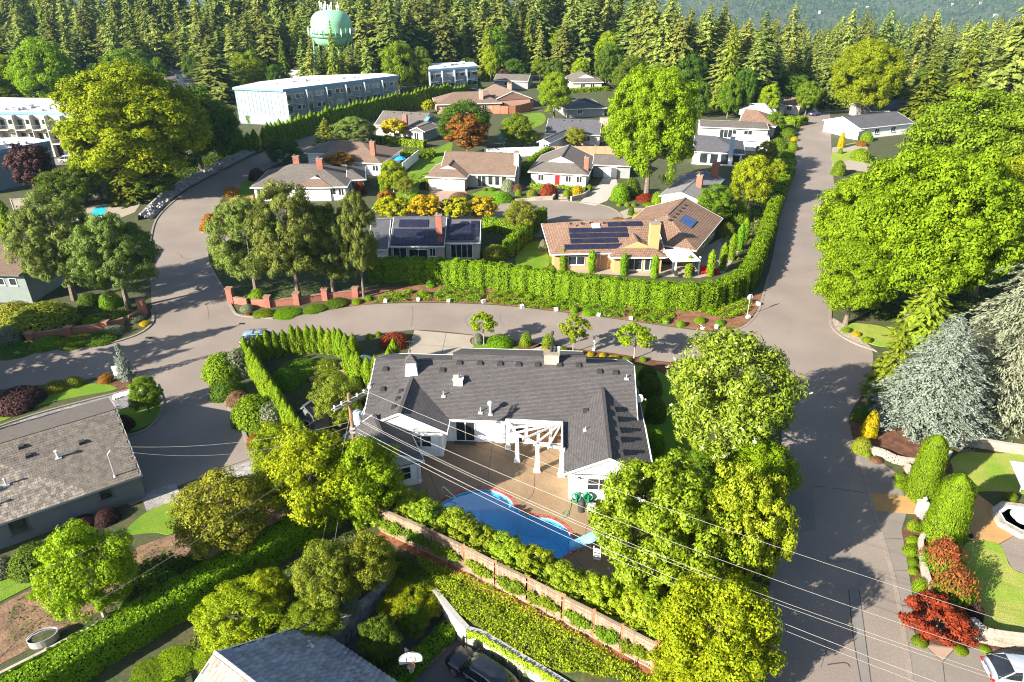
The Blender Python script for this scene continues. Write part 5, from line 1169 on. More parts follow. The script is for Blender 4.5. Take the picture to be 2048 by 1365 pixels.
# ------------------------------------------------------------------ large trees
T = tree_px
T('bigmaple0', 1292, 398, 112, 200, 'tall bright green maple standing beside the red door house driveway')
T('bigmaple1', 1716, 246, 68, 146, 'big rounded bright maple at the far end of the straight road')
T('bigmaple1', 1712, 585, 330, 235, 'bright maple leaning over the straight road, nearest the parked cars', rz=1.0)
T('bigmaple0', 1815, 640, 262, 330, 'largest bright green maple right of the straight road')
T('bigmaple1', 1945, 590, 300, 250, 'bright maple behind the silver weeping cedar', rz=2.0)
T('maple1', 1690, 650, 470, 150, 'low maple bough clump over the sidewalk at the road corner', rz=.4)
T('mid0', 1905, 400, 168, 225, 'dull green domed tree above the bright maples on the right')
T('mid1', 2025, 420, 190, 200, 'dull green tree at the right edge under the tall fir')
T('maple2', 2040, 330, 225, 110, 'small lime tree at the right edge behind the dull green trees')
T('cedar0', 1838, 250, 108, 105, 'light green cedar left of the tall dark fir', rz=1.2)
T('cedar1', 1905, 250, 75, 115, 'light green cedar touching the tall dark fir')
T('fir0', 1992, 262, -22, 120, 'very tall dark fir at the upper right corner')
T('fir3', 2060, 250, 20, 110, 'dark fir cut by the right edge beside the tallest fir')
T('cedar0', 1832, 690, 525, 115, 'drooping dull green cedar beneath the largest maple')
T('cedar1', 1768, 795, 640, 95, 'drooping cedar between the road corner and the blue spruce')
T('spruce', 1852, 905, 630, 228, 'broad pale blue spruce beside the road', 'blue_spruce')
T('weeper', 2010, 880, 462, 300, 'large silver grey weeping cedar at the right edge', 'weeping_cedar')
LIB['magn'] = None
c_, C_ = broad(700, 4.6, 4.6, 5.2, m=L_magn, nl=80, per=330, ls=.15, lobe=.24, clump=9, asp=.4); LIB['magn'] = (c_, trunk(701, 8, .22, C_, M_bark_g, 20), 9.6, 4.5)
c_, C_ = broad(706, 6.2, 4.4, 4.6, m=L_laurel, nl=100, per=520, ls=.145, lobe=.25, clump=10, asp=.5); LIB['bigleaf'] = (c_, trunk(707, 7, .25, C_, M_bark_g, 12), 8.8, 6.1)
c_, C_ = broad(712, 4.4, 4.2, 4.2, m=L_lime, nl=86, per=480, ls=.12, lobe=.26, clump=9, asp=.5); LIB['finetree'] = (c_, trunk(713, 6.5, .2, C_, M_bark_g, 12), 8.2, 4.3)
mg = T('magn', 1468.5, 925, 650, 267, 'magnolia with white blossoms between the white house lawn and the road', 'magnolia_tree')
M_petal = mat('white_petal', (.8, .76, .66), .6, .08, 3, 0)
g_ = np.random.default_rng(3)
fl = MB()
for k in range(6): a = k*1.047; fl.add([(0, 0, 0), (.09*math.cos(a-.4), .09*math.sin(a-.4), .03), (.16*math.cos(a), .16*math.sin(a), .08), (.09*math.cos(a+.4), .09*math.sin(a+.4), .03)], [(0, 1, 2, 3)])
fm = fl.mesh('blossom', M_petal); cv = np.empty(len(LIB['magn'][0].vertices)*3, np.float32); LIB['magn'][0].vertices.foreach_get('co', cv); cv = cv.reshape(-1, 3)
outer_ = cv[(np.linalg.norm((cv-np.array([0, 0, 5.2]))/4.6, axis=1) > .96)]
for k in g_.choice(len(outer_), 34): o = link('blossom', fm, mg); o.location = outer_[k]*1.02; o.rotation_euler = (g_.uniform(-.6, .6), g_.uniform(-.6, .6), 0)
T('bigleaf', 1332.5, 1185, 900, 335, 'broad bright leaved tree right of the pool, nearest the white gable', 'broadleaf_tree')
T('bigleaf', 1479, 1160, 925, 218, 'bright leaved tree overhanging the road beside the magnolia', 'broadleaf_tree', rz=2.2)
T('finetree', 1441, 1370, 1135, 242, 'fine leaved tree at the road edge under the power lines', 'broadleaf_tree')
T('finetree', 1400, 1410, 1250, 200, 'fine leaved tree at the bottom edge beside the wooden fence end', 'broadleaf_tree', rz=2.0)
T('mid2', 1467.5, 1410, 1275, 135, 'darker round tree at the bottom edge beside the road', 'broadleaf_tree')
T('lime1', 1516, 1015, 870, 152, 'white flecked tree between the magnolia and the bright leaved tree', 'broadleaf_tree')
# left and middle trees
T('ylw0', 300, 392, 122, 300, 'huge maple turning yellow at the left above the side road')
T('dark0', 405, 345, 168, 165, 'dark green maple on the right flank of the yellowing maple')
T('dark1', 440, 320, 205, 110, 'dark broad tree above the stone verge of the side road', rz=1)
T('maple3', 112, 232, 62, 122, 'bright green tree standing alone left of the yellowing maple')
T('ylw1', 12, 225, 100, 130, 'yellow green tree cut by the left edge')
T('mid1', 270, 200, 98, 110, 'green tree behind the yellowing maple', rz=2)
T('purple0', 82, 398, 288, 84, 'purple plum tree in front of the blue grey block')
T('mid2', 205, 400, 285, 100, 'green tree under the yellowing maple by the parking yard')
T('cedar0', 262, 402, 300, 95, 'feathery green cedar shrub tree below the yellowing maple')
T('dark0', 318, 398, 325, 90, 'dark rounded shrub tree by the side road wall', rz=.5)
T('dark1', 150, 412, 335, 120, 'dark green bank shrub tree below the plum tree', rz=2.5)
T('pine0', 150, 600, 378, 185, 'left of the two dense round headed pines by the brick wall')
T('pine1', 258, 618, 402, 168, 'right of the two dense pines by the brick wall, overhanging the road')
T('pine2', 515, 592, 392, 165, 'leftmost pine of the clump in front of the two chimney house')
T('pine0', 598, 600, 352, 165, 'tallest middle pine of the clump before the two chimney house', rz=2)
T('pine1', 668, 590, 385, 120, 'pine beside the dark solar panel house on its left', rz=4)
T('pine2', 728, 596, 375, 85, 'slim pine at the right end of the pine clump', rz=3)
T('fir1', 440, 205, 70, 105, 'large loose fir left of the long apartment block', 'fir_tree')
T('mid0', 505, 190, 100, 75, 'green tree between the fir and the long apartment block', rz=3)
T('cedar1', 575, 185, 72, 38, 'narrow yellow green conifer left of the plum before the water tower')
T('purple0', 605, 165, 120, 50, 'dark purple plum tree behind the long apartment block', rz=2)
T('cedar0', 676, 200, 42, 42, 'narrow cedar standing right in front of the water tower', rz=2.4)
T('mid2', 800, 195, 80, 72, 'tall green tree between the two blue apartment blocks', rz=1)
T('olive0', 848, 192, 115, 52, 'pale olive tree beside the second blue apartment block')
T('dark1', 570, 330, 280, 72, 'weeping dark green tree beside the side road', 'weeping_tree')
T('cedar1', 655, 298, 236, 62, 'small light conifer beside the side road', rz=1)
T('pine1', 712, 296, 226, 92, 'loose pine above the blue parasol patio house', rz=1)
T('dark0', 928, 292, 200, 112, 'blue green tree behind the rust coloured maple', rz=2)
T('rust0', 935, 312, 230, 84, 'rust coloured maple behind the brown garage house')
T('maple1', 1108, 240, 134, 68, 'bright lime tree in front of the dark low roofed house', rz=3)
T('mid1', 1035, 296, 227, 66, 'green tree in the patio of the pink chimney house')
T('mid0', 1058, 296, 256, 38, 'small green tree next to the patio tree of the pink chimney house')
T('olive0', 1150, 296, 255, 44, 'weeping pale tree in front of the pink chimney house', 'weeping_tree')
T('gold0', 790, 282, 238, 52, 'golden orange tree by the skylight house')
T('gold1', 858, 228, 199, 28, 'small yellow bush tree before the cedar row end')
for i, (x, yb, yt, w, d) in enumerate([(788, 446, 392, 74, 'leftmost of the row of yellow trees behind the solar panel house'), (853, 446, 388, 72, 'second yellow tree from the left behind the solar panel house'), (914, 446, 393, 66, 'third yellow tree from the left behind the solar panel house'), (966, 444, 394, 58, 'rightmost of the row of yellow trees, by the cul-de-sac')]):
    T('gold%d' % ((i+1) % 2), x, yb, yt, w, d, group='yellow trees behind the solar house')
T('rust0', 776, 430, 380, 40, 'small rust tree behind the leftmost yellow tree')
T('olive1', 1045, 470, 403, 72, 'pale variegated tree at the near rim of the cul-de-sac')
T('lime0', 788, 384, 321, 58, 'round light green tree by the striped lawn')
T('olive1', 812, 392, 355, 38, 'small grey green tree right of the round light green tree')
T('rust0', 683, 352, 306, 64, 'spreading rust maple in front of the tan roofed patio house')
T('mid1', 1424, 446, 370, 78, 'dense green tree at the corner of the white gabled house')
T('lime1', 1497, 420, 308, 88, 'open light green tree with pale limbs by the straight road')
T('lime2', 1548, 372, 318, 46, 'smaller light green tree above the roadside hedge')
T('olive0', 1530, 330, 282, 46, 'pinkish green tree between modern house and road', rz=2)
T('mid2', 1545, 268, 222, 40, 'green garden tree before the checked tile roof', rz=2)
T('lime0', 1497, 262, 245, 30, 'small light tree in the flat roofed house court', rz=1)
T('dark1', 1590, 220, 150, 60, 'dark tree closing the end of the straight road', rz=1.5)
T('mid0', 1610, 232, 160, 50, 'green tree beside the far blue car', rz=2)
T('mid1', 1480, 205, 135, 66, 'green rounded tree under the firs by the white roofed house', rz=4)
T('dark0', 1260, 200, 110, 70, 'dark tree left of the tall bright maple', rz=2)
T('mid2', 1160, 150, 105, 60, 'olive green tree behind the white gable by the firs', rz=4)
T('purple0', 1012, 165, 138, 34, 'small dark plum beside the low pale roofed house', rz=4)
# around the white house and foreground
T('strip0', 968, 690, 628, 50, 'first young maple from the concrete driveway along the road')
T('strip1', 1146, 706, 636, 64, 'middle young maple of the roadside bed behind the chimney')
T('strip0', 1268, 718, 653, 72, 'third young maple of the roadside bed, nearest the magnolia', rz=2)
T('olive1', 673.5, 852, 752, 107, 'olive green tree between the shed roof and the white house', rz=1)
T('mid2', 1430, 960, 880, 100, 'mid green tree between the white gable and the magnolia', 'broadleaf_tree', rz=1)
T('lime1', 620, 1040, 848, 210, 'light green tree left of the utility pole', rz=1)
T('lime2', 722.5, 1035, 868, 165, 'light green tree around the utility pole', rz=3)
T('lime0', 557.5, 955, 842, 115, 'light green tree at the corner of the dark driveway', rz=5)
T('olive0', 446, 1112, 936, 192, 'olive tree with bare lower twigs beside the small lawn', rz=2)
T('lime2', 174, 1240, 1040, 182, 'yellow green tree over the left garden', rz=.4)
T('lime0', 477, 1292, 1155, 170, 'glossy green tree between the long hedge and the tile roof', rz=2.2)
T('lime1', 536, 1228, 1135, 92, 'small tree behind the glossy green tree by the long hedge', rz=3)
T('olive1', 656, 1218, 1082, 132, 'grey green apple tree left part of the lower garden', rz=2)
T('olive0', 736, 1192, 1058, 112, 'grey green apple tree beside the fence corner', rz=4)
T('mid0', 621, 1288, 1188, 122, 'round green tree touching the tile roof', rz=1)
T('lime1', 818.5, 1248, 1152, 127, 'bright dogwood beside the basketball hoop garden', z=LOW, rz=1)
T('dark0', 758.5, 1340, 1212, 87, 'dark shrub tree behind the basketball hoop', z=LOW, rz=1)
T('mid1', 829, 1285, 1200, 58, 'green shrub tree between dogwood and the low hedge', z=LOW, rz=3)
T('mid1', 288, 824, 750, 64, 'small round tree at the mouth of the paver driveway', rz=2)
plant('young_spruce', 'young_spruce', 'small blue spruce beside the mailbox at the left corner', 'spruce', G(254, 758), top_h(G(254, 758), 686), 1.05)
T('arb0', 722, 1062, 968, 34, 'slim columnar cedar left of the fence corner', 'columnar_cedar')
# ------------------------------------------------------------------ firs of the woodland belt
FIRL = 'tall dark fir in the woodland belt behind the houses'
col_s = [(-60, 238), (200, 250), (460, 262), (860, 272), (1060, 280), (1230, 262), (1300, 235), (1400, 208), (1550, 208), (1575, 236), (1690, 232), (1700, 218), (2110, 222)]
col_t = [(-60, 5, 75), (250, 5, 70), (450, 10, 70), (560, 0, 50), (640, -20, 30), (720, -15, 45), (900, -25, 40), (1100, -25, 50), (1350, -30, 45), (1530, 20, 90), (1560, 70, 130), (1720, 95, 150), (1850, 80, 140), (1930, 20, 90), (2110, -20, 60)]
gF = np.random.default_rng(21); placed = []; nf = 0; tries = 0
while nf < 285 and tries < 9000:
    tries += 1; px = gF.uniform(-60, 2108); d0 = np.interp(px, [c[0] for c in col_s], [c[1] for c in col_s]); D = d0+abs(gF.normal(0, 1))*34+gF.uniform(0, 10)
    if D > 360: continue
    dep = D*CP+CAM_H*SP; X = (px-1024)/FPX*dep; z = float(hill(X, D))
    if any((X-a)**2+(D-b)**2 < 4.6**2 for a, b in placed): continue
    if abs(X-wt_b.x) < 9 and abs(D-wt_b.y) < 10: continue
    tr_ = gF.uniform(np.interp(px, [c[0] for c in col_t], [c[1] for c in col_t]), np.interp(px, [c[0] for c in col_t], [c[2] for c in col_t]))
    if 615 < px < 745 and D < wt_b.y+4: tr_ = gF.uniform(100, 130)
    b_ = Vector((X, D, z)); hh = top_h(b_, tr_)
    if hh < 11: hh = gF.uniform(12, 17)
    if hh > 40: hh = gF.uniform(32, 40)
    placed.append((X, D)); kind = gF.random()
    if kind < .80: plant('fir_tree', 'fir%d' % (nf % 6), FIRL, 'tree', b_, hh, hh*gF.uniform(.19, .28), 'firs of the woodland belt')
    elif kind < .9: plant('cedar_tree', 'cedar%d' % (nf % 2), 'lighter green conifer among the dark firs of the woodland belt', 'tree', b_, hh*.85, hh*.16, 'lighter conifers of the woodland belt')
    else: plant('broadleaf_tree', ('mid%d' % (nf % 3), 'maple%d' % (nf % 4), 'dark%d' % (nf % 2))[nf % 3], 'leafy tree among the firs of the woodland belt', 'tree', b_, min(hh*.62, 18), min(hh*.62, 18)*.34, 'leafy trees of the woodland belt')
    nf += 1
# front row of lower trees along the edge of the wood
for i in range(46):
    px = -30+i*46+gF.uniform(-16, 16); d0 = np.interp(px, [c[0] for c in col_s], [c[1] for c in col_s])-gF.uniform(0, 7)
    dep = d0*CP+CAM_H*SP; X = (px-1024)/FPX*dep
    if 1590 < px < 1680: continue
    plant('broadleaf_tree', ('mid%d' % (i % 3), 'dark%d' % (i % 2), 'lime%d' % (i % 3), 'dark1')[i % 4], 'small leafy tree along the foot of the woodland belt', 'tree', (X, d0, float(hill(X, d0))), gF.uniform(7, 13), gF.uniform(3, 4.6), 'small trees along the foot of the wood')
for i, (x, yt) in enumerate([(632, 84), (648, 95), (664, 88), (690, 98), (706, 90), (722, 80), (742, 72), (615, 76)]):
    b_ = G(x, 196-(i % 3)*5); hh = top_h(b_, yt); plant('fir_tree', 'fir%d' % (i % 6), 'fir standing in front of the legs of the water tower', 'tree', b_, hh, hh*.2, 'firs before the water tower')
for i, (x, y, h_) in enumerate([(-57, 58, 14), (-62, 51, 15), (-66, 64, 16), (-54, 45, 12), (-70, 56, 15), (-47, 35, 9)]):
    plant('fir_tree', 'fir%d' % (i % 6), 'fir outside the left edge shading the near road', 'tree', (x, y, 0), h_, h_*.24, 'firs beyond the left edge')
# ------------------------------------------------------------------ distant wooded hillside (one mass)
def scatter(name, label, P, shapes, s0, s1):
    coll = bpy.data.collections.new(name+'_shapes')
    for me in shapes: coll.objects.link(bpy.data.objects.new('tree_shape', me))
    me = bpy.data.meshes.new(name); me.vertices.add(len(P)); me.vertices.foreach_set('co', P.astype(np.float32).ravel()); me.update()
    o = link(name, me); tag(o, label, 'forest', kind='stuff')
    ng = bpy.data.node_groups.new(name, 'GeometryNodeTree'); ng.interface.new_socket('Geometry', in_out='INPUT', socket_type='NodeSocketGeometry'); ng.interface.new_socket('Geometry', in_out='OUTPUT', socket_type='NodeSocketGeometry')
    nd = ng.nodes; li = ng.links; gi = nd.new('NodeGroupInput'); go = nd.new('NodeGroupOutput'); ip = nd.new('GeometryNodeInstanceOnPoints'); ci = nd.new('GeometryNodeCollectionInfo')
    ci.inputs['Collection'].default_value = coll; ci.inputs['Separate Children'].default_value = True; ci.inputs['Reset Children'].default_value = True
    ip.inputs['Pick Instance'].default_value = True
    rs = nd.new('FunctionNodeRandomValue'); rs.data_type = 'FLOAT'; rs.inputs[2].default_value = s0; rs.inputs[3].default_value = s1
    rr = nd.new('FunctionNodeRandomValue'); rr.data_type = 'FLOAT_VECTOR'; rr.inputs[0].default_value = (0, 0, 0); rr.inputs[1].default_value = (0, 0, 6.283)
    li.new(gi.outputs[0], ip.inputs['Points']); li.new(ci.outputs[0], ip.inputs['Instance']); li.new(rs.outputs[1], ip.inputs['Scale']); li.new(rr.outputs[0], ip.inputs['Rotation']); li.new(ip.outputs[0], go.inputs[0])
    md = o.modifiers.new('scatter', 'NODES'); md.node_group = ng
def far_forest():
    g = np.random.default_rng(77); low = []
    for i in range(5):
        if i < 3: low.append(fir(800+i, 20, 4.6, (L_far0, L_far1, L_far0)[i], 9, .02, .3, per=3, ls=2.2, ragged=.3, asp=.5, br=6))
        else:
            dl_ = rdir(90, g); dl_[:, 2] = np.abs(dl_[:, 2]); P = dl_*np.array([5, 5, 9])*g.uniform(.8, 1.05, (90, 1))+np.array([0, 0, 3.5]); low.append(cloud_mesh('leafy', leaves(P, unit(dl_+g.normal(0, .4, (90, 3))), g.uniform(1.1, 2.2, 90), .6, g), L_far1 if i == 3 else L_far2))
    n = 24000; D = np.concatenate([g.uniform(640, 1000, 4200), g.uniform(1000, 1900, 2600), 1900+1300*g.uniform(0, 1, n-6800)**.9]); X = g.uniform(-1, 1, n)*(D*.74+90); Z = hill(X, D)
    k = (np.sin(X/60)+np.sin(D/85+X/140)+g.normal(0, .7, n)) > -1.7
    scatter('distant_forest', 'hazy blue green wooded hillside across the valley', np.stack([X, D, Z], 1)[k], low, .45, 1.05)
    n = 2300; D = 318+330*g.uniform(0, 1, n)**1.3; X = g.uniform(-1, 1, n)*(D*.74+60); k = ~((X > 50) & (D < 335)); X = X[k]; D = D[k]
    scatter('woodland_depth', 'dense wood closing the view behind the belt of tall firs', np.stack([X, D, hill(X, D)], 1), [LIB['fir%d' % i][0] for i in range(6)]+[LIB['cedar0'][0], LIB['mid0'][0], LIB['maple1'][0]], .75, 1.25)
L_far0 = LM('far_fir', (.05, .07, .02), (.027, .043, .014), .1, .4, .35); L_far1 = LM('far_leafy', (.06, .09, .014), (.035, .06, .01), .1, .35, .35); L_far2 = LM('far_light_leafy', (.10, .125, .02), (.06, .085, .014), .1, .3, .3)
far_forest()
hx = [(1712, 6), (1735, 14), (1848, 16), (1905, 8), (1962, 4), (1990, 30), (1640, 22)]
for i, (px, py) in enumerate(hx):
    # find where the sight line meets the hillside
    t = (py-682.5)/FPX; d = np.linspace(1900, 3600, 800); y = d; zz = CAM_H-y*(SP+t*CP)/(CP-t*SP); X = (px-1024)/FPX*(y*CP+(CAM_H-zz)*SP); hz = hill(X, y)+9; j = np.argmax(hz > zz); X0, Y0 = float(X[j]), float(y[j])
    e = thing('hillside_house', 'tiny pale house among the trees of the distant hillside', 'house', (X0, Y0, float(hill(X0, Y0))), .4*i, 'pale houses on the distant hillside')
    MB().box(-4, 4, -3, 3, 0, 9).build('wall', M_grey, e); MB().add([(-5, -4, 9), (5, -4, 9), (5, 4, 9), (-5, 4, 9), (-5, 0, 11), (5, 0, 11)], [(0, 1, 5, 4), (2, 3, 4, 5), (0, 4, 3), (1, 2, 5), (3, 2, 1, 0)]).build('roof', M_flat if i % 2 else M_shgr, e)
# ------------------------------------------------------------------ hedges
def arb_row(pts, label, group, step, h, r, keys=('arb0', 'arb1', 'arb2', 'arb3'), name='arborvitae', hv=.1):
    P = resample(crv(GG(pts), 6), step); g = random.Random(len(pts)+int(pts[0][0]))
    for i, p in enumerate(P):
        k = keys[g.randrange(len(keys))]; hh = h*(1+g.uniform(-hv, hv)); plant(name, k, label, 'arborvitae', (p.x+g.uniform(-.1, .1), p.y+g.uniform(-.1, .1), 0), hh, r*g.uniform(.9, 1.1), group)
arb_row([(532, 300), (590, 280), (660, 258), (745, 236), (840, 216), (905, 203)], 'dark cedar in the long row before the apartment block', 'row of cedars before the apartment block', 1.55, 5.4, 1.05)
arb_row([(445, 318), (480, 308), (525, 302)], 'dark cedar at the left end of the apartment cedar row', 'cedars at the left end of the apartment row', 1.5, 4.6, 1.0)
arb_row([(905, 203), (960, 190)], 'dark cedar at the far end of the apartment cedar row', 'cedars at the far end of the apartment row', 1.6, 4.6, 1.0)
arb_row([(497, 730), (560, 712), (640, 704), (720, 722)], 'upright cedar in the row between the road and the white house side yard', 'cedars along the road side of the side yard', .82, 3.3, .6)
arb_row([(700, 752), (730, 768), (772, 765), (790, 735)], 'bright upright cedar beside the white house cupola', 'cedars beside the cupola end', .95, 3.4, .62)
arb_row([(498, 735), (525, 775), (560, 830), (600, 890), (640, 955)], 'upright cedar in the row between the dark driveway and the side yard', 'cedars along the driveway side of the side yard', .82, 3.2, .6)
hedge('laurel_hedge', 'long clipped laurel hedge wrapping the tan house garden above the road bank', [(742, 560), (800, 560), (900, 568), (1000, 576), (1100, 590), (1200, 602), (1290, 612), (1380, 616), (1440, 606), (1478, 585), (1500, 560), (1512, 530)], 1.9, [2.9, 3.1, 3.4, 3.3, 3.3, 3.2, 3.2, 3.2, 3.1, 3.0, 3.0, 3.0], L_hedge, .115, 140, lump=.2, seed=1)
hedge('roadside_hedge', 'clipped hedge running up the left side of the straight road', [(1512, 530), (1528, 490), (1540, 450), (1555, 405), (1568, 370), (1578, 340)], 1.8, [3.0, 2.9, 2.8, 2.8, 2.6, 2.2], L_hedge, .12, 120, lump=.2, seed=2)
hedge('clipped_hedge', 'clipped hedge between the solar panel house and the tan house lawn', [(1015, 515), (1040, 490), (1070, 462), (1085, 445)], 1.5, 2.6, L_arb, .15, 70, seed=3)
hedge('clipped_hedge', 'dark clipped hedge behind the solar panel house beside the cul-de-sac', [(968, 462), (1010, 468), (1055, 474)], 1.4, 2.3, L_arb, .15, 70, seed=4)
hedge('garden_hedge', 'long level clipped hedge running diagonally across the lower left', [(700, 1022), (556, 1107), (390, 1205), (245, 1291), (115, 1370), (15, 1432)], 2.0, 2.1, L_hedge, .085, 240, lump=.05, seed=5)
hedge('low_hedge', 'low leafy hedge beside the basketball court', [(912, 1256), (870, 1296), (825, 1340), (770, 1395)], 1.2, .9, L_hedge, .10, 130, z=LOW, lump=.08, seed=6)
hedge('clipped_hedge', 'square clipped hedge terrace above the striped lawn', [(742, 284), (790, 290), (850, 296)], 1.6, 1.6, L_arb, .16, 50, seed=7)
hedge('clipped_hedge', 'lower bank hedge beside the striped lawn', [(760, 310), (810, 316), (868, 312)], 3.0, 1.4, L_hedge, .18, 50, seed=8)
hedge('clipped_hedge', 'hedge between the brown garage house and the red door house', [(1045, 350), (1062, 335), (1080, 322), (1098, 312)], 1.4, 2.0, L_arb, .16, 55, seed=9)
hedge('clipped_hedge', 'low hedge under the windows of the red door house', [(1062, 376), (1090, 379), (1170, 384)], 1.0, .9, L_arb, .14, 60, seed=10)
hedge('clipped_hedge', 'bright hedge at the right edge below the maples', [(2005, 418), (2040, 412), (2090, 405)], 1.8, 2.4, L_arb_y, .16, 55, seed=11)
hedge('clipped_hedge', 'flat topped round clipped hedge at the far road edge', [(1576, 252), (1592, 250), (1606, 252)], 4.0, 2.2, L_arb_y, .2, 40, seed=12)
hedge('clipped_hedge', 'garden hedge before the house with the white gable', [(1140, 186), (1180, 184), (1215, 182)], 1.6, 1.4, L_arb_y, .2, 35, seed=13)
# laurels between pool and fence, each its own dome
for i in range(3):
    c_, C_ = broad(740+i*3, 1.25, 1.7, 1.75, m=L_laurel, nl=32, per=330, ls=.10, lobe=.36, clump=6, asp=.42, up=.5); LIB['laurel%d' % i] = (c_, trunk(745+i, 2.2, .07, C_, M_bark_g, 6), 3.4, 1.35)
FA, FB = G(762, 1064), G(1305, 1341); FPOST_PX = [(762, 1064), (868, 1112), (930, 1143), (992, 1176), (1056, 1208), (1125, 1245), (1185, 1276), (1240, 1306), (1305, 1341)]
FPOST = [G(*p) for p in FPOST_PX]; fd = (FPOST[-1]-FPOST[0]); fd.normalize(); fn = Vector((-fd.y, fd.x, 0)); fn = fn if fn.y > 0 else -fn
NLA = 17
for i in range(NLA):
    s = (i+.3)/(NLA-.2); L_ = (FPOST[-1]-FPOST[0]).length; p = FPOST[0]+fd*(s*L_)+fn*(2.0+.25*math.sin(i*2.1)); hh = 2.5+.3*math.sin(i*1.7)+.3*math.cos(i*2.9)
    plant('laurel_shrub', 'laurel%d' % (i % 3), 'bright laurel in the row between the pool and the wooden fence', 'shrub', p, hh+.3, 1.5, 'laurels between pool and fence')
for i, (px, py, w, h_) in enumerate([(770, 1040, 100, 2.6), (820, 1050, 80, 2.8), (1290, 1260, 120, 3.2), (1345, 1300, 120, 3.0)]):
    b_ = G(px, py); plant('laurel_shrub', 'laurel%d' % (i % 3), ('laurel at the left end of the pool row by the columnar cedar', 'second laurel from the left end of the pool row', 'dark laurel behind the right end of the wooden fence', 'dark laurel outside the end of the wooden fence')[i], 'shrub', b_, h_, w/2/scale_at(b_))
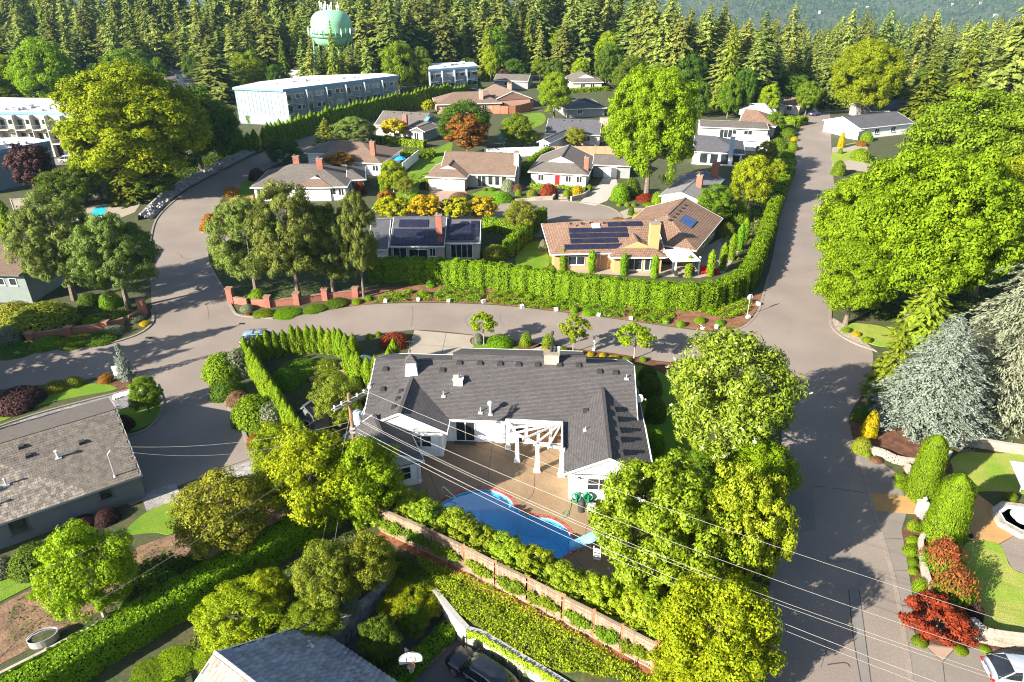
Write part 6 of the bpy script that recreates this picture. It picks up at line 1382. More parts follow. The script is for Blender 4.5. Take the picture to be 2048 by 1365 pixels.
# ------------------------------------------------------------------ shrubs
def S(key, px, py, wpx, hpx, label, cat='shrub', name='shrub', z=0.0, group=None):
    """bush with foot centre (px,py), width and height seen in photo pixels"""
    b_ = G(px, py, z); sc = scale_at(b_); al = math.atan2(CAM_H-z, b_.y); return plant(name, key, label, cat, b_, max(.25, (hpx/sc-wpx/sc*.5*math.sin(al))/math.cos(al)*1.05), wpx/2/sc, group)
for (k, x, y, w, h_, d) in [
 ('green0', 1000, 690, 56, 30, 'wide rounded hedge bush between driveway and front path'), ('globe', 1052, 690, 26, 30, 'ball shaped topiary left of the front path'), ('globe', 1097, 694, 28, 32, 'ball shaped topiary right of the front path'),
 ('grey0', 956, 686, 24, 24, 'white flowering bush under the first young maple'), ('midbush0', 1125, 706, 26, 18, 'small green bush between topiary and middle young maple'), ('limeb0', 1141, 710, 16, 12, 'low lime bush left under the middle young maple'), ('green1', 1158, 710, 16, 12, 'low green bush right of the middle young maple'),
 ('yellow0', 1182, 711, 16, 10, 'yellow low plant left of the white post'), ('yellow1', 1206, 713, 16, 10, 'yellow low plant right of the white post'), ('yellow0', 1229, 720, 26, 14, 'broad yellow plant beside the third young maple'), ('limeb1', 1253, 724, 24, 14, 'lime plant at the foot of the third young maple'), ('green0', 1286, 722, 16, 12, 'small green plant right of the third young maple'), ('yellow1', 1092, 706, 18, 16, 'yellow plant at the foot of the right topiary'),
 ('redbush0', 790, 688, 66, 34, 'red leaved maple bush at the corner of the concrete driveway'), ('globe', 738, 676, 18, 12, 'small grey green ball near the road behind the cedars'), ('globe', 757, 672, 16, 12, 'small bright ball beside the red leaved bush'),
 ('limeb0', 448, 752, 82, 62, 'bright lime bush at the driveway corner below the road'), ('grey0', 478, 745, 70, 60, 'grey green spiky bush beside the bright lime corner bush'), ('dkgreen0', 455, 790, 70, 45, 'dark bush below the driveway corner'), ('pinkbush0', 478, 806, 50, 34, 'pinkish brown bush between the driveway bushes'),
 ('limeb1', 510, 842, 90, 70, 'large lime bush beside the dark driveway'), ('grey1', 545, 848, 66, 56, 'grey green bush right of the large lime bush'), ('midbush1', 520, 870, 44, 34, 'mid green bush in front of the large lime bush'), ('rustbush0', 512, 890, 36, 30, 'rust tinged bush beside the driveway kerb'), ('rustbush1', 530, 915, 30, 22, 'small rust bush at the end of the driveway kerb'), ('olivebush0', 555, 895, 56, 40, 'olive bush under the driveway corner tree'),
 ('purplebush0', 40, 808, 98, 52, 'dark red weeping bush at the left edge by the paver driveway'), ('olivebush0', 112, 778, 50, 26, 'olive bush right of the dark red bush at the left'), ('olivebush1', 148, 770, 40, 24, 'yellowish bush left of the mailbox'), ('rustbush0', 213, 762, 32, 22, 'small rusty bush beside the mailbox'), ('purplebush1', 248, 855, 44, 34, 'dark purple bush at the corner of the shake roof house'),
 ('purplebush0', 165, 1050, 54, 30, 'purple bush against the wall of the shake roof house'), ('purplebush1', 215, 1040, 52, 34, 'purple bush right one against the shake roof house wall'), ('dkgreen0', 70, 1132, 95, 66, 'large bright green bush by the shake roof house wall'), ('midbush0', 118, 1098, 66, 48, 'green bush beside the purple bushes of the left house'), ('grey0', 8, 1145, 50, 44, 'silver blue bush at the left edge'), ('dkgreen1', 330, 1180, 130, 96, 'dark rhododendron mass in the left garden'), ('dkgreen0', 285, 1215, 90, 60, 'dark rhododendron lower left of the dark mass'), ('dkgreen1', 385, 1150, 70, 56, 'dark rhododendron right of the dark mass'), ('limeb0', 72, 1192, 34, 20, 'small lime bush at the lawn edge in the left garden'),
 ('olivebush1', 90, 650, 130, 66, 'big rhododendron beside the left brick wall'), ('olivebush0', 35, 640, 80, 50, 'rhododendron at the left edge by the grey green house'), ('green1', 222, 612, 44, 36, 'round bush between the two left pines'), ('dkgreen0', 180, 612, 44, 34, 'dark bush at the foot of the left pine'), ('limeb1', 240, 632, 36, 16, 'low lime planting behind the left brick wall'), ('midbush0', 190, 642, 50, 20, 'low green planting behind the middle of the left brick wall'), ('midbush1', 125, 655, 40, 24, 'green bush behind the left brick wall near the rhododendron'),
 ('grey1', 268, 640, 44, 20, 'silver lavender bush before the tall brick pillar'), ('grey0', 225, 664, 50, 22, 'silver lavender bush along the left brick wall'), ('yellow0', 290, 650, 22, 12, 'yellow flowers at the left kerb corner'), ('dkgreen1', 200, 680, 70, 26, 'dark low shrub left of the lavender at the kerb'), ('midbush0', 150, 686, 70, 26, 'low shrub below the second brick pillar'), ('midbush1', 95, 690, 70, 28, 'low shrub between the left brick pillars'), ('grey1', 20, 685, 44, 40, 'grey green bush at the far left of the brick wall'), ('dkgreen0', 35, 702, 80, 24, 'dark low planting at the road edge far left'),
 ('grey0', 495, 620, 30, 16, 'silver bush at the right brick wall corner'), ('midbush0', 528, 630, 44, 16, 'green planting at the kerb before the right brick wall'), ('rustbush1', 496, 630, 16, 8, 'orange flowers at the kerb of the right brick wall'), ('green1', 575, 628, 60, 18, 'low green planting before the middle of the right brick wall'), ('midbush1', 630, 620, 50, 16, 'low planting before the right end of the right brick wall'), ('dkgreen1', 676, 608, 50, 18, 'dark low planting at the end of the right brick wall'), ('green0', 515, 598, 40, 26, 'green bush behind the right brick wall under the pines'),
 ('limeb0', 432, 526, 24, 22, 'bright bush at the cul-de-sac corner'), ('limeb1', 440, 512, 20, 16, 'second bright bush at the cul-de-sac corner'), ('rustbush0', 427, 460, 46, 40, 'round rust maple bush on the side road island'), ('rustbush1', 408, 462, 18, 16, 'small rusty bush on the side road island'), ('rustbush0', 465, 392, 34, 24, 'pinkish rust bush on the lawn by the side road'), ('purplebush0', 515, 360, 34, 26, 'dark purple ball bush by the side road'), ('redbush1', 722, 388, 24, 26, 'crimson small maple by the chimney house'), ('green0', 770, 384, 20, 34, 'clipped green block bush beside the round light tree'), ('limeb1', 830, 402, 34, 18, 'low lime mound by the garage lawn'), ('purplebush1', 846, 378, 16, 16, 'purple bush left of the garage doors'), ('green0', 857, 378, 14, 22, 'green cone bush left of the garage doors'),
 ('pinkbush0', 920, 398, 44, 18, 'pink weeping bush before the garage drive'), ('midbush0', 970, 382, 12, 8, 'small round bush left under the brown house windows'), ('midbush1', 984, 382, 18, 10, 'small round bush right under the brown house windows'), ('grey0', 1016, 380, 30, 24, 'loose grey bush at the brown house corner'), ('pinkbush1', 1036, 382, 22, 16, 'pinkish bush between the two cul-de-sac houses'), ('green1', 1005, 402, 44, 22, 'broad green shrub at the cul-de-sac rim'), ('limeb0', 1037, 392, 16, 14, 'lime ball at the rim left of the grey ball'), ('olivebush0', 1064, 394, 24, 18, 'grey green ball before the red door house'), ('redbush0', 1097, 392, 38, 28, 'round crimson maple before the red door'), ('limeb1', 1133, 394, 16, 16, 'bright clipped ball right of the steps'), ('yellow0', 1155, 392, 26, 24, 'yellow bush right of the red door steps'), ('limeb0', 1178, 382, 14, 14, 'lime ball at the driveway corner of the red door house'), ('green0', 1126, 380, 14, 12, 'green ball beside the red door steps'),
 ('green1', 1240, 400, 40, 36, 'green shrub bank right of the pale driveway'), ('dkgreen0', 1262, 392, 40, 40, 'dark shrub under the tall maple right of the pale driveway'), ('redbush1', 1290, 400, 40, 18, 'low red maple under the tall bright maple'), ('limeb1', 1238, 412, 12, 8, 'first of the small balls below the pale driveway'), ('limeb0', 1254, 412, 12, 8, 'second of the small balls below the pale driveway'), ('limeb1', 1268, 412, 12, 8, 'third of the small balls below the pale driveway'), ('green0', 1314, 410, 26, 28, 'green bush beside the white gabled house'), ('limeb0', 1300, 412, 30, 10, 'low lime planting below the red maple'),
 ('yellow1', 1282, 440, 36, 22, 'yellow bush at the rim by the tan house'), ('rustbush0', 1236, 450, 38, 20, 'rust pink bush at the near rim of the cul-de-sac'), ('dkgreen0', 1262, 430, 14, 18, 'small dark bush at the right rim of the cul-de-sac'), ('rustbush1', 1476, 416, 22, 18, 'orange bush under the open light green tree'), ('midbush0', 1470, 440, 60, 46, 'green bush mass right of the tan house'), ('olivebush0', 1450, 470, 40, 30, 'olive bush in the corner behind the tan house terrace'), ('olivebush1', 990, 515, 56, 34, 'pale olive bush between the solar house and the clipped hedge'), ('grey1', 1086, 500, 18, 22, 'tuft of pale grass at the tan house corner'), ('limeb1', 1104, 524, 16, 14, 'lime ball at the left wall of the tan house'), ('limeb0', 1104, 540, 14, 12, 'lime ball lower one at the left wall of the tan house'),
 ('green0', 1560, 345, 40, 30, 'rounded roadside bush beside the hedge top'), ('green1', 1574, 318, 30, 22, 'second rounded roadside bush up the road'), ('limeb1', 1582, 300, 26, 18, 'third rounded roadside bush up the road'), ('midbush1', 1555, 300, 36, 26, 'shrub behind the rounded roadside bushes'), ('rustbush1', 1548, 268, 26, 18, 'reddish shrub between carport and road'), ('yellow0', 1588, 282, 16, 10, 'yellow shrub at the far left roadside'), ('midbush0', 1575, 272, 36, 18, 'green shrub below the round clipped hedge'),
 ('rustbush0', 1677, 262, 32, 24, 'rust bush at the far right roadside'), ('yellow1', 1681, 296, 14, 32, 'golden cone bush at the far right roadside'), ('rustbush1', 1722, 292, 24, 12, 'orange low bush before the white side wall'), ('limeb0', 1732, 282, 26, 20, 'lime bush before the white side wall'), ('green0', 1680, 308, 10, 12, 'small green ball at the far right driveway'), ('midbush1', 1676, 350, 30, 30, 'bush at the right road edge under the maple'), ('limeb1', 1720, 320, 40, 26, 'lime bush behind the dry lawn at right'),
 ('globe', 1691, 664, 20, 14, 'bright ball bush at the right road corner'), ('yellow0', 1712, 672, 18, 12, 'golden ball bush at the right road corner'), ('limeb0', 1733, 684, 20, 14, 'lime ball bush beside the corner cedar'),
 ('yellow1', 1735, 872, 34, 56, 'bright yellow upright bush left of the blue spruce'), ('dkgreen1', 1720, 840, 36, 32, 'dark green fine bush above the yellow upright bush'), ('olivebush0', 1722, 902, 40, 36, 'grey green mound below the yellow upright bush'), ('limeb1', 1734, 912, 16, 12, 'small lime plant at the block wall'), ('pinkbush0', 1752, 922, 26, 14, 'pink heather at the block wall'),
 ('globe', 1800, 958, 28, 18, 'upper of two green mounds on the sidewalk edge'), ('globe', 1803, 974, 28, 18, 'lower of two green mounds on the sidewalk edge'), ('globe', 1827, 1058, 28, 24, 'round ball bush below the gate pillar'), ('limeb0', 1828, 1086, 34, 20, 'lime bush between the ball bushes by the wall'), ('globe', 1820, 1106, 32, 24, 'wide ball bush below the wall corner'), ('midbush0', 1824, 1128, 22, 18, 'leafy plant beside the block wall'), ('limeb1', 1826, 1145, 20, 14, 'low plant beside the curved block wall'), ('globe', 1838, 1178, 30, 28, 'lowest ball bush by the block wall'), ('midbush1', 1838, 1198, 18, 14, 'leafy tuft below the lowest ball bush'), ('midbush0', 1838, 1286, 32, 20, 'fern like plant left of the dark red maple'), ('limeb0', 1920, 1302, 30, 10, 'lime plant below the dark red maple'), ('purplebush0', 1945, 1240, 34, 40, 'purple bush right of the dark red maple'), ('yellow0', 1982, 1272, 50, 26, 'golden bush on top of the curved block wall'), ('limeb1', 1970, 1302, 24, 10, 'lime plant at the foot of the curved block wall'), ('midbush1', 2020, 1000, 26, 22, 'leafy plant behind the fountain'), ('limeb0', 1922, 1072, 30, 18, 'lime plant below the second cone'), ('purplebush1', 1939, 1073, 14, 10, 'tiny purple plant on the tan path edge'),
 ('dkgreen0', 1308, 838, 44, 54, 'dark shrub at the right wall of the white house'), ('midbush1', 1318, 830, 28, 36, 'white flecked shrub beside the satellite dish'), ('dkgreen1', 1300, 790, 50, 50, 'dark shrub near the upper right corner of the white house'), ('green0', 1308, 900, 44, 50, 'green shrub beside the right wing wall'), ('dkgreen0', 1295, 760, 40, 36, 'dark shrub at the back right corner of the white house'),
 ('midbush0', 600, 745, 90, 40, 'leafy vegetable bed bush in the side yard'), ('midbush1', 655, 742, 80, 34, 'leafy bush row in the side yard by the cedars'), ('green1', 570, 770, 60, 44, 'green bush beside the shed roof'), ('dkgreen1', 715, 815, 44, 40, 'shrub at the left wall of the white house'), ('midbush0', 710, 775, 34, 30, 'small shrub below the cupola end'),
 ('grey1', 500, 1292, 44, 26, 'white hydrangea bush at the tile roof'), ('midbush0', 450, 1290, 50, 26, 'low green bush beside the hydrangea'), ('limeb1', 345, 1330, 90, 40, 'loose bank of bright leaves below the long hedge'), ('midbush1', 300, 1352, 90, 36, 'loose bank of green leaves at the bottom edge'), ('limeb0', 420, 1312, 70, 30, 'loose bright leaves beside the tile roof gable'), ('midbush0', 735, 1140, 60, 44, 'dark green shrub right of the apple trees'), ('dkgreen0', 800, 1140, 60, 40, 'dark shrub inside the fence corner'), ('dkgreen1', 830, 1165, 70, 36, 'dark shrub at the top of the ivy bank'), ('grey0', 695, 1215, 50, 40, 'white rose bush above the rock wall'), ('dkgreen0', 790, 1345, 80, 40, 'dark bush right of the tile roof')]:
    S(k, x, y, w, h_, d, z=LOW if (730 < x < 860 and y > 1260) else 0.0)
# two cones, red maples right
T('cone', 1838, 992, 872, 64, 'upper bright clipped cone beside the tan path', 'cone_arborvitae', 'shrub')
T('cone', 1880, 1078, 952, 84, 'lower bright clipped cone beside the tan path', 'cone_arborvitae', 'shrub', rz=1)
def burning(px, py, w, top, label, seed):
    g = np.random.default_rng(seed); b_ = G(px, py); r = w/2/scale_at(b_); h_ = top_h(b_, top); e = thing('burning_bush', label, 'shrub', tuple(b_))
    n = 4200; d = rdir(n, g); d[:, 2] = np.abs(d[:, 2]); rr = g.uniform(.72, 1.05, n)*(1+.06*np.sin(d[:, 0]*9+seed)); P = d*rr[:, None]*np.array([r, r, h_]); k = (P[:, 2] > h_*.62+g.normal(0, .1*h_, n)) | (rr > 1.02)
    Nr = unit(d+g.normal(0, .4, (n, 3))); Tt = unit(np.array([[0, 0, 1.]])+.5*d); V = leaves(P, Nr, .10*g.uniform(.6, 1.4, n), .4, g, Tt).reshape(-1, 4, 3)
    link('foliage', cloud_mesh('foliage', V[~k].reshape(-1, 3), L_mid), e); link('red_tips', cloud_mesh('red_tips', V[k].reshape(-1, 3), LM('scarlet_tip_leaf', (.30, .06, .03), (.20, .09, .02), .35)), e)
    link('inner_growth', core([(r*.6, 0), (r*.7, h_*.3), (r*.5, h_*.6), (r*.1, h_*.75)], M_inner), e)
burning(1878, 1140, 84, 1085, 'upper red tipped bush beside the block wall', 1)
burning(1900, 1205, 86, 1140, 'lower red tipped bush beside the block wall', 2)
T('red0', 1880, 1285, 1192, 132, 'broad dark red laceleaf maple beside the sidewalk', 'laceleaf_maple')
# pencil yews round the tan house
for i, (x, yb, yt) in enumerate([(1126, 540, 499), (1183, 545, 501), (1247, 550, 507), (1308, 556, 510), (1376, 554, 511), (1420, 552, 500), (1444, 540, 486), (1462, 520, 468), (1478, 500, 448), (1488, 480, 436)]):
    b_ = G(x, yb); plant('columnar_yew', 'pencil%d' % (i % 2), 'slim columnar yew in the row along the tan house terrace', 'shrub', b_, top_h(b_, yt), .56, 'columnar yews around the tan house')
for i, (x, yb, yt, w) in enumerate([(6, 470, 402, 24), (22, 472, 398, 26)]):
    T('arb%d' % i, x, yb, yt, w, ('left', 'right')[i]+' one of two bright columnar cedars at the left edge', 'columnar_cedar', 'shrub')
T('arb2', 500, 247, 222, 14, 'layered topiary cone before the long apartment block', 'topiary_cone', 'shrub')
# ------------------------------------------------------------------ low mats and bank planting
for i, P in enumerate([[(870, 602), (878, 582), (920, 572), (965, 578), (960, 604), (915, 606)], [(975, 604), (985, 586), (1030, 585), (1075, 597), (1130, 604), (1140, 622), (1060, 618), (1015, 612)], [(1165, 628), (1180, 604), (1240, 608), (1248, 636), (1205, 635)], [(1262, 640), (1270, 612), (1330, 612), (1350, 635), (1320, 650)], [(745, 606), (780, 590), (810, 588), (818, 604), (780, 606)], [(1395, 622), (1440, 610), (1495, 600), (1500, 620), (1460, 640), (1420, 634)], [(830, 600), (842, 585), (862, 590), (858, 604)], [(1095, 600), (1160, 606), (1170, 622), (1110, 618)]]):
    cover('ground_cover', 'spreading juniper mat on the road bank below the laurel hedge', P, L_hedge, 110, .11, .8, 'ground cover', seed=i)
for i, (x, y, w, h_) in enumerate([(1148, 624, 18, 14), (1178, 628, 30, 14), (1362, 652, 20, 14), (1400, 644, 24, 14), (1420, 626, 20, 12), (1330, 646, 22, 14), (1305, 640, 18, 12), (738, 600, 20, 12), (715, 606, 24, 12), (846, 592, 20, 14), (820, 586, 16, 10), (1060, 598, 18, 14), (1440, 648, 20, 12), (1470, 628, 18, 10), (862, 574, 20, 12)]):
    S('green%d' % (i % 2), x, y, w, h_, 'small rounded juniper bush on the road bank', name='bank_shrub', group='small bushes on the road bank')
bk = [FPOST[0]+fn*-.5, FPOST[-1]+fn*-.6]+WALLP[4:0:-1]+[G(860, 1170)]
cover('ivy_bank', 'bright ivy covering the bank between wooden fence and retaining wall', [tuple(FPOST[1]-fn*.45), tuple(FPOST[-1]-fn*.5+fd*.3), tuple(WALLP[5]+Vector((.3, 1.5, 0))), tuple(WALLP[4]+Vector((.1, .15, 0))), tuple(WALLP[3]+Vector((.1, .15, 0))), tuple(WALLP[1]+Vector((.2, .2, 0))), tuple(WALLP[0])], L_ivy, 210, .085, .42, 'ivy', px=False, seed=30)
g_ = np.random.default_rng(8); Vv = []
for a, c in zip(WALLP[2:], WALLP[3:6]):
    n = int((c-a).length*170); s = g_.uniform(0, 1, n); dr = np.abs(g_.normal(0, .35, n)); p = np.array(tuple(a))[None]*(1-s[:, None])+np.array(tuple(c))[None]*s[:, None]; out = (c-a).normalized(); on = np.array([out.y, -out.x, 0]); on = on if on[1] < 0 else -on
    p = p+on[None]*(.22+g_.uniform(0, .15, n))[:, None]; p[:, 2] += .3-dr; Vv.append(leaves(p, unit(on[None]+np.array([[0, 0, .5]])+g_.normal(0, .4, (n, 3))), g_.uniform(.05, .11, n), .5, g_))
tag(link('ivy_fringe', cloud_mesh('ivy_fringe', np.concatenate(Vv), L_ivy)), 'ivy hanging over the top of the concrete retaining wall', 'ivy', kind='stuff')
cover('bank_foliage', 'dark tangled planting on the slope under the yellowing maple', [(120, 420), (200, 395), (330, 385), (390, 355), (440, 330), (470, 312), (450, 305), (380, 320), (250, 350), (130, 380)], L_dark, 14, .28, 1.6, 'foliage', seed=40)
cover('bank_foliage', 'green planting at the foot of the firs behind the houses', [(1380, 235), (1560, 205), (1565, 190), (1400, 200), (1300, 215), (1280, 240)], L_mid, 5, .4, 1.8, 'foliage', seed=41)
cover('bank_foliage', 'mixed planting under the maples right of the straight road', [(1690, 600), (1900, 640), (2060, 560), (2060, 380), (1800, 330), (1700, 380)], L_dark, 7, .3, .8, 'foliage', seed=42)
cover('bank_foliage', 'low planting in the gardens between the cul-de-sac houses', [(720, 372), (760, 352), (1000, 342), (1060, 330), (1260, 330), (1300, 350), (1210, 352), (1050, 358), (800, 378)], L_mid, 5, .25, .5, 'foliage', seed=43)
cover('bank_foliage', 'green planting beside the tan house and roadside hedge', [(1440, 480), (1500, 520), (1560, 380), (1590, 280), (1560, 270), (1520, 330), (1470, 400)], L_mid, 9, .22, .7, 'foliage', seed=44)
cover('bank_foliage', 'patchy low plants and fallen leaves in the left garden', [(20, 1225), (110, 1150), (330, 1085), (600, 1005), (690, 990), (560, 1075), (300, 1185), (60, 1300)], L_dark, 22, .09, .15, 'foliage', seed=51)
cover('bank_foliage', 'shaded weeds between the hedge and the lower garden', [(420, 1250), (560, 1140), (720, 1060), (780, 1120), (700, 1190), (640, 1250), (520, 1300), (330, 1365), (220, 1400)], L_mid, 60, .09, .22, 'foliage', seed=45)
cover('bank_foliage', 'shaded ground cover in the side yard of the white house', [(520, 740), (700, 730), (720, 800), (680, 850), (640, 870), (580, 800)], L_dark, 40, .1, .25, 'foliage', seed=46)
cover('bank_foliage', 'planting below the light green trees beside the driveway', [(530, 900), (600, 890), (700, 960), (700, 1000), (560, 1020), (520, 950)], L_dark, 30, .12, .3, 'foliage', seed=47)
cover('bank_foliage', 'planting round the trees at the right road edge', [(1300, 980), (1400, 960), (1540, 900), (1545, 1100), (1525, 1300), (1510, 1480), (1330, 1480), (1330, 1300), (1250, 1200)], L_dark, 26, .13, .4, 'foliage', seed=48)
cover('bank_foliage', 'dark planting under the left pines', [(0, 660), (60, 630), (200, 610), (290, 605), (290, 625), (200, 655), (60, 690), (0, 700)], L_dark, 40, .11, .3, 'foliage', seed=49)
cover('bank_foliage', 'shaded planting under the middle pine clump', [(430, 520), (470, 600), (540, 600), (720, 575), (740, 540), (640, 500), (500, 480)], L_dark, 20, .12, .3, 'foliage', seed=50)
# ------------------------------------------------------------------ fences and walls
M_cedar = mat('weathered_cedar', (.25, .165, .11), .9, .3, 2.5, .3, objrand=.28, col2=(.18, .13, .10))
M_cedar_p = mat('cedar_post', (.38, .17, .08), .9, .25, 2.5, .3)
wf = thing('wooden_fence', 'weathered wooden board fence between pool laurels and ivy bank', 'fence', tuple(FPOST[0])); fo_ = Vector(wf.location); FH = 2.4
bd = MB().box(-.066, .066, -.012, .012, .12, FH-.16).mesh('board', M_cedar)
def fence_run(root, P, fh, bw, board_me, post_m, rail_m, cap=True, org=None, post_w=.11):
    for i, p in enumerate(P):
        q = p-org; MB().box(q.x-post_w/2, q.x+post_w/2, q.y-post_w/2, q.y+post_w/2, -.2, fh+.08).box(q.x-post_w*.75, q.x+post_w*.75, q.y-post_w*.75, q.y+post_w*.75, fh+.08, fh+.14).build('post', post_m, root)
    for a, c in zip(P, P[1:]):
        a = a-org; c = c-org; d = (c-a); L = d.length; d.normalize(); ang = math.atan2(d.y, d.x); nn_ = Vector((d.y, -d.x, 0)); nn_ = nn_ if nn_.y < 0 else -nn_
        for z in ((.3, fh-.25) if not cap else (.25, fh-.42)): MB().beam(a+Vector((0, 0, z))+nn_*.03, c+Vector((0, 0, z))+nn_*.03, .04, .09).build('rail', rail_m, root)
        if cap: MB().beam(a+Vector((0, 0, fh)), c+Vector((0, 0, fh)), .15, .045).build('cap_rail', rail_m, root); MB().beam(a+Vector((0, 0, .08)), c+Vector((0, 0, .08)), .05, .16).build('kick_board', rail_m, root)
        n = int((L-post_w)/bw)
        for k in range(n): o = link('board', board_me, root); o.location = a+d*(post_w/2+bw*(k+.5)); o.rotation_euler = (0, 0, ang)
fence_run(wf, FPOST, FH, .138, bd, M_cedar_p, M_cedar, True, fo_)
ge = np.random.default_rng(5)
def espalier_mesh(seed):
    g = np.random.default_rng(seed); n = 1300; c = g.uniform(-1, 1, (14, 3))*np.array([.85, .08, .3])+np.array([0, 0, 1.2]); k = g.integers(0, 14, n); P = c[k]+g.normal(0, 1, (n, 3))*np.array([.16, .08, .11])
    return cloud_mesh('foliage', leaves(P, unit(np.array([[0, -.8, .6]])+g.normal(0, .5, (n, 3))), g.uniform(.05, .11, n), .5, g), L_mid)
esp = [espalier_mesh(600+i) for i in range(3)]
est = MB().tube([(0, 0, 0), (.03, 0, .6), (0, 0, 1.2)], .025, 6).tube([(0, 0, .8), (.6, 0, 1.1), (.95, 0, 1.15)], .016, 5).tube([(0, 0, .8), (-.6, 0, 1.1), (-.95, 0, 1.15)], .016, 5).mesh('stem', M_bark_g)
for i, (a, c) in enumerate(zip(FPOST, FPOST[1:])):
    L = (c-a).length; n = 2 if L > 3.4 else 1
    for k in range(n):
        p = a.lerp(c, (k+.5)/n)-fn*.28; e = thing('espalier_shrub', 'leafy shrub trained flat against the wooden fence panel', 'shrub', tuple(p), math.atan2(fd.y, fd.x), 'espaliers on the wooden fence', (min(1.1, L/n/2.3), 1.2, 1.05)); link('foliage', esp[(i+k) % 3], e); link('stem', est, e)
# corner return of the fence
q0 = FPOST[-1]; 
wr = thing('fence_return', 'short wooden fence return at the right end of the board fence', 'fence', tuple(q0)); fence_run(wr, [q0+fn*.1+fd*.06, q0+fn*2.2+fd*.5], FH, .138, bd, M_cedar_p, M_cedar, True, q0)
# mulch strip under the fence
tag(MB().prism([FPOST[0]-fn*.5, FPOST[-1]-fn*.5+fd*.3, FPOST[-1]+fn*.3+fd*.3, FPOST[0]+fn*.3], -.05, .035).build('garden_bed', mat('red_bark', (.26, .095, .045), .97, .4, 2, .8, scale2=12)), kind='structure')
# long timber edged fence beside the garden hedge
M_grey_t = mat('silvered_timber', (.33, .29, .245), .9, .25, 2, .3, objrand=.15)
tz = 1.55
tf = []
for x, y in [(-60, 1376), (92, 1300), (192, 1248), (282, 1199), (367, 1153), (445, 1110), (518, 1078), (588, 1044), (650, 1014), (692, 994)]: p = G(x, y, tz); tf.append(Vector((p.x, p.y, 0)))
tw = thing('garden_fence', 'long grey timber fence running along the diagonal garden hedge', 'fence', tuple(tf[0])); to = Vector(tw.location)
for i, (a, c) in enumerate(zip(tf, tf[1:])):
    a = a-to; c = c-to; m_ = M_grey_t if i != 7 else mat('orange_board', (.55, .13, .03), .8, .15, 2, .1)
    MB().beam(a+Vector((0, 0, tz)), c+Vector((0, 0, tz)), .2, .05).build('cap_rail', m_, tw)
    for k in range(8): MB().beam(a+Vector((0, 0, .12+k*.18)), c+Vector((0, 0, .12+k*.18)), .025, .165).build('board', M_grey_t, tw)
for p in tf: q = p-to; MB().box(q.x-.07, q.x+.07, q.y-.07, q.y+.07, -.1, tz+.12).build('post', M_grey_t, tw)
# concrete retaining wall of the sunken drive
M_cw = mat('board_marked_concrete', (.28, .265, .245), .9, .2, .8, .15, col2=(.28, .27, .26))
rw = thing('retaining_wall', 'grey concrete retaining wall below the ivy bank', 'wall', tuple(WALLP[0])); ro_ = Vector(rw.location)
for a, c in zip(WALLP, WALLP[1:6]): MB().beam(a-ro_+Vector((0, 0, (LOW+.1)/2)), c-ro_+Vector((0, 0, (LOW+.1)/2)), .36, -(LOW)+.2).build('wall_panel', M_cw, rw)
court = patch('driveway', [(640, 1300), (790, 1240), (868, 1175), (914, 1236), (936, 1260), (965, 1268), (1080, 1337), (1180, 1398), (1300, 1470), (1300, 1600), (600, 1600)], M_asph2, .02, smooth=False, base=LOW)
edge_ = patch('gravel_edge', [(905, 1262), (930, 1266), (860, 1330), (800, 1392), (770, 1392)], mat('gravel', (.26, .22, .18), .95, .4, 8, .6, scale2=40), .024, .01, court, False, base=LOW)
# rock wall in the lower garden
rk = thing('rock_wall', 'dry stacked rock wall between the apple trees and the lower garden', 'wall', tuple(ROCK_A)); gk = random.Random(3); L_ = (ROCK_B-ROCK_A).length; dk_ = (ROCK_B-ROCK_A).normalized()
M_rock = mat('fieldstone', (.26, .245, .23), .95, .3, 3, .5, objrand=.25)
def stone_mesh(seed, m, nm='stone'):
    g = random.Random(seed); b = MB()
    for (x, y, z) in [(-1, -1, -1), (1, -1, -1), (1, 1, -1), (-1, 1, -1), (-1, -1, 1), (1, -1, 1), (1, 1, 1), (-1, 1, 1)]: b.v.append((x*.5*g.uniform(.75, 1), y*.5*g.uniform(.75, 1), z*.5*g.uniform(.7, 1)))
    b.f = [(3, 2, 1, 0), (4, 5, 6, 7), (0, 1, 5, 4), (1, 2, 6, 5), (2, 3, 7, 6), (3, 0, 4, 7)]; return b.mesh(nm, m)
stm = [stone_mesh(i, M_rock) for i in range(5)]
for r_ in range(5):
    s = gk.random()*.2
    while s < L_:
        w = gk.uniform(.35, .6); o = link('stone', stm[gk.randrange(5)], rk); p = dk_*(s+w/2); o.location = (p.x, p.y, LOW+.2+r_*.38); o.scale = (w*1.05, .55, .42); o.rotation_euler = (0, gk.uniform(-.05, .05), math.atan2(dk_.y, dk_.x)+gk.uniform(-.1, .1)); s += w
# brick walls with pillars
def brick_wall(label, pil, hts, wallh=.85):
    P = GG(pil); e = thing('brick_wall', label, 'wall', tuple(P[0])); o0_ = P[0]
    cap_m = mat('brick_cap', (.24, .135, .10), .9, .2, 4, .2)
    for p, h_ in zip(P, hts):
        if h_: q = p-o0_; MB().box(q.x-.36, q.x+.36, q.y-.36, q.y+.36, 0, h_).build('pillar', M_redbrick, e); MB().box(q.x-.43, q.x+.43, q.y-.43, q.y+.43, h_, h_+.1).build('pillar_cap', cap_m, e)
    for a, c in zip(P, P[1:]):
        a = a-o0_; c = c-o0_; d = (c-a).normalized()*.3; MB().beam(a+d+Vector((0, 0, wallh/2)), c-d+Vector((0, 0, wallh/2)), .3, wallh).build('wall_panel', M_redbrick, e); MB().beam(a+d+Vector((0, 0, wallh+.04)), c-d+Vector((0, 0, wallh+.04)), .38, .08).build('coping', cap_m, e)
brick_wall('curved red brick wall with pillars below the left pines', [(64, 682), (141, 670), (214, 660), (255, 648), (288, 630)], [1.0, 1.0, 1.1, 0, 2.0])
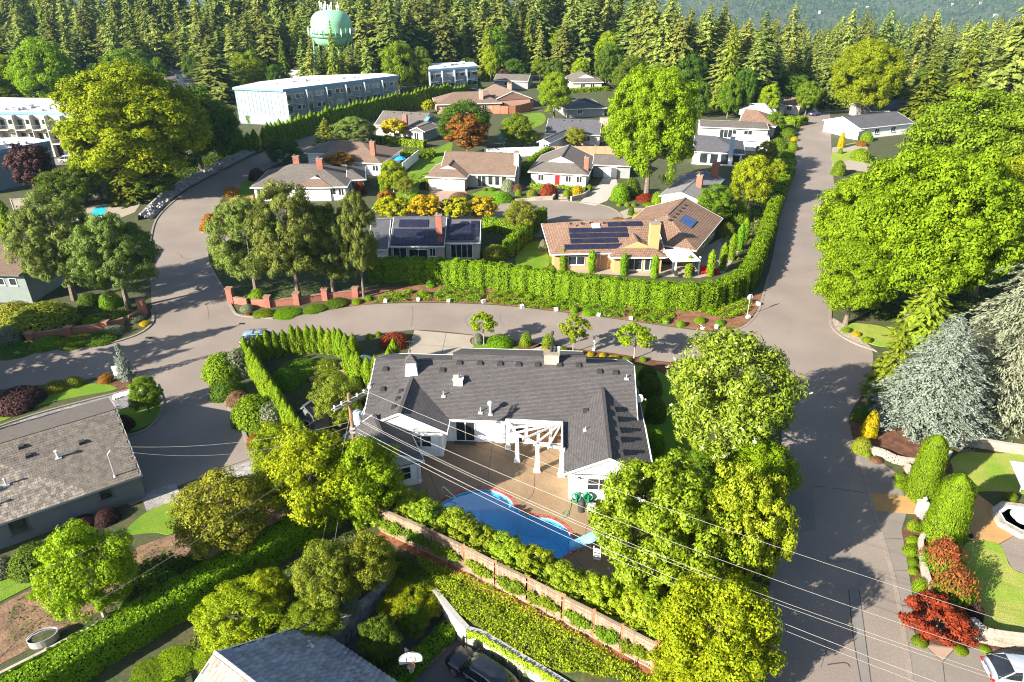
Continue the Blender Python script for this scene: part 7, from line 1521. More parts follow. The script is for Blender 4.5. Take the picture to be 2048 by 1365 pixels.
brick_wall('red brick wall with pillars below the middle pine clump', [(463, 606), (500, 612), (537, 614), (595, 609), (651, 600), (712, 594)], [2.0, 0, 1.4, 1.5, 1.5, 1.3])
# pale block walls at the right
M_block = tilemat('pale_block', (.32, .28, .23), .42, .2, .012, .2, .6, .9, .4)
def block_wall(label, pts, h_, w=.4, z=0.0, cap=True):
    P = resample(crv(GG(pts, z), 5), .46); e = thing('block_wall', label, 'wall', tuple(P[0])); g = random.Random(len(pts)); rows = max(1, round(h_/.2)); o0_ = P[0]
    me = MB().box(-.22, .22, -w/2, w/2, .005, .192).mesh('block', mat('split_face_block', (.31, .265, .21), .95, .25, 3, .4, objrand=.14))
    for r_ in range(rows):
        for i in range(len(P)-1):
            a, c = P[i], P[i+1]; m_ = a.lerp(c, .5 if r_ % 2 else .02)-o0_; o = link('block', me, e); o.location = (m_.x, m_.y, r_*.2); o.rotation_euler = (0, 0, math.atan2(c.y-a.y, c.x-a.x)); o.scale = ((c-a).length/.46, 1, 1)
    k = MB(); 
    if cap:
        for a, c in zip(P, P[1:]): k.beam(a-o0_+Vector((0, 0, rows*.2+.03)), c-o0_+Vector((0, 0, rows*.2+.03)), w+.06, .06)
        k.build('capping', mat('pale_capping', (.36, .32, .26), .9, .15, 3, .2), e)
    return e
block_wall('pale block wall curving round the blue spruce bed', [(1722, 905), (1760, 912), (1790, 926), (1835, 932), (1880, 925), (1900, 910)], .6)
block_wall('pale block wall behind the right hand lawn', [(1905, 888), (1960, 895), (2020, 905), (2080, 912)], .8)
block_wall('short pale block wall running to the upper gate pillar', [(1812, 940), (1822, 960), (1832, 990)], .6, .3)
block_wall('angled pale block wall below the lower gate pillar', [(1842, 1035), (1848, 1062), (1856, 1074), (1838, 1090), (1842, 1130), (1852, 1170), (1864, 1200)], .6, .3)
block_wall('curved pale block wall beside the silver car', [(1940, 1262), (1960, 1282), (2010, 1292), (2070, 1298), (2120, 1300)], 1.0)
for i, (x, y) in enumerate([(1833, 995), (1840, 1030)]):
    e = thing('gate_pillar', ('upper', 'lower')[i]+' cream gate pillar with lamp at the tan path', 'pillar', tuple(G(x, y))); MB().box(-.3, .3, -.3, .3, 0, 1.15).build('shaft', M_cream, e); MB().box(-.36, .36, -.36, .36, 1.15, 1.25).build('pillar_cap', M_cream, e); MB().lathe([(.05, 1.25), (.08, 1.35), (.14, 1.4), (.14, 1.62), (.18, 1.64), (.03, 1.76)], n=8).build('lamp', M_metal, e)
# midground fences
def panel_fence(label, pts, h_, m, step=2.2, name='fence'):
    P = resample(crv(GG(pts), 4), step); e = thing(name, label, 'fence', tuple(P[0])); o0_ = P[0]
    for a, c in zip(P, P[1:]): MB().beam(a-o0_+Vector((0, 0, h_/2)), c-o0_+Vector((0, 0, h_/2)), .05, h_-.1).build('panel', m, e); MB().beam(a-o0_+Vector((0, 0, h_)), c-o0_+Vector((0, 0, h_)), .14, .08).build('rail', m, e)
    for p in P: q = p-o0_; MB().box(q.x-.08, q.x+.08, q.y-.08, q.y+.08, 0, h_+.1).build('post', m, e)
panel_fence('white fence behind the cul-de-sac houses', [(970, 316), (1030, 314), (1090, 312)], 2.0, M_white)
panel_fence('light cedar fence behind the red door house', [(1092, 312), (1160, 311), (1240, 312)], 2.0, mat('fresh_cedar', (.36, .22, .13), .9, .15, 1.5, .1))
panel_fence('dark reddish wooden fence before the reddish brown house', [(985, 228), (1030, 228), (1070, 218)], 2.2, mat('redwood', (.32, .13, .075), .9, .2, 1.5, .1))
panel_fence('white panel fence enclosing the blue parasol patio', [(806, 346), (842, 316)], 2.0, M_white)
panel_fence('grey board fence round the small left swimming pool', [(178, 402), (240, 398), (300, 394)], 1.9, M_grey_t)
panel_fence('grey board fence at the left edge of the small pool yard', [(28, 420), (90, 416), (180, 404)], 1.9, M_grey_t)
patch('terrace', [(150, 440), (180, 412), (285, 402), (270, 425), (220, 445)], M_conc, .03, smooth=False)
sp = thing('small_pool', 'small turquoise swimming pool glimpsed between the left pines', 'swimming pool', tuple(G(196, 424)))
a_ = GG([(180, 432), (190, 416), (214, 415), (206, 434)]); MB().prism([(p.x-sp.location.x, p.y-sp.location.y) for p in a_], -.02, .05).build('basin', mat('turquoise_water', (.03, .42, .55), .15, .1, 1, .05), sp); MB().prism([((p.x-sp.location.x)*1.15, (p.y-sp.location.y)*1.15) for p in a_], -.02, .04).build('coping', M_conc, sp)
# stone verge wall along the side road
M_cob = mat('cobble_verge', (.28, .26, .25), .95, .4, 4, .7, col2=(.16, .15, .15), scale2=9)
vb = MB()
Pv = crv(GG([(306, 440), (342, 402), (384, 372), (443, 341), (511, 306), (588, 278), (636, 264)]), 5)
b = MB(); Lv = len(Pv)
for i, p in enumerate(Pv):
    d = (Pv[min(i+1, Lv-1)]-Pv[max(i-1, 0)]).normalized(); x = Vector((-d.y, d.x, 0)); b.v += [tuple(p+x*.2), tuple(p+x*1.8+Vector((0, 0, .9))), tuple(p+x*2.2+Vector((0, 0, .9))), tuple(p+x*2.4)]
for i in range(Lv-1):
    for j in range(3): a = i*4+j; b.f.append((a, a+4, a+5, a+1))
tag(b.build('stone_bank', M_cob), kind='structure')
gp = random.Random(9); ps_ = [stone_mesh(40+i, mat('verge_stone', (.34, .31, .29), .95, .3, 4, .5, objrand=.3), 'verge_stone') for i in range(4)]
for i in range(150):
    t = gp.random()*(Lv-1.01); k = int(t); p = Pv[k].lerp(Pv[k+1], t-k); d = (Pv[k+1]-Pv[k]).normalized(); x = Vector((-d.y, d.x, 0)); u = gp.random(); o = link('stone', ps_[i % 4], bpy.data.objects['stone_bank']); o.location = p+x*(.3+1.5*u)+Vector((0, 0, .1+.85*u)); o.scale = [gp.uniform(.35, .6)]*3; o.rotation_euler = (gp.random()*3, gp.random()*3, gp.random()*3)
# stepping terraces at the red door house
tr_w = thing('stone_terrace', 'low stone terrace wall with steps below the red door house', 'wall', tuple(G(1090, 402))); t0 = Vector(tr_w.location)
for a, c, h_ in [((1062, 402), (1105, 400), .7), ((1105, 400), (1112, 392), .7), ((1142, 402), (1166, 396), .8), ((1166, 396), (1178, 388), .8), ((1030, 404), (1062, 402), .5)]: MB().beam(G(*a)-t0+Vector((0, 0, h_/2)), G(*c)-t0+Vector((0, 0, h_/2)), .4, h_).build('wall_panel', M_block, tr_w)
for i in range(5): q = G(1128-i*2.2, 402-i*4.2)-t0; MB().box(q.x-.8, q.x+.8, q.y-.25, q.y+.25, 0, .15*(i+1)).build('step', M_conc, tr_w)
patch('driveway', [(1158, 406), (1196, 372), (1207, 356), (1232, 356), (1236, 372), (1214, 402), (1190, 412)], mat('pale_drive', (.34, .315, .28), .9, .1, .6, .1), .02, smooth=False)
patch('driveway', [(852, 404), (862, 380), (930, 382), (940, 395), (920, 415), (870, 418)], mat('brick_drive', (.30, .2, .16), .9, .2, 1, .2), .02, smooth=False)
patch('driveway', [(440, 410), (470, 392), (508, 388), (505, 400), (450, 412)], M_tanpath, .02, smooth=False)
patch('path', [(1240, 424), (1262, 416), (1330, 418), (1330, 428), (1262, 434), (1244, 440)], M_conc, .02, smooth=False)
patch('terrace', [(1150, 545), (1230, 550), (1400, 556), (1450, 545), (1480, 500), (1455, 470), (1400, 500), (1390, 520), (1340, 530), (1220, 530), (1120, 525)], M_conc, .02, smooth=False)
patch('garden_bed', [(1090, 328), (1150, 322), (1240, 326), (1240, 316), (1100, 316)], mat('bright_red_bark', (.45, .07, .03), .95, .3, 2, .5), .03, smooth=False)
patch('driveway', [(1664, 322), (1700, 318), (1745, 330), (1740, 345), (1700, 340), (1664, 336)], M_conc, .02, smooth=False)
patch('driveway', [(1664, 296), (1700, 290), (1735, 296), (1735, 302), (1700, 302), (1664, 306)], M_conc, .055, smooth=False)
patch('parking_yard', [(60, 330), (165, 305), (200, 330), (150, 370), (60, 370)], M_asph, .015, smooth=False)
# ------------------------------------------------------------------ utility pole and lines
M_pole = mat('pole_timber', (.24, .14, .085), .95, .3, 2.5, .4)
PB = G(725, 1009); PH_ = 10.4
up = thing('utility_pole', 'wooden utility pole with crossarms and transformer left of the pool', 'utility pole', tuple(PB))
MB().tube([(0, 0, -.3), (-.02, 0, 5), (0, 0, PH_)], [.17, .15, .12], 10).build('pole', M_pole, up)
ad = (G(733, 787, 9.8)-G(672, 820, 9.8)); ad.z = 0; ad.normalize(); an = Vector((-ad.y, ad.x, 0))
for s_ in (-.13, .13): MB().beam(ad*-1.5+an*s_+Vector((0, 0, 9.7)), ad*1.5+an*s_+Vector((0, 0, 9.7)), .1, .13).build('crossarm', mat('grey_arm', (.3, .27, .24), .9, .2, 2, .2), up)
for s_ in (-1.35, -.7, .75, 1.4): q = ad*s_; MB().lathe([(.03, 9.75), (.08, 9.82), (.05, 9.9), (.09, 9.97), (.03, 10.05)], (q.x, q.y, 0), 8).build('insulator', mat('porcelain', (.62, .62, .64), .3, .1, 3, 0), up)
tq = Vector((.42, .12, 0)); MB().lathe([(.30, 7.7), (.32, 7.75), (.32, 8.7), (.28, 8.8), (.1, 8.86)], (tq.x, tq.y, 0), 14).build('transformer', mat('transformer_grey', (.60, .66, .72), .5, .08, 2, 0), up)
MB().tube([(.5, -.1, 8.8), (.75, -.15, 8.5), (.8, -.1, 7.9), (.5, 0, 7.6)], .03, 6).build('transformer_lead', M_vent, up)
for z_ in (7.0, 7.35): MB().box(-.2, .2, -.2, .2, z_, z_+.09).build('bracket', M_metal, up)
MB().tube([(-.6, -.1, 5.4), (-.75, -.15, 5.2)], .16, 8).build('splice_case', M_vent, up)
M_wire = mat('wire_aluminium', (.2, .19, .18), .5, .1, 3, 0, metal=.3)
def wire(name, label, a, c, sag, r=.009, n=22, m=None, group=None):
    a = Vector(a); c = Vector(c); pts = []
    for i in range(n+1): t = i/n; p = a.lerp(c, t); p.z -= sag*4*t*(1-t); pts.append(p-a)
    o = thing(name, label, 'power line', tuple(a), 0, group); MB().tube(pts, r, 5).build('cable', m or M_wire, o); return o
E = G(2300, 1375, 10.0)
def pz(z, off=0, o2=0): return Vector((PB.x, PB.y, z))+ad*off+an*o2
wire('power_line', 'uppermost power line from the crossarm to the lower right', pz(10.0, 1.4), E+ad*1.4, .9)
wire('power_line', 'second power line from the pole to the lower right', pz(9.0, .3), E+Vector((0, 0, -1.0)), 1.1)
wire('power_line', 'third power line, upper of a close pair to the lower right', pz(8.3, .2), E+Vector((-.3, 0, -2.0)), 1.5)
wire('power_line', 'fourth power line, lower of a close pair to the lower right', pz(8.15, .2), E+Vector((-.3, 0, -2.25)), 1.55)
wire('communication_cable', 'thick lower cable from the pole over the pool to the bottom right', pz(7.4, .1), E+Vector((-.4, -.4, -3.6)), 1.3, .012)
wire('communication_cable', 'lowest cable from the pole over the fence to the bottom right', pz(7.05, .1), E+Vector((-.4, -.4, -4.1)), 1.35, .01)
ms_ = G(228, 893, 5.4)
wire('service_drop', 'upper service line from the pole toward the shake roof house', pz(8.0, -.2), ms_, .8, .013)
wire('service_drop', 'lower service line sagging toward the shake roof house', pz(7.6, -.2), ms_+Vector((.2, -.3, -.15)), 1.4, .01)
wire('power_line', 'overhead line from the pole crossing the left garden trees', pz(9.9, -1.4), G(-150, 1245, 9.0), 1.0, .011)
wire('communication_cable', 'overhead cable from the pole crossing the long hedge', pz(7.2, -.1), G(-150, 1390, 6.5), 1.0, .014)
wire('guy_wire', 'left guy wire slanting down from the utility pole', pz(8.5, -.1), G(640, 1100), .05, .014); wire('guy_wire', 'right guy wire slanting down from the utility pole', pz(7.0, -.1), G(668, 1090), .05, .014)
# ------------------------------------------------------------------ pool furniture
ch = thing('pool_slide', 'pool slide under a blue cover with a white ladder', 'pool slide', tuple(G(1166, 1098)), R(8), sc=.72)
M_tarp = mat('blue_tarp', (.14, .42, .72), .5, .2, 1.5, .25)
k_ = 14; tb = MB(); gt = random.Random(2); rows_ = []
for i in range(k_+1):
    t = i/k_; x = -1.45+2.9*t; z = .75+1.3*t**1.2; rows_.append([(x+gt.uniform(-.03, .03), y, z+dz+gt.uniform(-.05, .05)) for y, dz in ((-.55, -.42), (-.48, -.08), (-.2, .06), (.1, .02), (.38, .07), (.5, -.1), (.56, -.4))])
for r_ in rows_: tb.v += r_
for i in range(k_):
    for j in range(6): a = i*7+j; tb.f.append((a, a+7, a+8, a+1))
tb.build('cover', M_tarp, ch, True)
tail = MB(); 
tail.add([(1.45, -.5, 1.95), (1.45, .5, 1.95), (1.75, .55, .95), (1.7, -.5, 1.1)], [(0, 1, 2, 3)]); tail.build('cover_tail', M_tarp, ch)
for y in (-.32, .32): MB().tube([(1.35, y, 2.0), (1.75, y, .9), (2.0, y, .03)], .045, 8).build('ladder_rail', M_white, ch)
for i in range(5): z_ = .25+i*.34; x = 2.0-.62*(z_/2.0); MB().box(x-.08, x+.08, -.32, .32, z_, z_+.05).build('ladder_rung', M_white, ch)
for x, y in ((-.6, -.4), (-.6, .4), (.7, -.4), (.7, .4)): MB().tube([(x, y, .03), (x, y, 1.0+.35*(x > 0))], .04, 6).build('leg', M_metal, ch)
lad = thing('ladder', 'white ladder standing on the patio beside the covered slide', 'ladder', tuple(G(1192, 1130)), R(70))
for y in (-.24, .24): MB().tube([(.35, y, .03), (0, y, 1.7)], .035, 6).build('rail', M_white, lad)
for i in range(5): MB().box(.3-.07*i-.05, .3-.07*i+.05, -.24, .24, .25+i*.3, .29+i*.3).build('rung', M_white, lad)
hr = thing('handrail', 'white tubular handrail at the pool steps', 'handrail', tuple(G(886, 992)), R(-25))
MB().tube([(-.05, 0, .03), (-.05, 0, .85), (.05, 0, .95), (.3, 0, .85), (1.15, 0, .25), (1.2, 0, .12), (1.05, 0, .08), (.3, 0, .12), (.25, 0, .03)], .035, 8).build('rail', M_white, hr)
M_hose = mat('green_hose', (.02, .22, .10), .5, .2, 3, 0)
for i, (x, y) in enumerate([(1152, 1004), (1176, 1003)]):
    e = thing('hose_reel', ('left', 'right')[i]+' green garden hose reel against the white gable wall', 'hose reel', tuple(G(x, y)))
    b = MB()
    for k in range(4): b.tube([(.36*math.cos(a), .05*k-.1, .55+.36*math.sin(a)) for a in [6.283*j/16 for j in range(17)]], .045, 6, False)
    b.build('hose', M_hose, e); MB().box(-.4, .4, -.2, -.14, 0, .08).box(-.4, .4, .14, .2, 0, .08).box(-.05, .05, -.2, .2, 0, .6).build('stand', M_hose, e)
e = thing('pool_filter', 'black and grey pool equipment beside the hose reels', 'pool equipment', tuple(G(1163, 1022))); MB().lathe([(.3, 0), (.3, .8), (.2, 1.0), (.05, 1.05)], n=14).build('tank', M_vent, e); MB().box(.4, 1.1, -.25, .25, 0, .6).build('pump', M_metal, e); MB().tube([(.3, 0, .5), (.6, 0, .7), (.75, 0, .6)], .05, 6).build('pipe', M_white, e)
hp = crv([G(1140, 940, .04), G(1136, 965, .04), G(1142, 1000, .04), G(1140, 1020, .04), G(1130, 1035, .04), G(1125, 1028, .04), G(1134, 1022, .04), G(1138, 1030, .04), G(1125, 1038, .04)], 6)
e = thing('garden_hose', 'green hose looped on the patio below the white gable', 'hose', tuple(hp[0])); MB().tube([p-hp[0] for p in hp], .025, 6).build('hose', M_hose, e)
# ------------------------------------------------------------------ basketball hoop
bb = thing('basketball_hoop', 'basketball hoop with white fan backboard beside the low hedge', 'basketball hoop', tuple(G(818, 1362, LOW)), R(-28))
MB().tube([(0, 0, 0), (0, 0, 3.0), (.35, -.25, 3.3)], .07, 8).build('pole', M_vent, bb)
bo = Vector((.75, -.55, 3.15)); fan = [(-.68, -.42), (.68, -.42)]+[(.72*math.cos(a), -.1+.62*math.sin(a)) for a in [R(d) for d in range(0, 181, 15)]]
def fan_board(sc, y0, y1): 
    b = MB(); n = len(fan); b.v = [(x*sc, y0, z*sc) for x, z in fan]+[(x*sc, y1, z*sc) for x, z in fan]; b.f = [tuple(range(n)), tuple(range(2*n-1, n-1, -1))]+[(i, n+i, n+(i+1) % n, (i+1) % n) for i in range(n)]; return b
TB = Matrix.Translation(bo) @ Matrix.Rotation(R(40), 4, 'Z')
b = fan_board(1.0, 0, .04); b.xf(TB); b.build('backboard', M_white, bb)
b = MB(); n = len(fan)
for i in range(n): a, c = fan[i], fan[(i+1) % n]; b.beam((a[0], -.004, a[1]), (c[0], -.004, c[1]), .012, .035)
for a, c in (((-.25, -.3), (.25, -.3)), ((.25, -.3), (.25, .1)), ((.25, .1), (-.25, .1)), ((-.25, .1), (-.25, -.3))): b.beam((a[0], -.008, a[1]), (c[0], -.008, c[1]), .012, .03)
b.xf(TB); b.build('board_lines', M_vent, bb)
b = MB(); b.tube([(.23*math.cos(a), -.3+.23*math.sin(a), -.32) for a in [6.283*j/20 for j in range(21)]], .015, 6, False).beam((0, 0, -.32), (0, -.1, -.32), .08, .04); b.xf(TB); b.build('rim', mat('rim_orange', (.45, .09, .03), .5, .1, 3, 0), bb)
b = MB()
for j in range(12):
    a = 6.283*j/12
    for dlt in (.26, -.26): b.tube([(.23*math.cos(a), -.3+.23*math.sin(a), -.32), (.15*math.cos(a+dlt), -.3+.15*math.sin(a+dlt), -.5), (.12*math.cos(a), -.3+.12*math.sin(a), -.75)], .008, 4)
b.xf(TB); b.build('net', M_white, bb)
# ------------------------------------------------------------------ cars
M_tyre = mat('tyre_rubber', (.02, .02, .02), .9, .2, 5, 0); M_rim = mat('alloy_rim', (.5, .5, .52), .35, .1, 3, 0, metal=.8); M_cglass = glassmat('car_glass', (.012, .014, .018), .04, .9)
def paint(name, col, metal=.3): 
    m = mat(name, col, .28, .04, 1.5, 0, metal=metal, spec=.6); m.node_tree.nodes['Principled BSDF'].inputs['Coat Weight'].default_value = .6; return m
def car(label, loc, yaw, L, Wd, H, pm, style='sedan', parts=True, name='parked_car'):
    e = thing(name, label, 'car', tuple(loc), yaw); w = Wd/2; suv = style == 'suv'
    belt = .98 if suv else .86; hood = .98 if suv else .80; tail = 1.0 if suv else .92
    st = [(0, .80, .55, hood*.72), (.03, .92, .30, hood*.86), (.10, .98, .22, hood*.94), (.20, 1.0, .20, hood), (.30, 1.0, .20, hood+.05), (.45, 1.0, .20, belt), (.60, 1.0, .20, belt+.02), (.75, 1.0, .20, belt+.04), (.88, .98, .22, tail), (.96, .93, .30, tail*.95), (1.0, .84, .50, tail*.86)]
    b = MB(); K = 13
    for s, ww, zb, zt_ in st:
        x = L*(.5-s); hw = w*ww; prof = [(-.82, zb), (-.97, zb+.14), (-1.0, zb+(zt_-zb)*.5), (-.985, zt_-.12), (-.93, zt_-.03), (-.6, zt_+.02), (0, zt_+.035)]; prof = prof+[(-a, z) for a, z in prof[-2::-1]]
        b.v += [(x, a*hw, z) for a, z in prof]
    for i in range(len(st)-1):
        for j in range(K-1): a = i*K+j; b.f.append((a, a+1, a+K+1, a+K))
        b.f.append((i*K+K-1, i*K, i*K+K, i*K+2*K-1))
    b.f += [tuple(range(K)), tuple(range(len(st)*K-1, (len(st)-1)*K-1, -1))]
    bo_ = b.build('body', pm, e, True)
    zr_ = H; c0, c1 = (.27, .97) if suv else (.26, .95)
    prof = [(c0, 0), (c0+.08, .55), (c0+.17, .93), (c0+.27, 1.0), (c0+.42, 1.0), (c1-.18, .94 if not suv else .98), (c1-.07, .55 if not suv else .86), (c1, .02)]
    def cab(off, lo, hi, m, nm, topo=0):
        b = MB(); rows = 0
        for s, hgt in prof:
            if s < lo-1e-6 or s > hi+1e-6: continue
            x = L*(.5-s); zb = belt-.04; zt_ = zb+(zr_-zb)*hgt; q = .90-.2*hgt; arr = [(-.90, zb), (-(.90+q)/2, zb+(zt_-zb)*.55), (-q, zt_-.05*hgt), (-q*.8, zt_), (0, zt_+.03*hgt)]
            if topo: arr = arr[2:]
            arr = arr+[(-a, z) for a, z in arr[-2::-1]]; b.v += [(x, a*w*(1+off*.5), z+off) for a, z in arr]; k = len(arr); rows += 1
        for i in range(rows-1):
            for j in range(k-1): a = i*k+j; b.f.append((a, a+1, a+k+1, a+k))
        return b.build(nm, m, e, True)
    cab(0, 0, 1, M_cglass, 'windows'); cab(.012, c0+.17, c1-.18 if not suv else c1-.07, pm if style != 'glassroof' else M_cglass, 'roof', 1)
    b = MB()
    for sgn in (-1, 1):
        for s0, h0, s1, h1 in ((c0+.01, .05, c0+.17, .93), (c0+.40, .02, c0+.41, .98), (c1-.03, .1, c1-.18, .93)):
            z0, z1 = belt-.04+(zr_-belt)*h0, belt-.04+(zr_-belt)*h1; q0, q1 = .90-.2*h0+.012, .90-.2*h1+.012; b.beam((L*(.5-s0), sgn*w*q0, z0), (L*(.5-s1), sgn*w*q1, z1), .06, .05)
    b.build('pillars', pm, e)
    for sx in (.19, .80):
        for sgn in (-1, 1):
            b = MB(); ring = [(.16, -.1), (.33, -.1), (.345, -.05), (.345, .05), (.33, .1), (.16, .1)]
            b.lathe(ring, n=18); b.xf(Matrix.Translation((L*(.5-sx), sgn*(w-.10), .34)) @ Matrix.Rotation(R(90), 4, 'X')); t_ = b.build('wheel', M_tyre, e)
            b = MB()
            for k in range(5): a = 6.283*k/5; b.beam((0, 0, 0), (.22*math.cos(a), .22*math.sin(a), 0), .07, .05, (0, 0, 1))
            b.lathe([(.05, -.04), (.05, .04)], n=8).lathe([(.20, -.06), (.235, -.06), (.235, .06), (.20, .06)], n=18); b.xf(Matrix.Translation((L*(.5-sx), sgn*(w-.02), .34)) @ Matrix.Rotation(R(90), 4, 'X')); b.build('rim', M_rim, t_)
            ar = MB().lathe([(.36, -.02), (.40, -.02), (.40, .02), (.36, .02)], n=18); ar.xf(Matrix.Translation((L*(.5-sx), sgn*(w*.985), .36)) @ Matrix.Rotation(R(90), 4, 'X')); ar.build('wheel_arch', M_vent, e)
    if parts:
        for sgn in (-1, 1):
            MB().hexa([Vector((L*(.5-s), sgn*y, z)) for s, y, z in [(.012, w*.5, hood*.66), (.07, w*.93, hood*.70), (.07, w*.93, hood*.70), (.012, w*.5, hood*.66), (.03, w*.52, hood*.86), (.09, w*.94, hood*.88), (.10, w*.8, hood*.9), (.04, w*.5, hood*.88)]]).build('headlight', mat('lamp_lens', (.7, .72, .75), .15, .05, 3, 0), e)
            MB().box(-L/2-.012, -L/2+.12, sgn*w*.55 if sgn > 0 else -w*.92, w*.92 if sgn > 0 else -w*.55, tail*.66, tail*.82).build('tail_light', mat('red_lens', (.35, .01, .012), .2, .05, 3, 0), e)
            MB().box(L*(.5-c0)-.32, L*(.5-c0)-.14, sgn*w*1.0 if sgn > 0 else -w*1.13, w*1.13 if sgn > 0 else -w*1.0, belt-.02, belt+.12).build('wing_mirror', pm, e)
            for s in (.42, .60): MB().box(L*(.5-s)-.1, L*(.5-s)+.1, sgn*w*1.0-.012, sgn*w*1.0+.012, belt-.14, belt-.11).build('door_handle', M_metal, e)
        MB().box(-L/2-.03, -L/2, -.26, .26, .55, .68).build('licence_plate', M_white, e)
    if suv:
        for sgn in (-1, 1): MB().beam((L*.12, sgn*w*.62, H+.05), (-L*.3, sgn*w*.62, H+.05), .04, .04).build('roof_rail', M_vent, e)
        for s in (.0, -.18): MB().beam((L*s, -w*.62, H+.08), (L*s, w*.62, H+.08), .06, .03).build('roof_bar', M_vent, e)
    return e
car('black fastback car parked in the sunken drive below the ivy bank', G(962, 1356, LOW+.03), math.atan2(.60, -.80), 4.75, 1.88, 1.44, paint('black_paint', (.012, .012, .014)), 'glassroof')
car('silver car with dark windows at the bottom right corner', G(2050, 1362, .04), R(-8)+math.pi*0, 4.7, 1.85, 1.45, paint('silver_paint', (.55, .56, .58), .5))
car('light blue car with roof bars half hidden behind the cedar row', G(527, 690, .02), R(6), 4.8, 1.88, 1.68, paint('pale_blue_paint', (.30, .42, .52), .4), 'suv')
car('dark grey car parked at the right side of the straight road', G(1652, 408, .02), math.radians(70), 4.6, 1.85, 1.5, paint('graphite_paint', (.05, .055, .06), .5), 'sedan')
car('dark car partly under the leaning maple beside the road', G(1650, 446, .02), math.radians(71), 4.5, 1.82, 1.5, paint('dark_blue_paint', (.03, .04, .07), .5), 'sedan')
car('small blue car at the far end of the straight road', G(1629, 231, .02), math.radians(40), 4.4, 1.8, 1.5, paint('blue_paint', (.03, .14, .42), .3), 'sedan')
car('white car in the parking yard under the yellowing maple', G(142, 325, .02), math.radians(5), 4.5, 1.8, 1.5, paint('white_car_paint', (.7, .7, .7), .1), 'sedan')
# ------------------------------------------------------------------ road side things
M_wrock = mat('white_painted_rock', (.70, .68, .66), .9, .12, 4, .3)
wr_ = [stone_mesh(70+i, M_wrock, 'white_rock') for i in range(4)]
for i, (x, y) in enumerate([(771, 605), (837, 602), (898, 604), (967, 606), (1044, 616), (1112, 622), (1197, 632), (1262, 640), (1331, 648), (1433, 657), (1496, 637), (1516, 611)]):
    o = link('white_rock', wr_[i % 4]); p = G(x, y); o.location = (p.x, p.y, .2); o.scale = (.52, .44, .46); o.rotation_euler = (.2, .1, i*1.3); tag(o, 'white painted marker rock along the upper road edge', 'rock', 'white rocks along the upper road edge')
sg = thing('stop_sign', 'stop sign seen from behind at the road corner', 'sign', tuple(G(1494, 633)), R(20)); MB().tube([(0, 0, 0), (0, 0, 2.9)], .04, 8).build('post', M_metal, sg)
b = MB().lathe([(.40, -.012), (.40, .012)], n=8, a0=math.pi/8); b.xf(Matrix.Translation((0, .05, 2.55)) @ Matrix.Rotation(R(90), 4, 'X')); b.build('plate', mat('bare_aluminium', (.62, .62, .62), .5, .05, 3, 0), sg)
b = MB().lathe([(.38, -.002), (.38, .002)], n=8, a0=math.pi/8); b.xf(Matrix.Translation((0, .066, 2.55)) @ Matrix.Rotation(R(90), 4, 'X')); b.build('face', mat('sign_red', (.45, .02, .02), .5, .05, 3, 0), sg)
mbx = thing('mailbox', 'white mailbox pedestal beside the small blue spruce', 'mailbox', tuple(G(236, 757)), R(15)); MB().box(-.22, .22, -.2, .2, 0, 1.05).build('pedestal', M_white, mbx); MB().box(-.27, .27, -.25, .25, 1.05, 1.12).build('ledge', M_white, mbx)
b = MB().tube([(-.3, 0, 1.3), (.3, 0, 1.3)], .17, 10); b.build('box', mat('mailbox_white', (.68, .72, .76), .5, .05, 3, 0), mbx)
lp = thing('lamp_post', 'white post lamp in the roadside bed', 'lamp post', tuple(G(1187, 702))); MB().box(-.11, .11, -.11, .11, 0, 1.75).build('post', M_white, lp); MB().box(-.16, .16, -.16, .16, 1.75, 1.85).build('post_cap', M_white, lp)
lp = thing('lamp_post', 'black lamp post beside the front path behind the chimney', 'lamp post', tuple(G(1104, 702))); MB().tube([(0, 0, 0), (0, 0, 1.9)], .05, 8).build('post', M_vent, lp); MB().lathe([(.06, 1.9), (.14, 2.0), (.16, 2.3), (.22, 2.34), (.03, 2.5)], n=8).build('lantern', M_vent, lp)
tb_ = thing('galvanised_tub', 'galvanised metal tub planter in the left garden', 'planter', tuple(G(90, 1284)), R(30), sc=(1.25, .8, 1)); b = MB(); b.lathe([(.62, 0), (.66, .05), (.68, .6), (.70, .62), (.66, .62), (.64, .1), (.05, .1)], n=22); b.build('tub', M_metal, tb_, False)
MB().lathe([(.64, .5), (.02, .54)], n=18).build('soil', M_soil, tb_); MB().tube([(-.66, 0, .6), (-.4, 0, .85), (0, 0, .95), (.4, 0, .85), (.66, 0, .6)], .025, 6).build('hoop', M_metal, tb_)
pw = thing('wooden_arbour', 'brown wooden arbour slats at the bottom left edge', 'arbour', tuple(G(215, 1470)), R(30), sc=.8); 
for i in range(4): MB().beam((-1.6+i*.9, -2.2, 2.3), (-1.6+i*.9, 2.0, 2.3), .12, .16).build('beam', mat('brown_timber', (.26, .12, .06), .9, .2, 2, .2), pw)
for i in range(9): MB().beam((-2.1, -2.0+i*.48, 2.42), (1.6, -2.0+i*.48, 2.42), .05, .06).build('slat', MATS['brown_timber'], pw)
for x, y in ((-1.6, -1.9), (1.1, -1.9), (-1.6, 1.7), (1.1, 1.7)): MB().box(x-.07, x+.07, y-.07, y+.07, 0, 2.25).build('post', MATS['brown_timber'], pw)
shd, v = hs('small dark roofed garden shed between the cedar rows', [dict(A=(588, 826), B=(634, 842), W=4.0, ez=1.9, p=.85, m=M_shdk, wall=M_grey, fascia=M_shdk, axis='across', op=[win(.35, .7, .6, .8, split=1)])], name='garden_shed')
for i in range(5):
    a = G(628+i*14, 752-i*2.5); e = thing('garden_stake', 'wooden stake of the vegetable bed in the side yard', 'stake', tuple(a), 0, 'stakes of the vegetable bed'); MB().box(-.03, .03, -.03, .03, 0, 1.1).build('stake', M_grey_t, e)
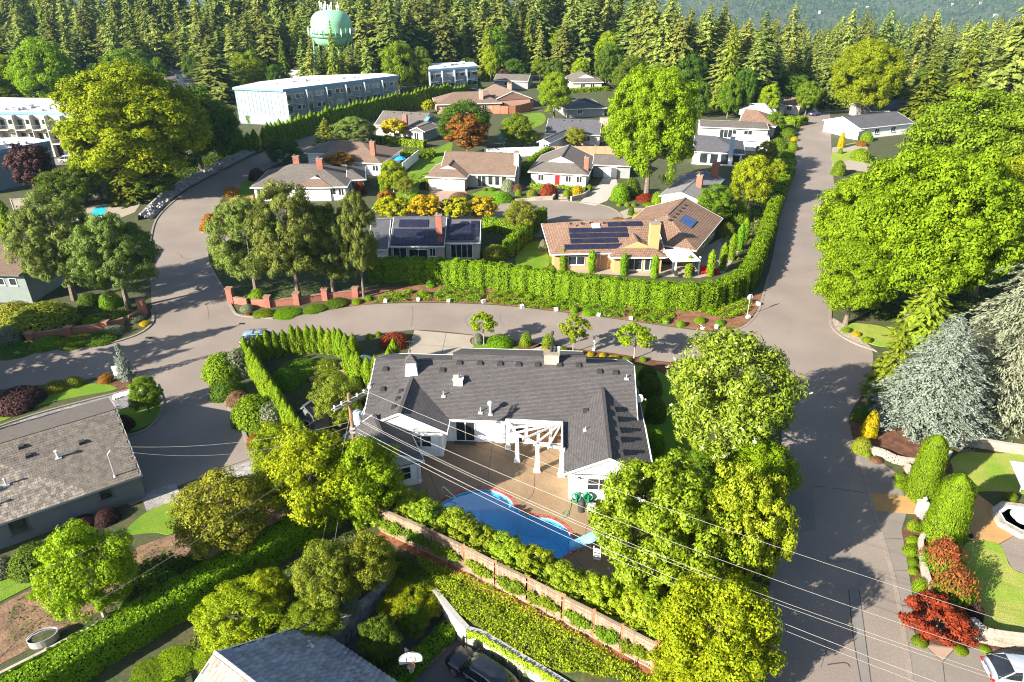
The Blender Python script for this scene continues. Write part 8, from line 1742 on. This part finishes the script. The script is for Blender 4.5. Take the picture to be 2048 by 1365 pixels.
vb_ = thing('raised_bed', 'curved timber raised bed behind the garden shed', 'planter', tuple(G(650, 765))); pts = GG([(620, 764), (660, 752), (700, 747), (728, 752)])
for a, c in zip(pts, pts[1:]): MB().beam(a-Vector(vb_.location)+Vector((0, 0, .25)), c-Vector(vb_.location)+Vector((0, 0, .25)), .12, .5).build('plank', mat('tan_timber', (.42, .29, .17), .9, .2, 2, .2), vb_)
ub = thing('patio_umbrella', 'green patio umbrella beside the cupola end of the white house', 'umbrella', tuple(G(733, 752))); MB().tube([(0, 0, 0), (0, 0, 2.4)], .03, 6).build('pole', M_metal, ub); MB().lathe([(.75, 2.05), (.4, 2.3), (.03, 2.45), (.03, 2.4), (.7, 2.02)], n=8).build('canopy', mat('sage_canvas', (.35, .48, .40), .9, .1, 2, 0), ub)
ub = thing('patio_umbrella', 'bright blue parasol in the white fenced patio', 'umbrella', tuple(G(800, 338))); MB().tube([(0, 0, 0), (0, 0, 2.5)], .04, 6).build('pole', M_metal, ub); MB().lathe([(1.5, 2.1), (.8, 2.5), (.03, 2.75), (.03, 2.7), (1.45, 2.05)], n=8).build('canopy', mat('blue_canvas', (.02, .28, .75), .9, .1, 2, 0), ub)
ub = thing('patio_umbrella', 'teal parasol on the patio of the pink chimney house', 'umbrella', tuple(G(1007, 296))); MB().tube([(0, 0, 0), (0, 0, 2.5)], .04, 6).build('pole', M_metal, ub); MB().lathe([(1.4, 2.1), (.8, 2.4), (.03, 2.6), (.03, 2.55), (1.35, 2.05)], n=8).build('canopy', mat('teal_canvas', (.02, .3, .28), .9, .1, 2, 0), ub)
for i, (x, y) in enumerate([(1406, 548), (1432, 548)]):
    e = thing('garden_chair', ('left', 'right')[i]+' red garden chair on the tan house terrace', 'chair', tuple(G(x, y)), i*1.0); rc2 = mat('red_chair', (.42, .015, .02), .5, .1, 2, 0); MB().box(-.4, .4, -.4, .4, .35, .45).build('seat', rc2, e); MB().box(-.4, .4, .3, .42, .45, 1.1).build('backrest', rc2, e)
    for sx in (-.35, .35): MB().box(sx-.04, sx+.04, -.38, .38, 0, .6).build('arm', rc2, e)
for i, (x, y) in enumerate([(1352, 556), (1372, 552), (1385, 549)]):
    e = thing('terrace_table' if i == 1 else 'terrace_chair', ('left chair under the white patio cover', 'round table under the white patio cover', 'right chair under the white patio cover')[i], 'table' if i == 1 else 'chair', tuple(G(x, y)))
    if i == 1: MB().lathe([(.7, .70), (.7, .74)], n=16).build('table_top', M_conc, e); MB().tube([(0, 0, 0), (0, 0, .7)], .06, 8).build('pedestal', M_vent, e)
    else: MB().box(-.28, .28, -.28, .28, .4, .46).build('seat', M_vent, e); MB().box(-.28, .28, .22, .28, .46, 1.0).build('backrest', M_vent, e); [MB().box(a-.03, a+.03, b2-.03, b2+.03, 0, .4).build('leg', M_vent, e) for a in (-.24, .24) for b2 in (-.24, .24)]
# fountain with octagonal stone surround
fb = G(2042, 1046); ft = thing('fountain', 'octagonal white basin in stone surround beside the tan path', 'fountain', tuple(fb), R(10))
MB().lathe([(2.1, 0), (2.1, .38), (2.05, .42), (1.6, .42), (1.6, .1), (.02, .1)], n=8).build('surround', M_block, ft); MB().lathe([(1.62, .12), (1.56, .44), (1.5, .44), (1.3, .16), (.02, .14)], n=8).build('basin', M_white, ft); MB().lathe([(.02, .24), (1.38, .24)], n=8).build('water', glassmat('fountain_water', (.35, .5, .58), .1), ft)
MB().lathe([(.5, .15), (.45, .4), (.9, .62), (.85, .66), (.2, .5), (.15, .9), (.02, .95)], n=16).build('bowl', M_white, ft)
gz = thing('garden_canopy', 'grey metal canopy roof over the fountain corner at the right edge', 'canopy', tuple(G(2085, 1010)), R(-15)); MB().add([(-2.6, -1.6, 2.25), (2.6, -1.6, 2.25), (2.6, 1.6, 2.6), (-2.6, 1.6, 2.6), (-2.6, -1.6, 2.33), (2.6, -1.6, 2.33), (2.6, 1.6, 2.68), (-2.6, 1.6, 2.68)], [(3, 2, 1, 0), (4, 5, 6, 7), (0, 1, 5, 4), (1, 2, 6, 5), (2, 3, 7, 6), (3, 0, 4, 7)]).build('roof_sheet', M_metal, gz)
for x, y in ((-1.2, -1.3), (2.3, -1.3), (-1.2, 1.3), (2.3, 1.3)): MB().tube([(x, y, 0), (x, y, 2.3)], .05, 8).build('post', M_white, gz)
gs = random.Random(4); pbm = [stone_mesh(90+i, mat('river_pebble', (.5, .47, .44), .9, .2, 4, .2, objrand=.2), 'pebble') for i in range(3)]
pbb = MB()
for i in range(260):
    u, v_ = gs.random(), gs.random(); p = G(228+60*u, 792-14*u+8*v_-4*(u), .03); s_ = gs.uniform(.07, .14); m0 = len(pbb.v); pbb.box(-s_, s_, -s_*.7, s_*.7, 0, s_); pbb.xf(Matrix.Translation(p) @ Matrix.Rotation(gs.random()*6, 4, 'Z'), m0)
tag(pbb.build('pebble_bed', MATS['river_pebble']), 'pale river pebbles at the end of the paver driveway', 'pebbles', kind='stuff')
for i, (x, y) in enumerate([(1600, 352), (1599, 344)]):
    e = thing('rubbish_bin', ('nearer', 'farther')[i]+' bin at the left kerb of the straight road', 'bin', tuple(G(x-16, y))); MB().hexa([Vector(t) for t in [(-.25, -.3, 0), (.25, -.3, 0), (.25, .3, 0), (-.25, .3, 0), (-.32, -.38, 1.0), (.32, -.38, 1.0), (.32, .38, 1.0), (-.32, .38, 1.0)]]).build('body', M_vent, e); MB().box(-.34, .34, -.4, .4, 1.0, 1.07).build('lid', M_hose if i else M_vent, e)
# ------------------------------------------------------------------ air over the valley
hz = MB().box(-3300, 3300, -120, 4000, -220, 90).build('haze', bpy.data.materials.new('haze')); tag(hz, 'thin blue summer haze over the valley', 'haze', kind='stuff')
hm = bpy.data.materials['haze']; hm.use_nodes = True; hn = hm.node_tree.nodes; hl = hm.node_tree.links
for x in list(hn):
    if x.type == 'BSDF_PRINCIPLED': hn.remove(x)
pv = hn.new('ShaderNodeVolumePrincipled'); pv.inputs['Color'].default_value = (.42, .72, 1.0, 1); pv.inputs['Density'].default_value = .00007; pv.inputs['Anisotropy'].default_value = .2
hl.new(pv.outputs[0], hn['Material Output'].inputs['Volume'])
